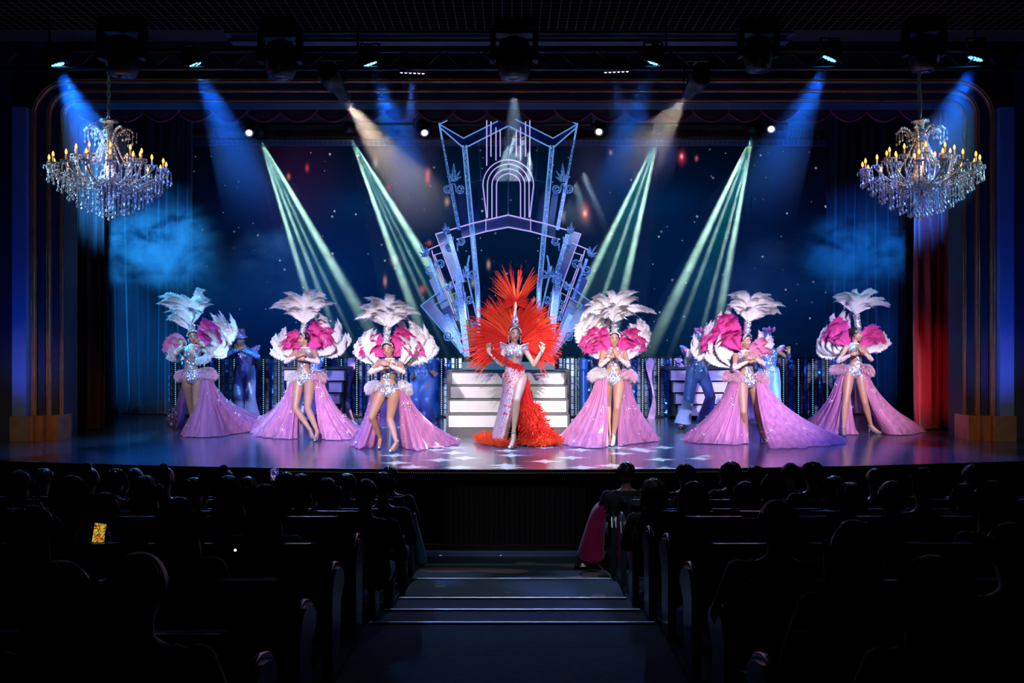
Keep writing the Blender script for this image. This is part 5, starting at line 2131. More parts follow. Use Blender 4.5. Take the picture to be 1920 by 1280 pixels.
def showgirl(spec):
    D = spec['D']
    pl = spec['pelvis']
    base = W(pl[0], pl[1], D)
    t = thing('dancer', (base.x, D, 0), spec['label'], 'person', 'showgirls in pink and white feathers')
    g = make_figure(spec, t)
    k = g.k
    tx, ty, tz, reg = np.abs(g.tx), g.ty, g.tz / k, g.reg
    hi_ok = g.co[:, 2] < g.N.z + 0.012
    tors = ((reg == 'torso') & hi_ok) | ((np.char.startswith(reg, 'thigh')) & (g.t < 0.25))
    zw = (g.Wa.z - g.P.z) / k + 0.085
    zn = (g.N.z - g.P.z) / k + 0.085
    c = (tz - zw) / (zn - zw)     # 0 at the waist, 1 at the neck
    lower = tors & (tz > -0.02) & (tz < zw - 0.05) & (tx < (0.028 + np.clip(tz, 0, 1) * 1.05))
    mid = tors & (tz >= zw - 0.05) & (c < 0.33) & ((tx < 0.050 + 0.02 * np.sin(c * 9)) | (ty < -0.02))
    bra = tors & (c >= 0.33) & (c < 0.80) & ((tx > 0.016 + 0.02 * (c - 0.33)) | (ty < 0))
    neckl = tors & (c >= 0.80) & (tx > 0.03)
    shell(g, lower | mid | bra | neckl, 0.005, 'bodysuit', SEQ, t)
    for s in 'LR':
        mk = (reg == 'fore' + s) | ((reg == 'upper' + s) & (g.t > 0.72))
        if mk.any():
            shell(g, mk, 0.003, 'glove', GLOVE, t)
    # jewelled collar and belt
    b = MB()
    for q in range(24):
        a = 2 * PI * q / 24
        b.ell(g.N + Vector((0.062 * math.cos(a), 0.055 * math.sin(a), 0.012)), 0.011, 0, 6, 4)
    for q in range(30):
        a = 2 * PI * q / 30
        b.ell(g.P + Vector((0.158 * math.cos(a), 0.112 * math.sin(a), 0.045 - 0.02 * abs(math.sin(a)))) * 1.0, 0.009, 0, 6, 4)
    b.build('jewellery', mat('rhinestone', (0.95, 0.97, 1.0), 0.08, 0.15), t)
    heels(g, t)
    hair_cap(g, t)
    tp = W(*spec['stalk'], D - 0.02)
    tiara(g, t, SEQ, tp)
    hd_ = thing('feather_headdress', tp - t.location, None, None); hd_.parent = t
    # empties for parts sit at the plume roots
    hd_.location = tp - t.location
    for i, cl in enumerate(spec['top']):
        a0_, a1_, n_, L_ = cl[2:6]
        cluster(hd_, PW, *cl[:2], D + cl[7] if len(cl) > 7 else D, a0_ * 0.62, a1_ * 0.62, int(n_ * 1.2), L_ * 1.08, seed=spec['seed'] * 10 + i, wid=1.25, lean=cl[6] if len(cl) > 6 else 0.05)
    wg = thing('feather_collar', g.N + Vector((0, 0.12, 0)) - t.location, None, None); wg.parent = t
    kinds = {'w': PS, 'p': PP, 'l': PL}
    for i, cl in enumerate(spec['wings']):
        kd, cx, cy, a0, a1, n, L = cl[:7]
        dd = cl[7] if len(cl) > 7 else {'w': 0.20, 'p': 0.11, 'l': 0.12}[kd]
        if kd in 'pl':
            n, L, dd = int(n * 1.5), L * 1.06, dd - 0.01
        cluster(wg, kinds[kd], cx, cy, D + dd, a0, a1, n, L, seed=spec['seed'] * 10 + 5 + i, wid=1.3 if kd in 'pl' else 1.15, lean=0.0)
    # trains
    def hp(p):
        return W(p[0], p[1], D + p[2])
    for i, tr in enumerate(spec['trains']):
        top = [hp(p) for p in tr['top']]
        hem = [FL(*p) for p in tr['hem']]
        o, P = train('train', top, hem, TULLE, t, folds=tr.get('folds', 16) * 1.15, amp=tr.get('amp', 0.035), seed=spec['seed'] * 7 + i, n=int(tr.get('n', 150) * 1.7), puddle=tr.get('puddle', 0.1), power=tr.get('power', 1.0))
        top2 = [p * 1.0 + Vector((0, 0.03, -0.02)) for p in top]
        cen = sum(hem, Vector()) / len(hem)
        hem2 = [p.lerp(cen, 0.06) for p in hem]
        train('train_lining', top2, hem2, TULLE2, t, folds=tr.get('folds', 16) * 0.7, amp=0.03, seed=spec['seed'] * 7 + i + 50, n=100, rows=14, puddle=0.0, power=tr.get('power', 1.0))
        gems(t, P, tr.get('gems', 46), spec['seed'] * 3 + i)
    for i, f in enumerate(spec['boas']):
        fluff('hip_boa', [hp(p) for p in f['pts']], f.get('r', 0.075) * 0.8, f.get('m', BOA), t, f.get('n', 2600), seed=i + spec['seed'], L=0.055, w=0.0024)
    return t, g
# ================================================================ the showgirls, left to right
showgirl(dict(
    D=16.2, seed=1, yaw=12, roll=-4, lean=0.03, k=1.0,
    label='leftmost showgirl in blue light, arms raised before her face',
    head=(362, 631), neck=(362, 648), waist=(358, 686), pelvis=(361, 709), face=(20, 14, -14), headd=0.06,
    armL=((328, 662), (341, 648), -0.22, (-0.25, -0.1, 1), (0, -1, 0), 0.35),
    armR=((398, 664), (383, 648), -0.28, (-0.75, -0.15, 0.75), (0, -1, 0), 0.2),
    legL=((356, 756), (363, 796), (362, 812)), legR=((367, 756), (368, 800), (366, 816)),
    stalk=(360, 612),
    top=[(358, 614, -42, 40, 13, 68), (356, 620, -70, -42, 3, 42)],
    wings=[('w', 385, 668, 12, 52, 8, 92), ('w', 350, 672, -88, -58, 5, 38, -0.02), ('p', 368, 656, 16, 62, 9, 60), ('l', 352, 660, -75, -25, 6, 42),
           ('w', 392, 668, 50, 80, 3, 45, -0.1)],
    trains=[dict(top=[(350, 700, -0.05), (343, 702, 0.05), (345, 704, 0.15), (356, 704, 0.18)], hem=[(343, 800), (330, 803), (313, 789), (345, 778)], folds=7, n=70, gems=14),
            dict(top=[(372, 704, -0.08), (388, 702, -0.08), (398, 706, 0.0), (392, 704, 0.12), (372, 703, 0.18)],
                 hem=[(366, 806), (344, 818), (395, 820), (440, 814), (486, 806), (505, 786), (440, 780), (380, 778)], folds=20, n=220, gems=60, amp=0.04)],
    boas=[dict(pts=[(346, 700, -0.06), (337, 702, 0.02), (336, 706, 0.1)], r=0.08), dict(pts=[(378, 698, -0.12), (392, 697, -0.08), (400, 702, 0.0)], r=0.10),
          dict(pts=[(372, 676, -0.16), (386, 672, -0.2), (395, 660, -0.16)], r=0.06, m=BOAW), dict(pts=[(330, 668, -0.1), (322, 658, -0.06)], r=0.06, m=BOAW)]))

showgirl(dict(
    D=16.25, seed=2, yaw=-14, roll=0, lean=0.04,
    label='second showgirl from the left, face turned left, arms folded, wide pink train',
    head=(569, 636), neck=(573, 653), waist=(569, 689), pelvis=(571, 712), face=(-48, 4, 6), headd=0.04, smile=True,
    armL=((536, 678), (558, 667), -0.26, (0.8, -0.1, 0.35), (0, 0.6, -0.5), 0.5),
    armR=((597, 678), (572, 673), -0.24, (-1, -0.05, 0.2), (0, 1, 0), 0.6),
    legL=((554, 766), (582, 808), (585, 821)), legR=((577, 766), (595, 809), (593, 824)),
    stalk=(571, 606),
    top=[(572, 610, -52, 42, 13, 60), (573, 606, 5, 38, 3, 62, -0.1)],
    wings=[('w', 588, 668, 40, 72, 8, 78), ('w', 580, 650, 12, 34, 5, 68), ('p', 576, 656, 12, 66, 10, 56), ('p', 572, 656, -75, -22, 8, 42),
           ('w', 560, 668, -84, -35, 7, 56)],
    trains=[dict(top=[(560, 708, -0.08), (549, 706, -0.04), (545, 709, 0.06), (552, 707, 0.14), (570, 705, 0.16)],
                 hem=[(561, 818), (548, 824), (520, 822), (484, 818), (466, 800), (484, 788), (560, 784)], folds=18, n=200),
            dict(top=[(589, 708, -0.08), (600, 706, -0.04), (604, 708, 0.05), (596, 706, 0.13), (572, 705, 0.16)],
                 hem=[(599, 822), (618, 826), (650, 824), (676, 812), (662, 794), (610, 785), (565, 784)], folds=18, n=200)],
    boas=[dict(pts=[(556, 703, -0.1), (547, 705, -0.04), (546, 711, 0.04)], r=0.075, m=BOAW), dict(pts=[(590, 702, -0.1), (601, 703, -0.05), (606, 709, 0.03)], r=0.085)]))

showgirl(dict(
    D=14.35, seed=3, yaw=-6, roll=-3, lean=0.06,
    label='laughing showgirl with bowed head and crossed arms, left of the stairs',
    head=(728, 655), neck=(731, 674), waist=(727, 711), pelvis=(728, 733), face=(-12, 12, -8), headd=0.07, smile=True,
    armL=((694, 698), (722, 688), -0.28, (1, -0.05, 0.25), (0, 0.8, -0.4), 0.4),
    armR=((757, 697), (727, 683), -0.33, (-1, -0.1, 0.35), (0, 0.8, -0.4), 0.35),
    legL=((697, 782), (713, 822), (712, 838)), legR=((731, 786), (743, 829), (738, 845)),
    stalk=(727, 613),
    top=[(727, 616, -68, 64, 15, 60), (728, 618, 25, 60, 3, 40, 0.3, -0.1)],
    wings=[('w', 742, 692, 22, 58, 9, 94), ('w', 740, 660, 14, 36, 4, 60), ('p', 733, 670, 12, 70, 11, 60), ('p', 724, 670, -72, -20, 9, 48),
           ('w', 716, 686, -56, -22, 7, 66), ('w', 712, 690, -24, -10, 2, 70, -0.02), ('w', 748, 692, 14, 24, 2, 70, -0.03)],
    trains=[dict(top=[(713, 728, -0.09), (700, 726, -0.05), (695, 730, 0.05), (706, 726, 0.14), (728, 724, 0.16)],
                 hem=[(708, 838), (690, 842), (666, 840), (664, 822), (680, 806), (728, 800)], folds=15, n=170),
            dict(top=[(749, 728, -0.08), (758, 726, -0.04), (763, 730, 0.05), (752, 726, 0.13), (728, 724, 0.16)],
                 hem=[(753, 838), (775, 845), (812, 841), (858, 832), (846, 822), (812, 806), (735, 800)], folds=18, n=210)],
    boas=[dict(pts=[(705, 720, -0.1), (695, 723, -0.04), (692, 730, 0.03)], r=0.075, m=BOAW), dict(pts=[(754, 719, -0.1), (763, 724, -0.04), (766, 732, 0.03)], r=0.065, m=BOAW)]))

showgirl(dict(
    D=14.95, seed=4, yaw=0, roll=0, lean=0.03,
    label='showgirl right of the staircase facing the audience, hands clasped before her chest',
    head=(1151, 636), neck=(1151, 654), waist=(1150, 690), pelvis=(1149, 712), face=(3, 4, 2), headd=0.05, smile=True,
    armL=((1126, 684), (1146, 669), -0.27, (0.7, -0.1, 0.4), (0, 0.8, 0.3), 0.7),
    armR=((1178, 685), (1157, 668), -0.29, (-0.25, -0.1, 0.8), (-0.4, 0.8, 0), 0.7),
    legL=((1141, 760), (1145, 814), (1144, 832)), legR=((1157, 764), (1151, 815), (1150, 834)),
    stalk=(1152, 600),
    top=[(1152, 604, -76, 72, 16, 58), (1152, 606, -55, 60, 5, 42, 0.35, -0.1)],
    wings=[('w', 1132, 680, -38, -8, 8, 92), ('w', 1170, 680, 6, 42, 8, 84), ('w', 1146, 650, -45, -12, 4, 60), ('p', 1146, 664, -70, -14, 11, 60), ('p', 1156, 664, 14, 62, 11, 56)],
    trains=[dict(top=[(1138, 704, -0.10), (1124, 702, -0.06), (1118, 705, 0.04), (1130, 702, 0.13), (1150, 700, 0.16)],
                 hem=[(1141, 838), (1110, 841), (1072, 836), (1044, 829), (1062, 814), (1090, 800), (1150, 794)], folds=19, n=200),
            dict(top=[(1161, 704, -0.10), (1174, 702, -0.06), (1180, 705, 0.04), (1168, 702, 0.13), (1150, 700, 0.16)],
                 hem=[(1160, 838), (1178, 834), (1214, 830), (1234, 826), (1216, 812), (1196, 802), (1152, 794)], folds=16, n=180)],
    boas=[dict(pts=[(1132, 698, -0.13), (1118, 697, -0.08), (1110, 705, 0.02)], r=0.085, m=BOAW), dict(pts=[(1171, 699, -0.12), (1182, 699, -0.08), (1188, 707, 0.02)], r=0.075)]))

showgirl(dict(
    D=15.3, seed=5, yaw=16, roll=2, lean=0.03,
    label='second showgirl from the right, face turned right, wing feathers swept to the left',
    head=(1398, 640), neck=(1396, 659), waist=(1399, 694), pelvis=(1402, 717), face=(34, 4, -4), headd=0.05, smile=True,
    armL=((1377, 690), (1403, 677), -0.26, (1, -0.1, 0.3), (0, 0.8, -0.2), 0.5),
    armR=((1432, 682), (1413, 671), -0.28, (-0.9, -0.1, 0.1), (0, 0.8, -0.3), 0.6),
    legL=((1394, 772), (1400, 815), (1398, 828)), legR=((1420, 768), (1428, 810), (1432, 824)),
    stalk=(1402, 602),
    top=[(1402, 606, -42, 72, 15, 58), (1404, 606, 50, 85, 3, 44, 0.1)],
    wings=[('w', 1384, 676, -78, -40, 10, 92), ('w', 1392, 640, -50, -20, 5, 74), ('p', 1392, 660, -64, -14, 12, 78), ('w', 1376, 690, -62, -40, 3, 70, -0.05),
           ('l', 1402, 668, 32, 72, 5, 42), ('w', 1406, 670, 28, 62, 5, 54)],
    trains=[dict(top=[(1391, 712, -0.10), (1374, 708, -0.07), (1366, 710, 0.02), (1376, 706, 0.12), (1402, 704, 0.16)],
                 hem=[(1404, 832), (1366, 834), (1318, 832), (1284, 826), (1300, 806), (1330, 796), (1402, 790)], folds=18, n=200),
            dict(top=[(1417, 712, -0.08), (1427, 708, -0.06), (1434, 710, 0.02), (1424, 706, 0.12), (1402, 704, 0.16)],
                 hem=[(1436, 838), (1462, 842), (1520, 838), (1584, 830), (1548, 812), (1500, 800), (1405, 790)], folds=20, n=220)],
    boas=[dict(pts=[(1386, 706, -0.12), (1370, 703, -0.08), (1360, 704, 0.0)], r=0.085), dict(pts=[(1424, 703, -0.1), (1432, 707, -0.04), (1434, 714, 0.03)], r=0.075)]))

showgirl(dict(
    D=16.8, seed=6, yaw=14, roll=0, lean=0.03,
    label='rightmost showgirl, profile to the right, legs apart in silver heels, violet train',
    head=(1606, 627), neck=(1602, 645), waist=(1605, 678), pelvis=(1602, 700), face=(62, 4, 0), headd=0.04,
    armL=((1572, 677), (1597, 664), -0.26, (1, -0.1, 0.3), (0, 0.8, -0.2), 0.5),
    armR=((1634, 674), (1618, 660), -0.28, (-0.5, -0.1, 0.7), (0, 0.8, -0.3), 0.5),
    legL=((1586, 754), (1582, 800), (1580, 815), 0.04), legR=((1622, 755), (1633, 797), (1642, 811), 0.05),
    stalk=(1605, 589),
    top=[(1605, 592, -55, 58, 14, 52)],
    wings=[('w', 1590, 664, -84, -36, 11, 74), ('w', 1596, 632, -46, -8, 5, 60), ('p', 1596, 650, -66, -18, 11, 60), ('p', 1610, 652, 18, 62, 7, 46),
           ('w', 1616, 662, 22, 70, 8, 52)],
    trains=[dict(top=[(1592, 696, -0.09), (1579, 694, -0.06), (1572, 696, 0.03), (1584, 692, 0.12), (1603, 690, 0.16)],
                 hem=[(1606, 814), (1580, 816), (1552, 812), (1512, 800), (1520, 786), (1560, 778), (1603, 776)], folds=16, n=190),
            dict(top=[(1614, 696, -0.08), (1623, 694, -0.06), (1628, 696, 0.03), (1620, 692, 0.12), (1603, 690, 0.16)],
                 hem=[(1650, 812), (1672, 816), (1706, 815), (1732, 808), (1716, 794), (1680, 782), (1606, 776)], folds=16, n=190)],
    boas=[dict(pts=[(1586, 690, -0.12), (1571, 690, -0.08), (1562, 692, 0.0)], r=0.085), dict(pts=[(1618, 688, -0.1), (1629, 690, -0.05), (1632, 698, 0.02)], r=0.075)]))
# ================================================================ the lead in red
def swirl_mat():
    m, nt, bs, out = nodes('swirled_sequin_gown')
    tc = nt.nodes.new('ShaderNodeTexCoord')
    nz = nt.nodes.new('ShaderNodeTexNoise')
    nz.inputs['Scale'].default_value = 8
    nz.inputs['Distortion'].default_value = 2.6
    nt.links.new(tc.outputs['Object'], nz.inputs['Vector'])
    m1 = nt.nodes.new('ShaderNodeMath'); m1.operation = 'MULTIPLY'; m1.inputs[1].default_value = 26
    nt.links.new(nz.outputs[0], m1.inputs[0])
    m2 = nt.nodes.new('ShaderNodeMath'); m2.operation = 'SINE'
    nt.links.new(m1.outputs[0], m2.inputs[0])
    cr = nt.nodes.new('ShaderNodeValToRGB')
    e = cr.color_ramp.elements
    e[0].position = 0.0; e[0].color = (0.90, 0.72, 0.74, 1)
    e[1].position = 0.84; e[1].color = (0.95, 0.85, 0.85, 1)
    x = e.new(0.87); x.color = (0.55, 0.02, 0.05, 1)
    x = e.new(0.95); x.color = (0.85, 0.06, 0.06, 1)
    mr = nt.nodes.new('ShaderNodeMapRange')
    mr.inputs['From Min'].default_value = -1
    nt.links.new(m2.outputs[0], mr.inputs['Value'])
    nt.links.new(mr.outputs[0], cr.inputs[0])
    nt.links.new(cr.outputs[0], bs.inputs['Base Color'])
    bs.inputs['Roughness'].default_value = 0.35
    bs.inputs['Metallic'].default_value = 0.15
    vo = nt.nodes.new('ShaderNodeTexVoronoi'); vo.inputs['Scale'].default_value = 110
    nt.links.new(tc.outputs['Object'], vo.inputs['Vector'])
    bp = nt.nodes.new('ShaderNodeBump'); bp.inputs['Strength'].default_value = 0.8; bp.inputs['Distance'].default_value = 0.004
    nt.links.new(vo.outputs['Distance'], bp.inputs['Height'])
    nt.links.new(bp.outputs[0], bs.inputs['Normal'])
    return m


GOWN = swirl_mat()
DLD = 14.75
lead_spec = dict(D=DLD, seed=9, yaw=4, roll=-2, lean=0.02, skin=SKINL,
                 head=(965, 626), neck=(964, 646), waist=(964, 682), pelvis=(966, 707), face=(12, 6, 0), headd=0.05,
                 armL=((941, 684), (918, 662), -0.14, (-0.15, -0.1, 1), (0.3, -1, 0), 0.3),
                 armR=((1001, 684), (1017, 658), -0.16, (0.2, -0.1, 1), (-0.6, -0.6, 0), 0.9),
                 legL=((955, 754), (964, 806), (966, 822)), legR=((969, 750), (963, 811), (960, 838)))
pb = W(966, 707, DLD)
lead = thing('dancer', (pb.x, DLD, 0), 'lead dancer in red feather fan and swirled red and white gown before the stairs', 'person')
g = make_figure(lead_spec, lead, 0.0085)
tx, ty, tz, reg = np.abs(g.tx), g.ty, g.tz, g.reg
tors = (reg == 'torso') & (g.co[:, 2] < g.N.z + 0.005)
zw = g.Wa.z - g.P.z + 0.085
zn = g.N.z - g.P.z + 0.085
c = (tz - zw) / (zn - zw)
bra = tors & (c > 0.28) & (c < 0.66) & ((tx > 0.016) | (ty < 0))
side = tors & (c > -0.4) & (c <= 0.28) & (tx > 0.045)
shell(g, bra | side, 0.006, 'bodice', SEQ, lead)
yoke = tors & (c >= 0.66) & (c < 1.0) & (ty > -0.02)
shell(g, yoke, 0.004, 'jewelled_yoke', SEQD, lead)
shell(g, (reg == 'foreL') & (g.t > 0.15), 0.005, 'glove', SEQD, lead)
shell(g, (reg == 'foreR') & (g.t > 0.7), 0.005, 'cuff', SEQ, lead)
hips = ((reg == 'torso') & (c < -0.15)) | ((np.char.startswith(reg, 'thigh')) & (g.t < 0.12) & (g.tx < 0.06)) | ((reg == 'thighL') & (g.t < 0.5))
shell(g, hips, 0.010, 'gown_hips', GOWN, lead)
heels(g, lead)
hair_cap(g, lead, m=mat('dark_brown_hair', (0.02, 0.012, 0.01), 0.35))


def dp(x, y, d):
    return W(x, y, DLD + d)


# sheath of the gown, slit over the advanced leg
top = [dp(975, 700, -0.14), dp(960, 702, -0.16), dp(946, 706, -0.06), dp(948, 706, 0.08), dp(966, 704, 0.13), dp(986, 704, 0.10), dp(990, 703, 0.0)]
hem = [FL(950, 834), FL(936, 837), FL(920, 830), FL(928, 818), FL(952, 812), FL(975, 812), FL(992, 820)]
o, Pg = train('gown', top, hem, GOWN, lead, folds=5, amp=0.016, seed=4, n=110, rows=24, puddle=0.02, power=0.6, sag=0.0)
b = MB()
for i in range(0, len(Pg[0]), 1):
    b.ell(Pg[0][i], 0.012, 0, 6, 4)
tag(b.build('slit_beading', SEQ, lead), kind='stuff')
# red tail of stripped feathers
REDT = sheer('red_fringe', (0.88, 0.03, 0.03), 1.0, 0.25)
top = [dp(976, 712, -0.08), dp(984, 712, -0.02), dp(992, 712, 0.05), dp(984, 712, 0.12), dp(966, 712, 0.15)]
hem = [FL(978, 833), FL(1010, 837), FL(1046, 834), FL(1020, 824), FL(966, 816)]
o, Pr = train('feather_train', top, hem, REDT, lead, folds=26, amp=0.035, seed=6, n=200, rows=22, puddle=0.03, power=1.8)
rnd = random.Random(5)
for (lst, nm, nf) in (([Pr[i][j] for i in range(2, 150, 2) for j in range(8, 22)], 'train_fringe', 1700),
                      ([FL(x, y) + Vector((0, 0, 0.03)) for x, y in ((902, 826), (910, 832), (920, 834), (930, 836), (944, 838), (915, 822), (925, 826), (955, 838), (905, 829), (936, 834))], 'hem_fringe', 1100),
                      ([FL(x, y) + Vector((0, 0, 0.03)) for x, y in ((985, 834), (995, 836), (1005, 837), (1018, 837), (1030, 836), (1040, 834), (1046, 832), (1025, 830), (1010, 832))], 'hem_fringe', 1000)):
    b = MB()
    for _ in range(nf):
        p = rnd.choice(lst) + Vector((rnd.uniform(-.06, .06), rnd.uniform(-.06, .02), rnd.uniform(0, .04)))
        p.z = max(p.z, 0.02)
        hfac = 1 if nm == 'hem_fringe' else 0.3
        d = Vector((rnd.uniform(-1, 1) * (0.6 + hfac), rnd.uniform(-1, 0.1), rnd.uniform(-1.0, 0.5) if hfac < 1 else rnd.uniform(-0.4, 0.9))).normalized()
        L = rnd.uniform(0.06, 0.14)
        s = d.cross(Vector((0, 1, 0.3))).normalized() * 0.006
        q = p + d * L
        q.z = max(q.z, 0.006)
        b.add([p - s, p + s, (p + q) / 2 + s, (p + q) / 2 - s, q], [(0, 1, 2, 3), (3, 2, 4)])
    b.build(nm, rnd.choice((FR, FRO)) if nm == 'hem_fringe' else FR, lead)
# red sash of feathers over the raised arm
fluff('feather_sash', [dp(979, 690, -0.14), dp(962, 684, -0.19), dp(944, 674, -0.2), dp(928, 664, -0.16), dp(922, 656, -0.1)], 0.03, FR, lead, 900, 3, 0.06, 0.006)
# crown
b = MB()
R, H = g.R, g.H
pts = [H + R @ Vector((0.084 * math.cos(a), -0.030, 0.012 + 0.088 * math.sin(a))) for a in [PI * i / 20 for i in range(21)]]
b.tube(pts, 0.014, 8)
b.tube([p + R @ Vector((0, -0.018, 0.004)) for p in pts[2:-2]], 0.013, 8)
base = H + R @ Vector((0, -0.03, 0.10))
tip = dp(967, 566, -0.04)
x, y, z = basis(tip - base)
M3 = Matrix((x, y, z)).transposed()
L = (tip - base).length
b.lathe([(0.050, 0), (0.056, 0.03), (0.048, 0.06), (0.060, 0.09), (0.046, 0.12), (0.036, 0.15), (0.026, 0.19), (0.018, 0.24), (0.006, L)], base, 16, 0, M3)
b.tube([base + M3 @ Vector((0.036 * math.cos(a), -0.05, 0.075 + 0.042 * math.sin(a))) for a in [i * 2 * PI / 16 for i in range(16)]], 0.009, 6, close=True)
b.build('crown', SEQ, lead)
b = MB()
b.ell(base + M3 @ Vector((0, -0.06, 0.075)), (0.014, 0.010, 0.026), 0, 8, 6, M3)
b.build('crown_gem', mat('red_gem', (0.6, 0.02, 0.04), 0.1, 0.3), lead)
for s in (-1, 1):
    b = MB()
    b.tube([H + R @ Vector((s * 0.086, -0.01, -0.03)), H + R @ Vector((s * 0.086, -0.01, -0.13))], 0.004, 5)
    for q in range(7):
        b.ell(H + R @ Vector((s * 0.086, -0.01, -0.03 - q * 0.016)), 0.009, 0, 6, 4)
    b.build('earring', SEQ, lead)
    b = MB()
    for q in range(9):
        p = g.N + g.lat * s * (0.10 + 0.012 * q) + Vector((0, -0.04, -0.01 + 0.004 * q))
        b.ell(p, 0.014, 0, 6, 4)
        b.tube([p, p + Vector((0, -0.01, -0.09 - 0.01 * (q % 3)))], 0.004, 5)
    b.build('epaulette', SEQ, lead)
# feather fan: three rings of tufts, then the plume above the crown
fan = thing('feather_fan', g.N + Vector((0, 0.16, 0)) - lead.location, None, None); fan.parent = lead
for (n, a0, a1, Lp, cy, dd, sd) in ((26, -112, 112, 92, 644, 0.20, 1), (22, -116, 116, 76, 646, 0.15, 2), (16, -108, 108, 56, 646, 0.11, 3)):
    rnd = random.Random(sd)
    for i in range(n):
        a = a0 + (a1 - a0) * i / (n - 1) + rnd.uniform(-3, 3)
        fl = 1 if a > 0 else -1
        Lq = Lp * (1.0 + 0.03 * math.cos(math.radians(a) * 2)) * rnd.uniform(0.84, 1.08) * DLD / F
        bp = dp(965 + 16 * math.sin(math.radians(a)), cy - 10 * math.cos(math.radians(a)), dd + rnd.uniform(-0.03, 0.03))
        place_feather(rnd.choice(SR), bp, a, Lq, fan, fl, rnd.uniform(-0.1, 0.15), 1.15, 'feather', rnd.uniform(-25, 25))
tp = thing('crown_plume', dp(967, 570, 0.0) - lead.location, None, None); tp.parent = lead
rnd = random.Random(12)
for i in range(12):
    a = -38 + 76 * i / 11 + rnd.uniform(-4, 4)
    place_feather(rnd.choice((SN, SN, SR[1])), dp(967, 578, rnd.uniform(-0.04, 0.04)), a, (98 - abs(a) * 0.5) * rnd.uniform(0.8, 1.05) * DLD / F, tp, 1 if a > 0 else -1, 0.0, 0.75, 'feather', rnd.uniform(-30, 30))
for i in range(14):
    a = -80 + 160 * i / 13
    place_feather(SR[2], dp(967, 572, -0.03), a, 30 * DLD / F, tp, 1 if a > 0 else -1, 0.2, 1.1, 'feather', rnd.uniform(-30, 30))

# ================================================================ the men in blue
SATIN = mat('blue_satin', (0.16, 0.26, 0.62), 0.33, 0.15, sheen=0.2)
VEST = sparkle('blue_sequin_vest', (0.20, 0.50, 0.85), (0.45, 0.35, 0.75), 75, 0.7, 0.3, 1.0)
SLEEVE = sparkle('blue_beaded_sleeve', (0.10, 0.28, 0.70), (0.15, 0.40, 0.85), 60, 0.5, 0.35, 0.8)
HATM = sparkle('sequinned_hat', (0.25, 0.45, 0.85), (0.55, 0.40, 0.80), 60, 0.6, 0.3, 0.9)
WINGP = mat('pink_wing_film', (0.85, 0.16, 0.42), 0.3, 0.1)
BSHOE = mat('black_shoe', (0.01, 0.01, 0.012), 0.25)


def leaf(b, base, tip, w, dy=0.0, m=0, thick=0.012):
    base, tip = Vector(base), Vector(tip)
    ax = tip - base
    sd = ax.cross(Vector((0, 1, 0))).normalized()
    rows = []
    for i in range(9):
        t = i / 8
        c_ = base + ax * t + Vector((0, -0.03 * math.sin(PI * t), 0))
        ww = w * math.sin(PI * (0.08 + 0.88 * t)) ** 0.8
        rows.append([c_ - sd * ww, c_ + Vector((0, -0.018, 0)), c_ + sd * ww, c_ + Vector((0, thick, 0))])
    b.grid(rows, m, close=True)


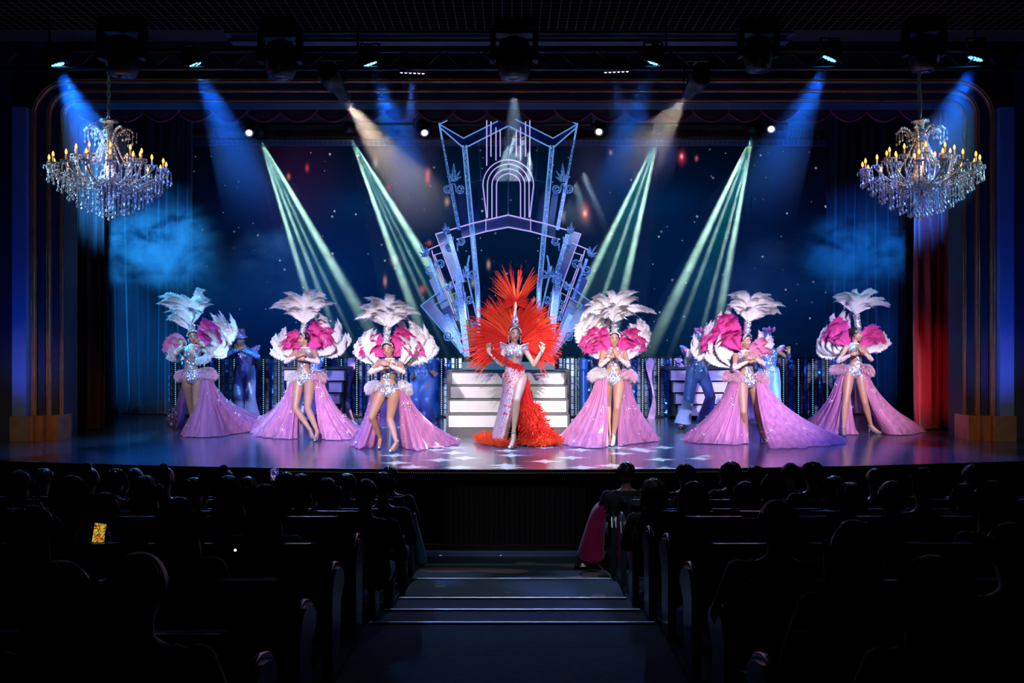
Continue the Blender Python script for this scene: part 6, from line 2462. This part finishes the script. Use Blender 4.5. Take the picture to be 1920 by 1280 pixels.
def man(spec):
    D = spec['D']
    base = W(*spec['pelvis'], D)
    t = thing('dancer', (base.x, D, 0), spec['label'], 'person', 'men in blue sequins and top hats')
    spec['male'] = True
    spec.setdefault('k', 1.03)
    g = make_figure(spec, t, 0.011)
    k, reg = g.k, g.reg
    zw = g.Wa.z - g.P.z + 0.085
    shell(g, (reg == 'torso') & (g.tz > 0.13) & (g.co[:, 2] < g.N.z + 0.01), 0.024, 'vest', VEST, t)
    shell(g, ((reg == 'torso') & (g.tz < 0.20)) | ((np.char.startswith(reg, 'thigh')) & (g.t < 0.35)), 0.016, 'trouser_seat', SATIN, t)
    for s in 'LR':
        mk = (reg == 'fore' + s) | (reg == 'upper' + s)
        if spec.get('bare') == s:
            mk = (reg == 'fore' + s) & (g.t > 0.25)
        if mk.any():
            shell(g, mk, 0.010, 'sleeve', SLEEVE, t)
    # flared trousers
    for (s, hi, kn, an, heel, ball, tip, fd) in g.legs:
        b = MB()
        rnd = random.Random(s + 5)
        top = hi + Vector((-s * 0.012, 0, 0.14))
        pts = [top, hi + Vector((0, 0, 0.03)), hi.lerp(kn, 0.4), hi.lerp(kn, 0.8), kn, kn.lerp(an, 0.4), kn.lerp(an, 0.8), an + Vector((0, 0, -0.05))]
        rad = [0.105, 0.112, 0.103, 0.092, 0.090, 0.105, 0.125, 0.138]
        rings = []
        for i, (p, r) in enumerate(zip(pts, rad)):
            ring = []
            for j in range(28):
                a = 2 * PI * j / 28
                rr = r * k * (1 + 0.07 * math.sin(3 * a + i * 0.9) + 0.05 * math.sin(7 * a + i * 1.7) * (i / 7))
                sx = 1.0 if i > 1 else 0.95
                ring.append(p + Vector((rr * sx * math.cos(a), rr * 0.92 * math.sin(a), 0.012 * math.sin(2 * a + i))))
            rings.append(ring)
        b.grid(rings, 0, close=True)
        b.build('trouser_leg', SATIN, t)
        b = MB()
        b.tube([heel + Vector((0, 0, -0.02)), heel.lerp(ball, 0.6) + Vector((0, 0, 0.0)), tip], [0.045, 0.046, 0.030], 10, flat=0.8)
        b.build('shoe', BSHOE, t)
    # wing epaulettes
    for s in (-1, 1):
        if str(s) in spec.get('nowing', ''):
            continue
        b = MB()
        sh = g.N + g.lat * s * 0.15 * k + Vector((0, 0.05, -0.05))
        leaf(b, sh + Vector((s * -0.02, 0, -0.10)), sh + Vector((s * 0.16, 0, 0.10)), 0.075)
        b.build('shoulder_wing', SLEEVE if s < 0 else HATM, t)
        b = MB()
        leaf(b, sh + Vector((s * -0.01, -0.03, -0.08)), sh + Vector((s * 0.12, -0.03, 0.08)), 0.042)
        b.build('wing_inset', WINGP, t)
    # top hat with butterfly crest
    if not spec.get('nohat'):
        R, H = g.R, g.H
        b = MB()
        b.lathe([(0.128, 0.050), (0.132, 0.054), (0.128, 0.060), (0.084, 0.064), (0.080, 0.12), (0.088, 0.20), (0.082, 0.205), (0.01, 0.207)], H, 22, 0, R)
        b.build('top_hat', HATM, t)
        b = MB()
        for sx_, hgt, wd in ((-0.07, 0.09, 0.035), (0.0, 0.11, 0.035), (0.07, 0.10, 0.038)):
            p = H + R @ Vector((sx_, -0.075, 0.13))
            leaf(b, p, p + R @ Vector((sx_ * 0.5, -0.01, hgt)), wd)
        b.build('hat_crest', WINGP, t)
    hair_cap(g, t, bun=False)
    # collar
    b = MB()
    b.tube([g.N + Vector((0.062 * math.cos(a), 0.058 * math.sin(a), 0.02)) for a in [i * PI / 8 for i in range(16)]], 0.018, 6, close=True)
    b.build('collar', SLEEVE, t)
    return t


man(dict(D=19.0, label='man in blue top hat with crossed forearms, beside the leftmost showgirl', yaw=-6,
         head=(452, 638), neck=(455, 652), waist=(457, 684), pelvis=(458, 700), face=(-18, 8, 0),
         armL=((420, 667), (447, 655), -0.28, (1, 0, 0.5), (0, 1, 0), 0.3), armR=((484, 669), (452, 655), -0.25, (-1, 0, 0.5), (0, 1, 0), 0.3),
         legL=((448, 742), (446, 782), (444, 791)), legR=((470, 742), (473, 782), (476, 791))))
man(dict(D=19.3, label='man in blue almost hidden by the second showgirl from the left', yaw=0,
         head=(590, 642), neck=(590, 656), waist=(590, 688), pelvis=(590, 704), face=(0, 0, 0), nowing='-11', nohat=True,
         armL=((572, 676), (580, 690), -0.1, None, None, 0.3), armR=((604, 676), (598, 690), -0.1, None, None, 0.3),
         legL=((582, 744), (582, 780), (580, 789)), legR=((598, 744), (600, 780), (602, 789))))
man(dict(D=17.6, label='man in blue behind the laughing showgirl, one hand held out low', yaw=8,
         head=(789, 641), neck=(789, 657), waist=(790, 691), pelvis=(791, 708), face=(10, 6, 0),
         armL=((768, 684), (774, 700), -0.15, None, None, 0.3), armR=((808, 678), (807, 694), -0.18, (0.7, -0.2, -0.5), (0, -1, 0), 0.2),
         legL=((780, 752), (783, 794), (782, 804)), legR=((799, 750), (803, 790), (806, 804))))
man(dict(D=17.9, label='man in blue mostly hidden behind the showgirl right of the staircase', yaw=0,
         head=(1128, 641), neck=(1128, 656), waist=(1129, 690), pelvis=(1129, 707), face=(0, 4, 0), nohat=True, nowing='-11',
         armL=((1108, 670), (1128, 664), -0.2, (1, 0, 0.3), (0, 1, 0), 0.3), armR=((1150, 678), (1136, 690), -0.1, None, None, 0.3),
         legL=((1120, 748), (1122, 790), (1120, 800)), legR=((1136, 748), (1138, 790), (1140, 800))))
man(dict(D=18.0, label='man in blue satin striding wide beside the right platform, arm across chest', yaw=6,
         head=(1309, 637), neck=(1309, 653), waist=(1309, 687), pelvis=(1307, 704), face=(14, 6, 0), bare='L',
         armL=((1288, 672), (1318, 660), -0.26, (1, 0, 0.1), (0, 1, 0), 0.3), armR=((1328, 664), (1344, 672), -0.14, (0.8, -0.1, -0.5), (0, -1, 0), 0.3),
         legL=((1290, 752), (1281, 788), (1278, 803)), legR=((1332, 744), (1322, 784), (1326, 798))))
man(dict(D=18.6, label='man in blue and crested top hat raising a fist behind the wing-swept showgirl', yaw=4,
         head=(1438, 636), neck=(1440, 652), waist=(1440, 686), pelvis=(1441, 703), face=(10, 4, 0), bare='R',
         armL=((1422, 674), (1434, 688), -0.15, None, None, 0.3), armR=((1478, 671), (1479, 660), -0.10, (-0.25, -0.2, 1), (0, -1, 0), 1.2),
         legL=((1432, 746), (1434, 786), (1430, 796)), legR=((1454, 746), (1460, 786), (1466, 796))))
# ================================================================ crystal chandeliers
CRY = sparkle('cut_crystal', (0.95, 0.98, 1.0), (0.55, 0.66, 0.78), 90, 0.62, 0.16, 1.15)
CRYR = mat('crystal_rod', (0.55, 0.64, 0.72), 0.12, 0.6)
BULB = emis('candle_bulb', (1.0, 0.36, 0.06), 3.2)
CANDLE = mat('bulb_glow_candle', (0.60, 0.34, 0.14), 0.5, emit=(1.0, 0.35, 0.06), estr=0.25)  # bulb glow on the candle put in as weak warm emission
BRASS = mat('chandelier_brass', (0.50, 0.30, 0.20), 0.3, 0.8)
DC = 13.6
KC = DC / F


def drop(b, p, r):
    b.lathe([(0.001, 0.0), (r * 0.5, -r * 0.7), (r, -r * 2.1), (r * 0.6, -r * 2.9), (0.001, -r * 3.1)], p, 7)


def strand(parent, p, L, rb=0.011, rd=0.017, name='crystal_strand'):
    b = MB()
    n = max(1, int((L - 0.05) / 0.021))
    for q in ((0.0, 0.0, 0), (0.045, 0.02, -1)):
        for i in range(max(1, n + q[2])):
            b.ell(p + Vector((q[0], q[1], -0.01 - i * 0.021)), (rb * 0.8, rb * 0.8, rb), 0, 6, 4)
        drop(b, p + Vector((q[0], q[1], -0.012 - max(1, n + q[2]) * 0.021)), rd)
    return b.build(name, CRY, parent)


def chandelier(px, label, chain):
    c = W(px, 330, DC)
    t = thing('chandelier', c, label, 'chandelier', 'crystal chandeliers')

    def zz(py):
        return c.z + (330 - py) * KC
    b = MB()
    z0, z1 = zz(222), 5.64
    n = int((z1 - z0) / 0.075)
    if chain:
        for i in range(n + 1):
            z = z0 + (z1 - z0) * i / n
            a = (i % 2) * PI / 2
            b.tube([Vector((c.x + 0.018 * math.cos(q) * math.cos(a), c.y + 0.018 * math.cos(q) * math.sin(a), z + 0.045 * math.sin(q))) for q in [k * PI / 5 for k in range(10)]], 0.012, 6, close=True)
    else:
        b.tube([Vector((c.x + 0.012 * math.sin(i * 0.5), c.y, z0 + (z1 - z0) * i / 20)) for i in range(21)], 0.020, 8)
        b.tube([Vector((c.x - 0.022 + 0.008 * math.sin(i * 0.7), c.y, z0 + (z1 - z0) * i / 20)) for i in range(21)], 0.009, 6)
    b.build('hanging_chain' if chain else 'hanging_cable', mat('chain_steel', (0.35, 0.65, 0.65), 0.35, 0.3) if chain else mat('pale_cable', (0.30, 0.55, 0.55), 0.5), t)
    b = MB()
    b.lathe([(0.02, zz(222)), (0.11, zz(225)), (0.12, zz(229)), (0.06, zz(231)), (0.05, zz(240)), (0.075, zz(246)), (0.05, zz(256)), (0.08, zz(262)),
             (0.05, zz(268)), (0.045, zz(300)), (0.09, zz(322)), (0.16, zz(332)), (0.20, zz(342)), (0.13, zz(352)), (0.05, zz(360)), (0.02, zz(366))], (c.x, c.y, 0), 20)
    b.build('column', CRY, t)
    # glass rods from the crown down to the bowl
    for k in range(10):
        a = 2 * PI * k / 10
        b = MB()
        pts = [Vector((c.x + r * math.cos(a), c.y + r * math.sin(a), zz(y))) for r, y in ((0.07, 262), (0.11, 275), (0.17, 294), (0.26, 314))]
        b.tube(pts, 0.011, 6)
        for i in range(9):
            q = i / 8 * 2.99
            p = pts[int(q)].lerp(pts[int(q) + 1], q - int(q))
            b.ell(p, 0.017, 0, 6, 4)
        b.build('glass_rod', CRY, t)
    # upper scrolls with drops
    for k in range(8):
        a = 2 * PI * k / 8 + 0.2
        R_ = 0.30
        pts = [Vector((c.x + r * math.cos(a), c.y + r * math.sin(a), zz(y))) for r, y in ((0.07, 268), (0.11, 252), (0.19, 243), (0.26, 241), (R_, 246))]
        b = MB()
        b.tube(resample(pts, 14), 0.013, 6)
        for p in resample(pts, 10):
            b.ell(p, 0.020, 0, 6, 4)
        b.build('scroll_arm', CRY, t)
        strand(t, pts[-1], 0.16, 0.009, 0.016)
        strand(t, pts[-2] + Vector((0, 0, -0.01)), 0.13, 0.009, 0.014)
    # candle arms in two tiers
    for (nn, rr, ycup, off) in ((10, 0.42, 296, 0.1), (16, 0.72, 316, 0.0)):
        for k in range(nn):
            a = 2 * PI * k / nn + off
            ca, sa = math.cos(a), math.sin(a)
            pts = [Vector((c.x + r * ca, c.y + r * sa, zz(y))) for r, y in ((0.10, 340), (rr * 0.45, 345 + (6 if nn > 12 else 0)), (rr * 0.8, 338), (rr * 1.0, ycup + 10), (rr, ycup + 2))]
            b = MB()
            b.tube(resample(pts, 14), 0.012, 6)
            for p in resample(pts, 8)[1:-1]:
                b.ell(p, 0.016, 0, 6, 4)
                drop(b, p + Vector((0, 0, -0.015)), 0.012)
            b.build('arm', CRY, t)
            p = pts[-1]
            b = MB()
            b.lathe([(0.02, -0.012), (0.07, 0.0), (0.075, 0.008), (0.02, 0.006)], p, 12)
            for q in range(8):
                an = q * PI / 4
                drop(b, p + Vector((0.07 * math.cos(an), 0.07 * math.sin(an), -0.002)), 0.012)
            b.build('crystal_dish', CRY, t)
            b = MB()
            b.tube([p + Vector((0, 0, 0.0)), p + Vector((0, 0, 0.085))], 0.011, 8)
            cd = b.build('candle', CANDLE, t)
            b = MB()
            b.lathe([(0.008, 0.085), (0.016, 0.100), (0.0175, 0.115), (0.011, 0.138), (0.001, 0.155)], p, 8)
            b.build('bulb', BULB, cd)
    # hanging strands: rings growing longer to the middle
    for (nn, rr, y0, y1) in ((24, 0.74, 322, 346), (20, 0.62, 330, 362), (16, 0.50, 334, 378), (12, 0.38, 338, 390), (8, 0.25, 342, 400), (5, 0.12, 348, 408)):
        for k in range(nn):
            a = 2 * PI * k / nn + rr
            strand(t, Vector((c.x + rr * math.cos(a), c.y + rr * math.sin(a), zz(y0))), (y1 - y0) * KC, 0.011, 0.019)
    strand(t, Vector((c.x, c.y, zz(362))), 50 * KC, 0.011, 0.020)
    d = bpy.data.lights.new('candle_glow', 'POINT')
    d.energy = 9
    d.color = (1.0, 0.50, 0.18)
    d.shadow_soft_size = 0.35
    o = bpy.data.objects.new('candle_glow', d)
    COL.objects.link(o)
    o.location = (c.x, c.y - 0.1, zz(300))


chandelier(204, 'crystal chandelier with glowing candle bulbs hanging left of the stage on a chain', True)
chandelier(1725, 'crystal chandelier with glowing candle bulbs hanging right of the stage on a pale cable', False)
# ================================================================ seats and audience
SEATM = mat('black_seat_cloth', (0.010, 0.011, 0.014), 0.85, noise_amt=0.3)
ENDM = mat('seat_end_plastic', (0.03, 0.035, 0.05), 0.28, 0.1)
ARMM = mat('armrest_gloss', (0.05, 0.07, 0.09), 0.18, 0.2)
ORD = ['first', 'second', 'third', 'fourth', 'fifth', 'sixth', 'seventh', 'eighth', 'ninth', 'tenth']


def seat_proto():
    t = thing('theatre_seat', (0, 0, 0), 'x', 'seat')
    b = MB()
    rows = []
    for i in range(9):
        v = i / 8
        z = 0.36 + 0.46 * v
        y = -0.02 - 0.10 * v
        w = 0.235 * (1 - 0.12 * v ** 4)
        th = 0.045 * (1 - 0.4 * v)
        rows.append([Vector((x * w, y + q * th + 0.02 * x * x, z)) for x, q in ((-1, 0), (-0.8, -1), (0, -1), (0.8, -1), (1, 0), (0.8, 1), (0, 0.9), (-0.8, 1))])
    b.grid(rows, 0, close=True)
    b.f.append(tuple(range(64, 72))); b.m.append(0)
    b.build('backrest', SEATM, t)
    b = MB(); b.box((0, -0.165, 0.80), (0.36, 0.02, 0.055)); b.build('head_pad', ARMM, t, smooth=False)
    b = MB(); b.ell((0, 0.20, 0.40), (0.23, 0.23, 0.06), 0, 16, 8); b.build('cushion', SEATM, t)
    for s in (-1, 1):
        b = MB()
        prof = [(-0.10, 0.0), (-0.10, 0.50), (-0.04, 0.60), (0.05, 0.635), (0.16, 0.62), (0.28, 0.585), (0.32, 0.55), (0.32, 0.50), (0.20, 0.42), (0.16, 0.0)]
        n = len(prof)
        vs = [(s * 0.262 - 0.028, y, z) for y, z in prof] + [(s * 0.262 + 0.028, y, z) for y, z in prof]
        fs = [tuple(range(n)), tuple(reversed(range(n, 2 * n)))] + [(i, (i + 1) % n, (i + 1) % n + n, i + n) for i in range(n)]
        b.add(vs, fs)
        b.build('side_panel', ENDM, t, smooth=False)
        b = MB()
        pts = [Vector((s * 0.262, y, z + 0.012)) for y, z in prof[1:8]]
        b.tube(resample(pts, 14), 0.030, 8, flat=0.5, up=(1, 0, 0))
        b.build('armrest', ARMM, t)
    return t


def floor_z(D):
    for y, z in reversed([q for q in TREADS]):
        if D < y:
            return z
    return -0.935


first = seat_proto()
used = False
PEOPLE = []
ROWD = [10.75, 9.85, 8.90, 7.85, 6.9, 6.0, 5.1, 4.2, 3.3]
for r, D in enumerate(ROWD):
    half = 960 / F * D + 0.3
    for s, side in ((-1, 'left'), (1, 'right')):
        kx = 0
        x = 1.32
        while x < half:
            tt = first if not used else clone(first)
            used = True
            tt.location = (s * x, D, floor_z(D) + 0.002)
            tt['label'] = 'dark theatre seat, %s from the aisle in the %s row from the stage, %s block' % (ORD[kx], ORD[r], side)
            tt['group'] = 'theatre seats in rows'
            x += 0.56
            kx += 1

CLOTHS = [mat('dark_cloth_%s' % n, c, 0.8) for n, c in (('navy', (0.03, 0.04, 0.08)), ('black', (0.015, 0.015, 0.018)), ('olive', (0.05, 0.05, 0.03)),
                                                       ('plum', (0.07, 0.03, 0.06)), ('grey', (0.06, 0.06, 0.07)))]
HAIRS = [mat('hair_black', (0.010, 0.008, 0.008), 0.45), mat('hair_brown', (0.035, 0.018, 0.010), 0.45), mat('hair_dark_red', (0.05, 0.015, 0.012), 0.45)]
ASKIN = mat('audience_skin', (0.35, 0.20, 0.14), 0.55)


def watcher(variant, seed, k=1.0, hold=None):
    """someone seated, seen from behind (facing the stage); origin at the floor under the hips"""
    rnd = random.Random(seed)
    t = thing('spectator', (0, 0, 0), 'x', 'person')
    lat, fw = Vector((1, 0, 0)), Vector((0, 1, 0))
    P, N = Vector((0, 0.02, 0.50)), Vector((0, -0.02, 0.98))
    b = MB()
    wide = 1.0 if variant != 'man' else 1.12
    ring_torso(b, [(P + Vector((0, 0, -0.06)), lat, fw, 0.15, 0.11), (P + Vector((0, 0, 0.04)), lat, fw, 0.17 * wide, 0.12), (P.lerp(N, 0.4), lat, fw, 0.15 * wide, 0.11),
                   (P.lerp(N, 0.7), lat, fw, 0.18 * wide, 0.11), (P.lerp(N, 0.88), lat, fw, 0.175 * wide, 0.085), (P.lerp(N, 0.97), lat, fw, 0.11, 0.06), (N, lat, fw, 0.055, 0.05)])
    H = Vector((0, 0.0, 1.13))
    b.ell(H + Vector((0, -0.015, 0.02)), (0.077, 0.096, 0.10), 0, 16, 10)
    b.ell(H + Vector((0, 0.03, -0.03)), (0.060, 0.066, 0.085), 0, 14, 10)
    b.ell(H + Vector((0, 0.098, -0.01)), (0.014, 0.016, 0.022), 0, 8, 6)
    for s in (-1, 1):
        b.ell(H + Vector((s * 0.078, -0.005, -0.005)), (0.010, 0.020, 0.030), 0, 8, 6)
    b.tube([N - Vector((0, 0, 0.05)), H - Vector((0, 0, 0.05))], 0.052, 12)
    for s in (-1, 1):
        sh = Vector((s * 0.175 * wide, -0.01, 0.90)); el = Vector((s * 0.25 * wide, 0.06, 0.66)); wr = Vector((s * 0.12, 0.28, 0.62))
        if hold is not None and s == (1 if hold.x > 0 else -1):
            wr = hold + Vector((0, 0.01, -0.10)); el = sh.lerp(wr, 0.5) + Vector((s * 0.03, 0.0, -0.10))
            for q in (-1, 0, 1):
                b.tube([wr + Vector((0, 0.03, 0.02)), hold + Vector((q * 0.025, 0.03, 0.02))], 0.014, 8)
        b.ell(sh, (0.058,) * 3, 0, 10, 8)
        b.tube([sh, sh.lerp(el, 0.5), el], [0.056, 0.050, 0.042], 10)
        b.tube([el, wr], [0.042, 0.028], 10)
        b.ell(wr + Vector((-s * 0.02, 0.04, 0)), (0.035, 0.05, 0.022), 0, 10, 6)
        kn = Vector((s * 0.12, 0.46, 0.50))
        b.tube([P + Vector((s * 0.09, 0, -0.02)), kn], [0.085, 0.06], 12)
        b.tube([kn, Vector((s * 0.12, 0.46, 0.10))], [0.055, 0.036], 10)
        b.ell(Vector((s * 0.12, 0.52, 0.05)), (0.04, 0.11, 0.045), 0, 10, 6)
    co, no, fs = remesh(b, 0.018, 2)
    g = Fig(); g.co, g.no, g.fs = co, no, fs
    o = MB(); o.v = [tuple(p) for p in co]; o.f = list(fs); o.m = [0] * len(fs)
    o.build('body', ASKIN, t)
    m = (co[:, 2] < 0.965) & (co[:, 2] > 0.40) & ~((co[:, 1] > 0.22) & (co[:, 2] > 0.56))
    shell(g, m, 0.010, 'shirt', CLOTHS[seed % 5], t)
    hb = MB()
    hr = []
    Lh = {'short': 0.0, 'man': 0.0, 'bob': 0.10, 'long': 0.34, 'bun': 0.0}[variant]
    n = 44
    for i in range(12):
        th = math.radians(2 + i * 10)
        row = []
        for j in range(n):
            a = 2 * PI * j / n
            front = max(0.0, math.sin(a))
            lim = math.radians(118 if variant != 'man' else 104) - front * math.radians(55)
            q = min(th, lim)
            row.append(H + Vector((0.086 * math.sin(q) * math.cos(a), -0.015 + 0.106 * math.sin(q) * math.sin(a), 0.02 + 0.110 * math.cos(q))))
        hr.append(row)
    if Lh:
        for i in range(1, 9):
            v = i / 8
            row = []
            for j in range(n):
                a = 2 * PI * j / n
                base = hr[11][j]
                back = 1 if math.sin(a) < 0.35 else 0.0
                wv = 0.02 * math.sin(5 * a + 4 * v + seed)
                row.append(Vector((base.x * (1 + 0.50 * v * (1 - 0.35 * v)) + wv * v * 0.6, base.y - 0.03 * v * back, base.z - Lh * v * back)))
            hr.append(row)
    full = {'short': 0.06, 'man': 0.0, 'bob': 0.10, 'long': 0.10, 'bun': 0.03}[variant]
    for i, row in enumerate(hr):
        for j, p in enumerate(row):
            a = 2 * PI * j / n
            f = 1 + full * min(1, i / 5) + 0.045 * noise.noise(Vector((p.x * 14 + seed, p.y * 14, p.z * 5))) * 2 + 0.022 * math.sin(13 * a + seed + 0.25 * i) + 0.012 * math.sin(29 * a + 0.4 * i)
            if i > 12:
                f += 0.05 * math.sin(5 * a + i * 0.5 + seed)
            row[j] = Vector((H.x + (p.x - H.x) * f, H.y + (p.y - H.y) * f, p.z + (0.05 * noise.noise(Vector((a * 3, seed, 0))) if i == len(hr) - 1 else 0)))
    hb.grid(hr, 0, close=True)
    for q in range(46 if variant in ('long', 'bob', 'short') else 20):
        a = rnd.uniform(PI * 0.9, PI * 2.1)
        i0 = rnd.randint(2, 8)
        j0 = int((a % (2 * PI)) / (2 * PI) * n) % n
        pts = [hr[min(len(hr) - 1, i0 + k)][j0] * 1.0 + Vector((0.01 * math.cos(a), 0.01 * math.sin(a), 0)) for k in range(0, 7 if Lh else 4)]
        hb.tube(pts, [0.008] * (len(pts) - 1) + [0.002], 4)
    if variant == 'bun':
        hb.ell(H + Vector((0, -0.03, 0.135)), (0.045, 0.045, 0.04), 0, 12, 8)
    hb.build('hair', HAIRS[seed % 3], t, solid=0.006)
    return t


protos = {}
aud = [(30, 908, 9.85, 'long', 'far left edge'), (77, 902, 10.75, 'short', ''), (124, 936, 6.0, 'long', 'hold1'), (160, 905, 8.9, 'bun', ''), (212, 905, 9.85, 'bob', ''),
       (248, 902, 10.75, 'man', ''), (305, 903, 9.85, 'bun', ''), (268, 925, 7.85, 'long', ''), (359, 925, 8.9, 'bob', ''), (418, 906, 9.85, 'bun', ''), (462, 918, 10.75, 'man', ''),
       (330, 985, 5.1, 'long', ''), (492, 952, 6.0, 'long', ''), (561, 922, 7.85, 'bob', ''), (534, 915, 8.9, 'man', 'hold2'), (611, 925, 8.9, 'long', ''), (648, 912, 10.75, 'short', ''), (683, 932, 7.85, 'man', ''),
       (717, 915, 8.9, 'short', ''), (730, 898, 10.75, 'man', ''), (50, 1000, 5.1, 'long', ''), (248, 1120, 3.3, 'man', ''), (95, 1135, 3.3, 'long', ''), (425, 930, 6.9, 'long', ''),
       (190, 962, 6.9, 'short', ''),
       (1175, 890, 10.75, 'man', ''), (1228, 926, 8.9, 'long', ''), (1286, 893, 10.75, 'short', ''), (1303, 936, 7.85, 'long', ''), (1372, 889, 10.75, 'bob', ''), (1400, 932, 8.9, 'long', ''),
       (1420, 900, 9.85, 'short', ''), (1453, 926, 6.9, 'bun', ''), (1484, 892, 10.75, 'man', ''), (1526, 892, 9.85, 'short', ''), (1462, 990, 5.1, 'man', ''), (1568, 922, 8.9, 'bob', ''),
       (1600, 938, 7.85, 'long', ''), (1645, 905, 9.85, 'man', ''), (1678, 940, 6.9, 'man', ''), (1738, 915, 6.9, 'short', ''), (1828, 897, 9.85, 'man', ''), (1815, 940, 7.85, 'short', ''),
       (1872, 945, 6.0, 'long', ''), (1610, 1040, 4.2, 'long', ''), (1765, 1125, 3.3, 'long', ''), (1908, 1045, 4.2, 'short', '')]
HD = {'short': 'short dark hair', 'man': 'cropped hair, broad shoulders', 'bob': 'chin-length hair', 'long': 'long loose hair', 'bun': 'hair pinned up'}
HOLD = {'hold1': (186, 1000, 5.97), 'hold2': (515, 889, 9.25)}
order = sorted(range(len(aud)), key=lambda i: aud[i][0])
for i in order:
    px, py, D, var, w = aud[i]
    side = 'left' if px < 960 else 'right'
    key = (var, i % 2)
    if w.startswith('hold'):
        hx, hy_, hd_ = HOLD[w]
        rt = W(px, py, D); rt = Vector((rt.x, D + 0.06, rt.z - 1.13))
        t = watcher(var, 40 + i, 1.0, W(hx, hy_, hd_) - rt)
    elif key not in protos:
        protos[key] = watcher(var, len(protos) + 1)
        t = protos[key]
    else:
        t = clone(protos[key])
    p = W(px, py, D)
    t.location = (p.x, D + 0.06, p.z - 1.13)
    row = ROWD.index(min(ROWD, key=lambda q: abs(q - D)))
    mates = sorted([q[0] for q in aud if q[2] == D and (q[0] < 960) == (px < 960)])
    if px < 960:
        mates = mates[::-1]
    t['label'] = '%s-block spectator with %s, %s from aisle in %s row' % (side, HD[var], ORD[mates.index(px)], ORD[row])
    t['group'] = 'spectators in the dark'


def phone(px, py, D, wpx, hpx, m, label, tilt=0.0):
    c = W(px, py, D)
    k = D / F
    t = thing('phone', c, label, 'phone')
    R = Matrix.Rotation(tilt, 3, 'Y')
    b = MB(); b.box(c + Vector((0, 0.006, 0)), (wpx * k * 1.08, 0.010, hpx * k * 1.06), 0, R); b.build('case', mat('phone_black', (0.01, 0.01, 0.01), 0.2), t, smooth=False)
    b = MB(); b.box(c, (wpx * k, 0.004, hpx * k), 0, R); b.build('screen', m, t, smooth=False)
    return t


def screen_img(name, c1, c2, c3, sc_, st):
    m, nt, bs, out = nodes(name)
    nt.nodes.remove(bs)
    tc = nt.nodes.new('ShaderNodeTexCoord')
    vo = nt.nodes.new('ShaderNodeTexVoronoi')
    vo.distance = 'CHEBYCHEV'
    vo.inputs['Scale'].default_value = sc_
    nt.links.new(tc.outputs['Object'], vo.inputs['Vector'])
    s = nt.nodes.new('ShaderNodeSeparateColor')
    nt.links.new(vo.outputs['Color'], s.inputs[0])
    cr = nt.nodes.new('ShaderNodeValToRGB')
    cr.color_ramp.interpolation = 'CONSTANT'
    cr.color_ramp.elements[0].color = (*c1, 1)
    cr.color_ramp.elements[1].color = (*c2, 1); cr.color_ramp.elements[1].position = 0.45
    e = cr.color_ramp.elements.new(0.75); e.color = (*c3, 1)
    nt.links.new(s.outputs[0], cr.inputs[0])
    em = nt.nodes.new('ShaderNodeEmission'); em.inputs[1].default_value = st
    nt.links.new(cr.outputs[0], em.inputs[0]); nt.links.new(em.outputs[0], out.inputs[0])
    return m


phone(186, 1000, 5.96, 22, 38, screen_img('yellow_phone_picture', (0.9, 0.7, 0.08), (0.10, 0.05, 0.0), (0.7, 0.12, 0.02), 150, 0.6),
      'phone with a bright yellow and red screen held low in the left block', 0.15)
phone(515, 889, 9.24, 15, 22, screen_img('stage_phone_picture', (0.02, 0.05, 0.3), (0.02, 0.02, 0.1), (0.7, 0.4, 0.7), 130, 0.6),
      'phone held up filming the stage, showing a blue and pink picture')
c = W(441, 1031, 5.6)
b = MB(); b.ell(c, 0.008, 0, 8, 6)
tag(b.build('indicator_lamp', emis('white_dot', (1, 1, 0.85), 1.2)), 'tiny white indicator light on a seat back in the left block', 'light')

# coat and bags on the aisle seats
def blob_cloth(name, outline, D, th, m, label, cat, seed=0, solidn=10):
    """a hanging cloth or bag: rounded body with folds following an outline (left, right, y)"""
    rnd = random.Random(seed)
    b = MB()
    rows = []
    for (xl_, xr_, y) in outline:
        p, q = W(xl_, y, D), W(xr_, y, D)
        cx, w = (p.x + q.x) / 2, (q.x - p.x) / 2
        row = []
        for j in range(24):
            a = 2 * PI * j / 24
            f = 1 + 0.10 * math.sin(5 * a + y * 0.07 + seed) + 0.06 * math.sin(9 * a + y * 0.13)
            row.append(Vector((cx + w * math.cos(a), D + th * f * math.sin(a), p.z)))
        rows.append(row)
    b.grid(rows, 0, close=True)
    b.f.append(tuple(range(24))); b.m.append(0)
    k = (len(rows) - 1) * 24
    b.f.append(tuple(range(k, k + 24))); b.m.append(0)
    return tag(b.build(name, m), label, cat)


MAG = mat('magenta_nylon', (0.42, 0.006, 0.10), 0.35, sheen=0.2, bump=0.6, bump_scale=9)
blob_cloth('coat', [(1128, 1146, 938), (1118, 1148, 945), (1110, 1140, 955), (1102, 1136, 975), (1094, 1134, 1000), (1086, 1133, 1025), (1081, 1133, 1044), (1086, 1131, 1053)],
           10.9, 0.13, MAG, 'magenta padded coat hanging over the aisle seat on the right', 'coat', 2)
blob_cloth('shopping_bag', [(776, 780, 962), (775, 784, 985), (774, 790, 1005), (775, 797, 1030), (777, 801, 1050), (782, 797, 1058)], 10.4, 0.07,
           mat('pale_blue_plastic', (0.05, 0.15, 0.22), 0.3, sheen=0.2, bump=0.5, bump_scale=14), 'pale blue plastic bag hanging from the front aisle seat on the left', 'bag', 5)
blob_cloth('scarf', [(733, 748, 982), (732, 754, 995), (748, 757, 1010), (752, 758, 1040), (755, 762, 1070), (756, 768, 1095), (758, 762, 1105)], 9.3, 0.03,
           mat('lime_green_cloth', (0.07, 0.28, 0.01), 0.7), 'lime green scarf dangling beside the left aisle', 'scarf', 7)
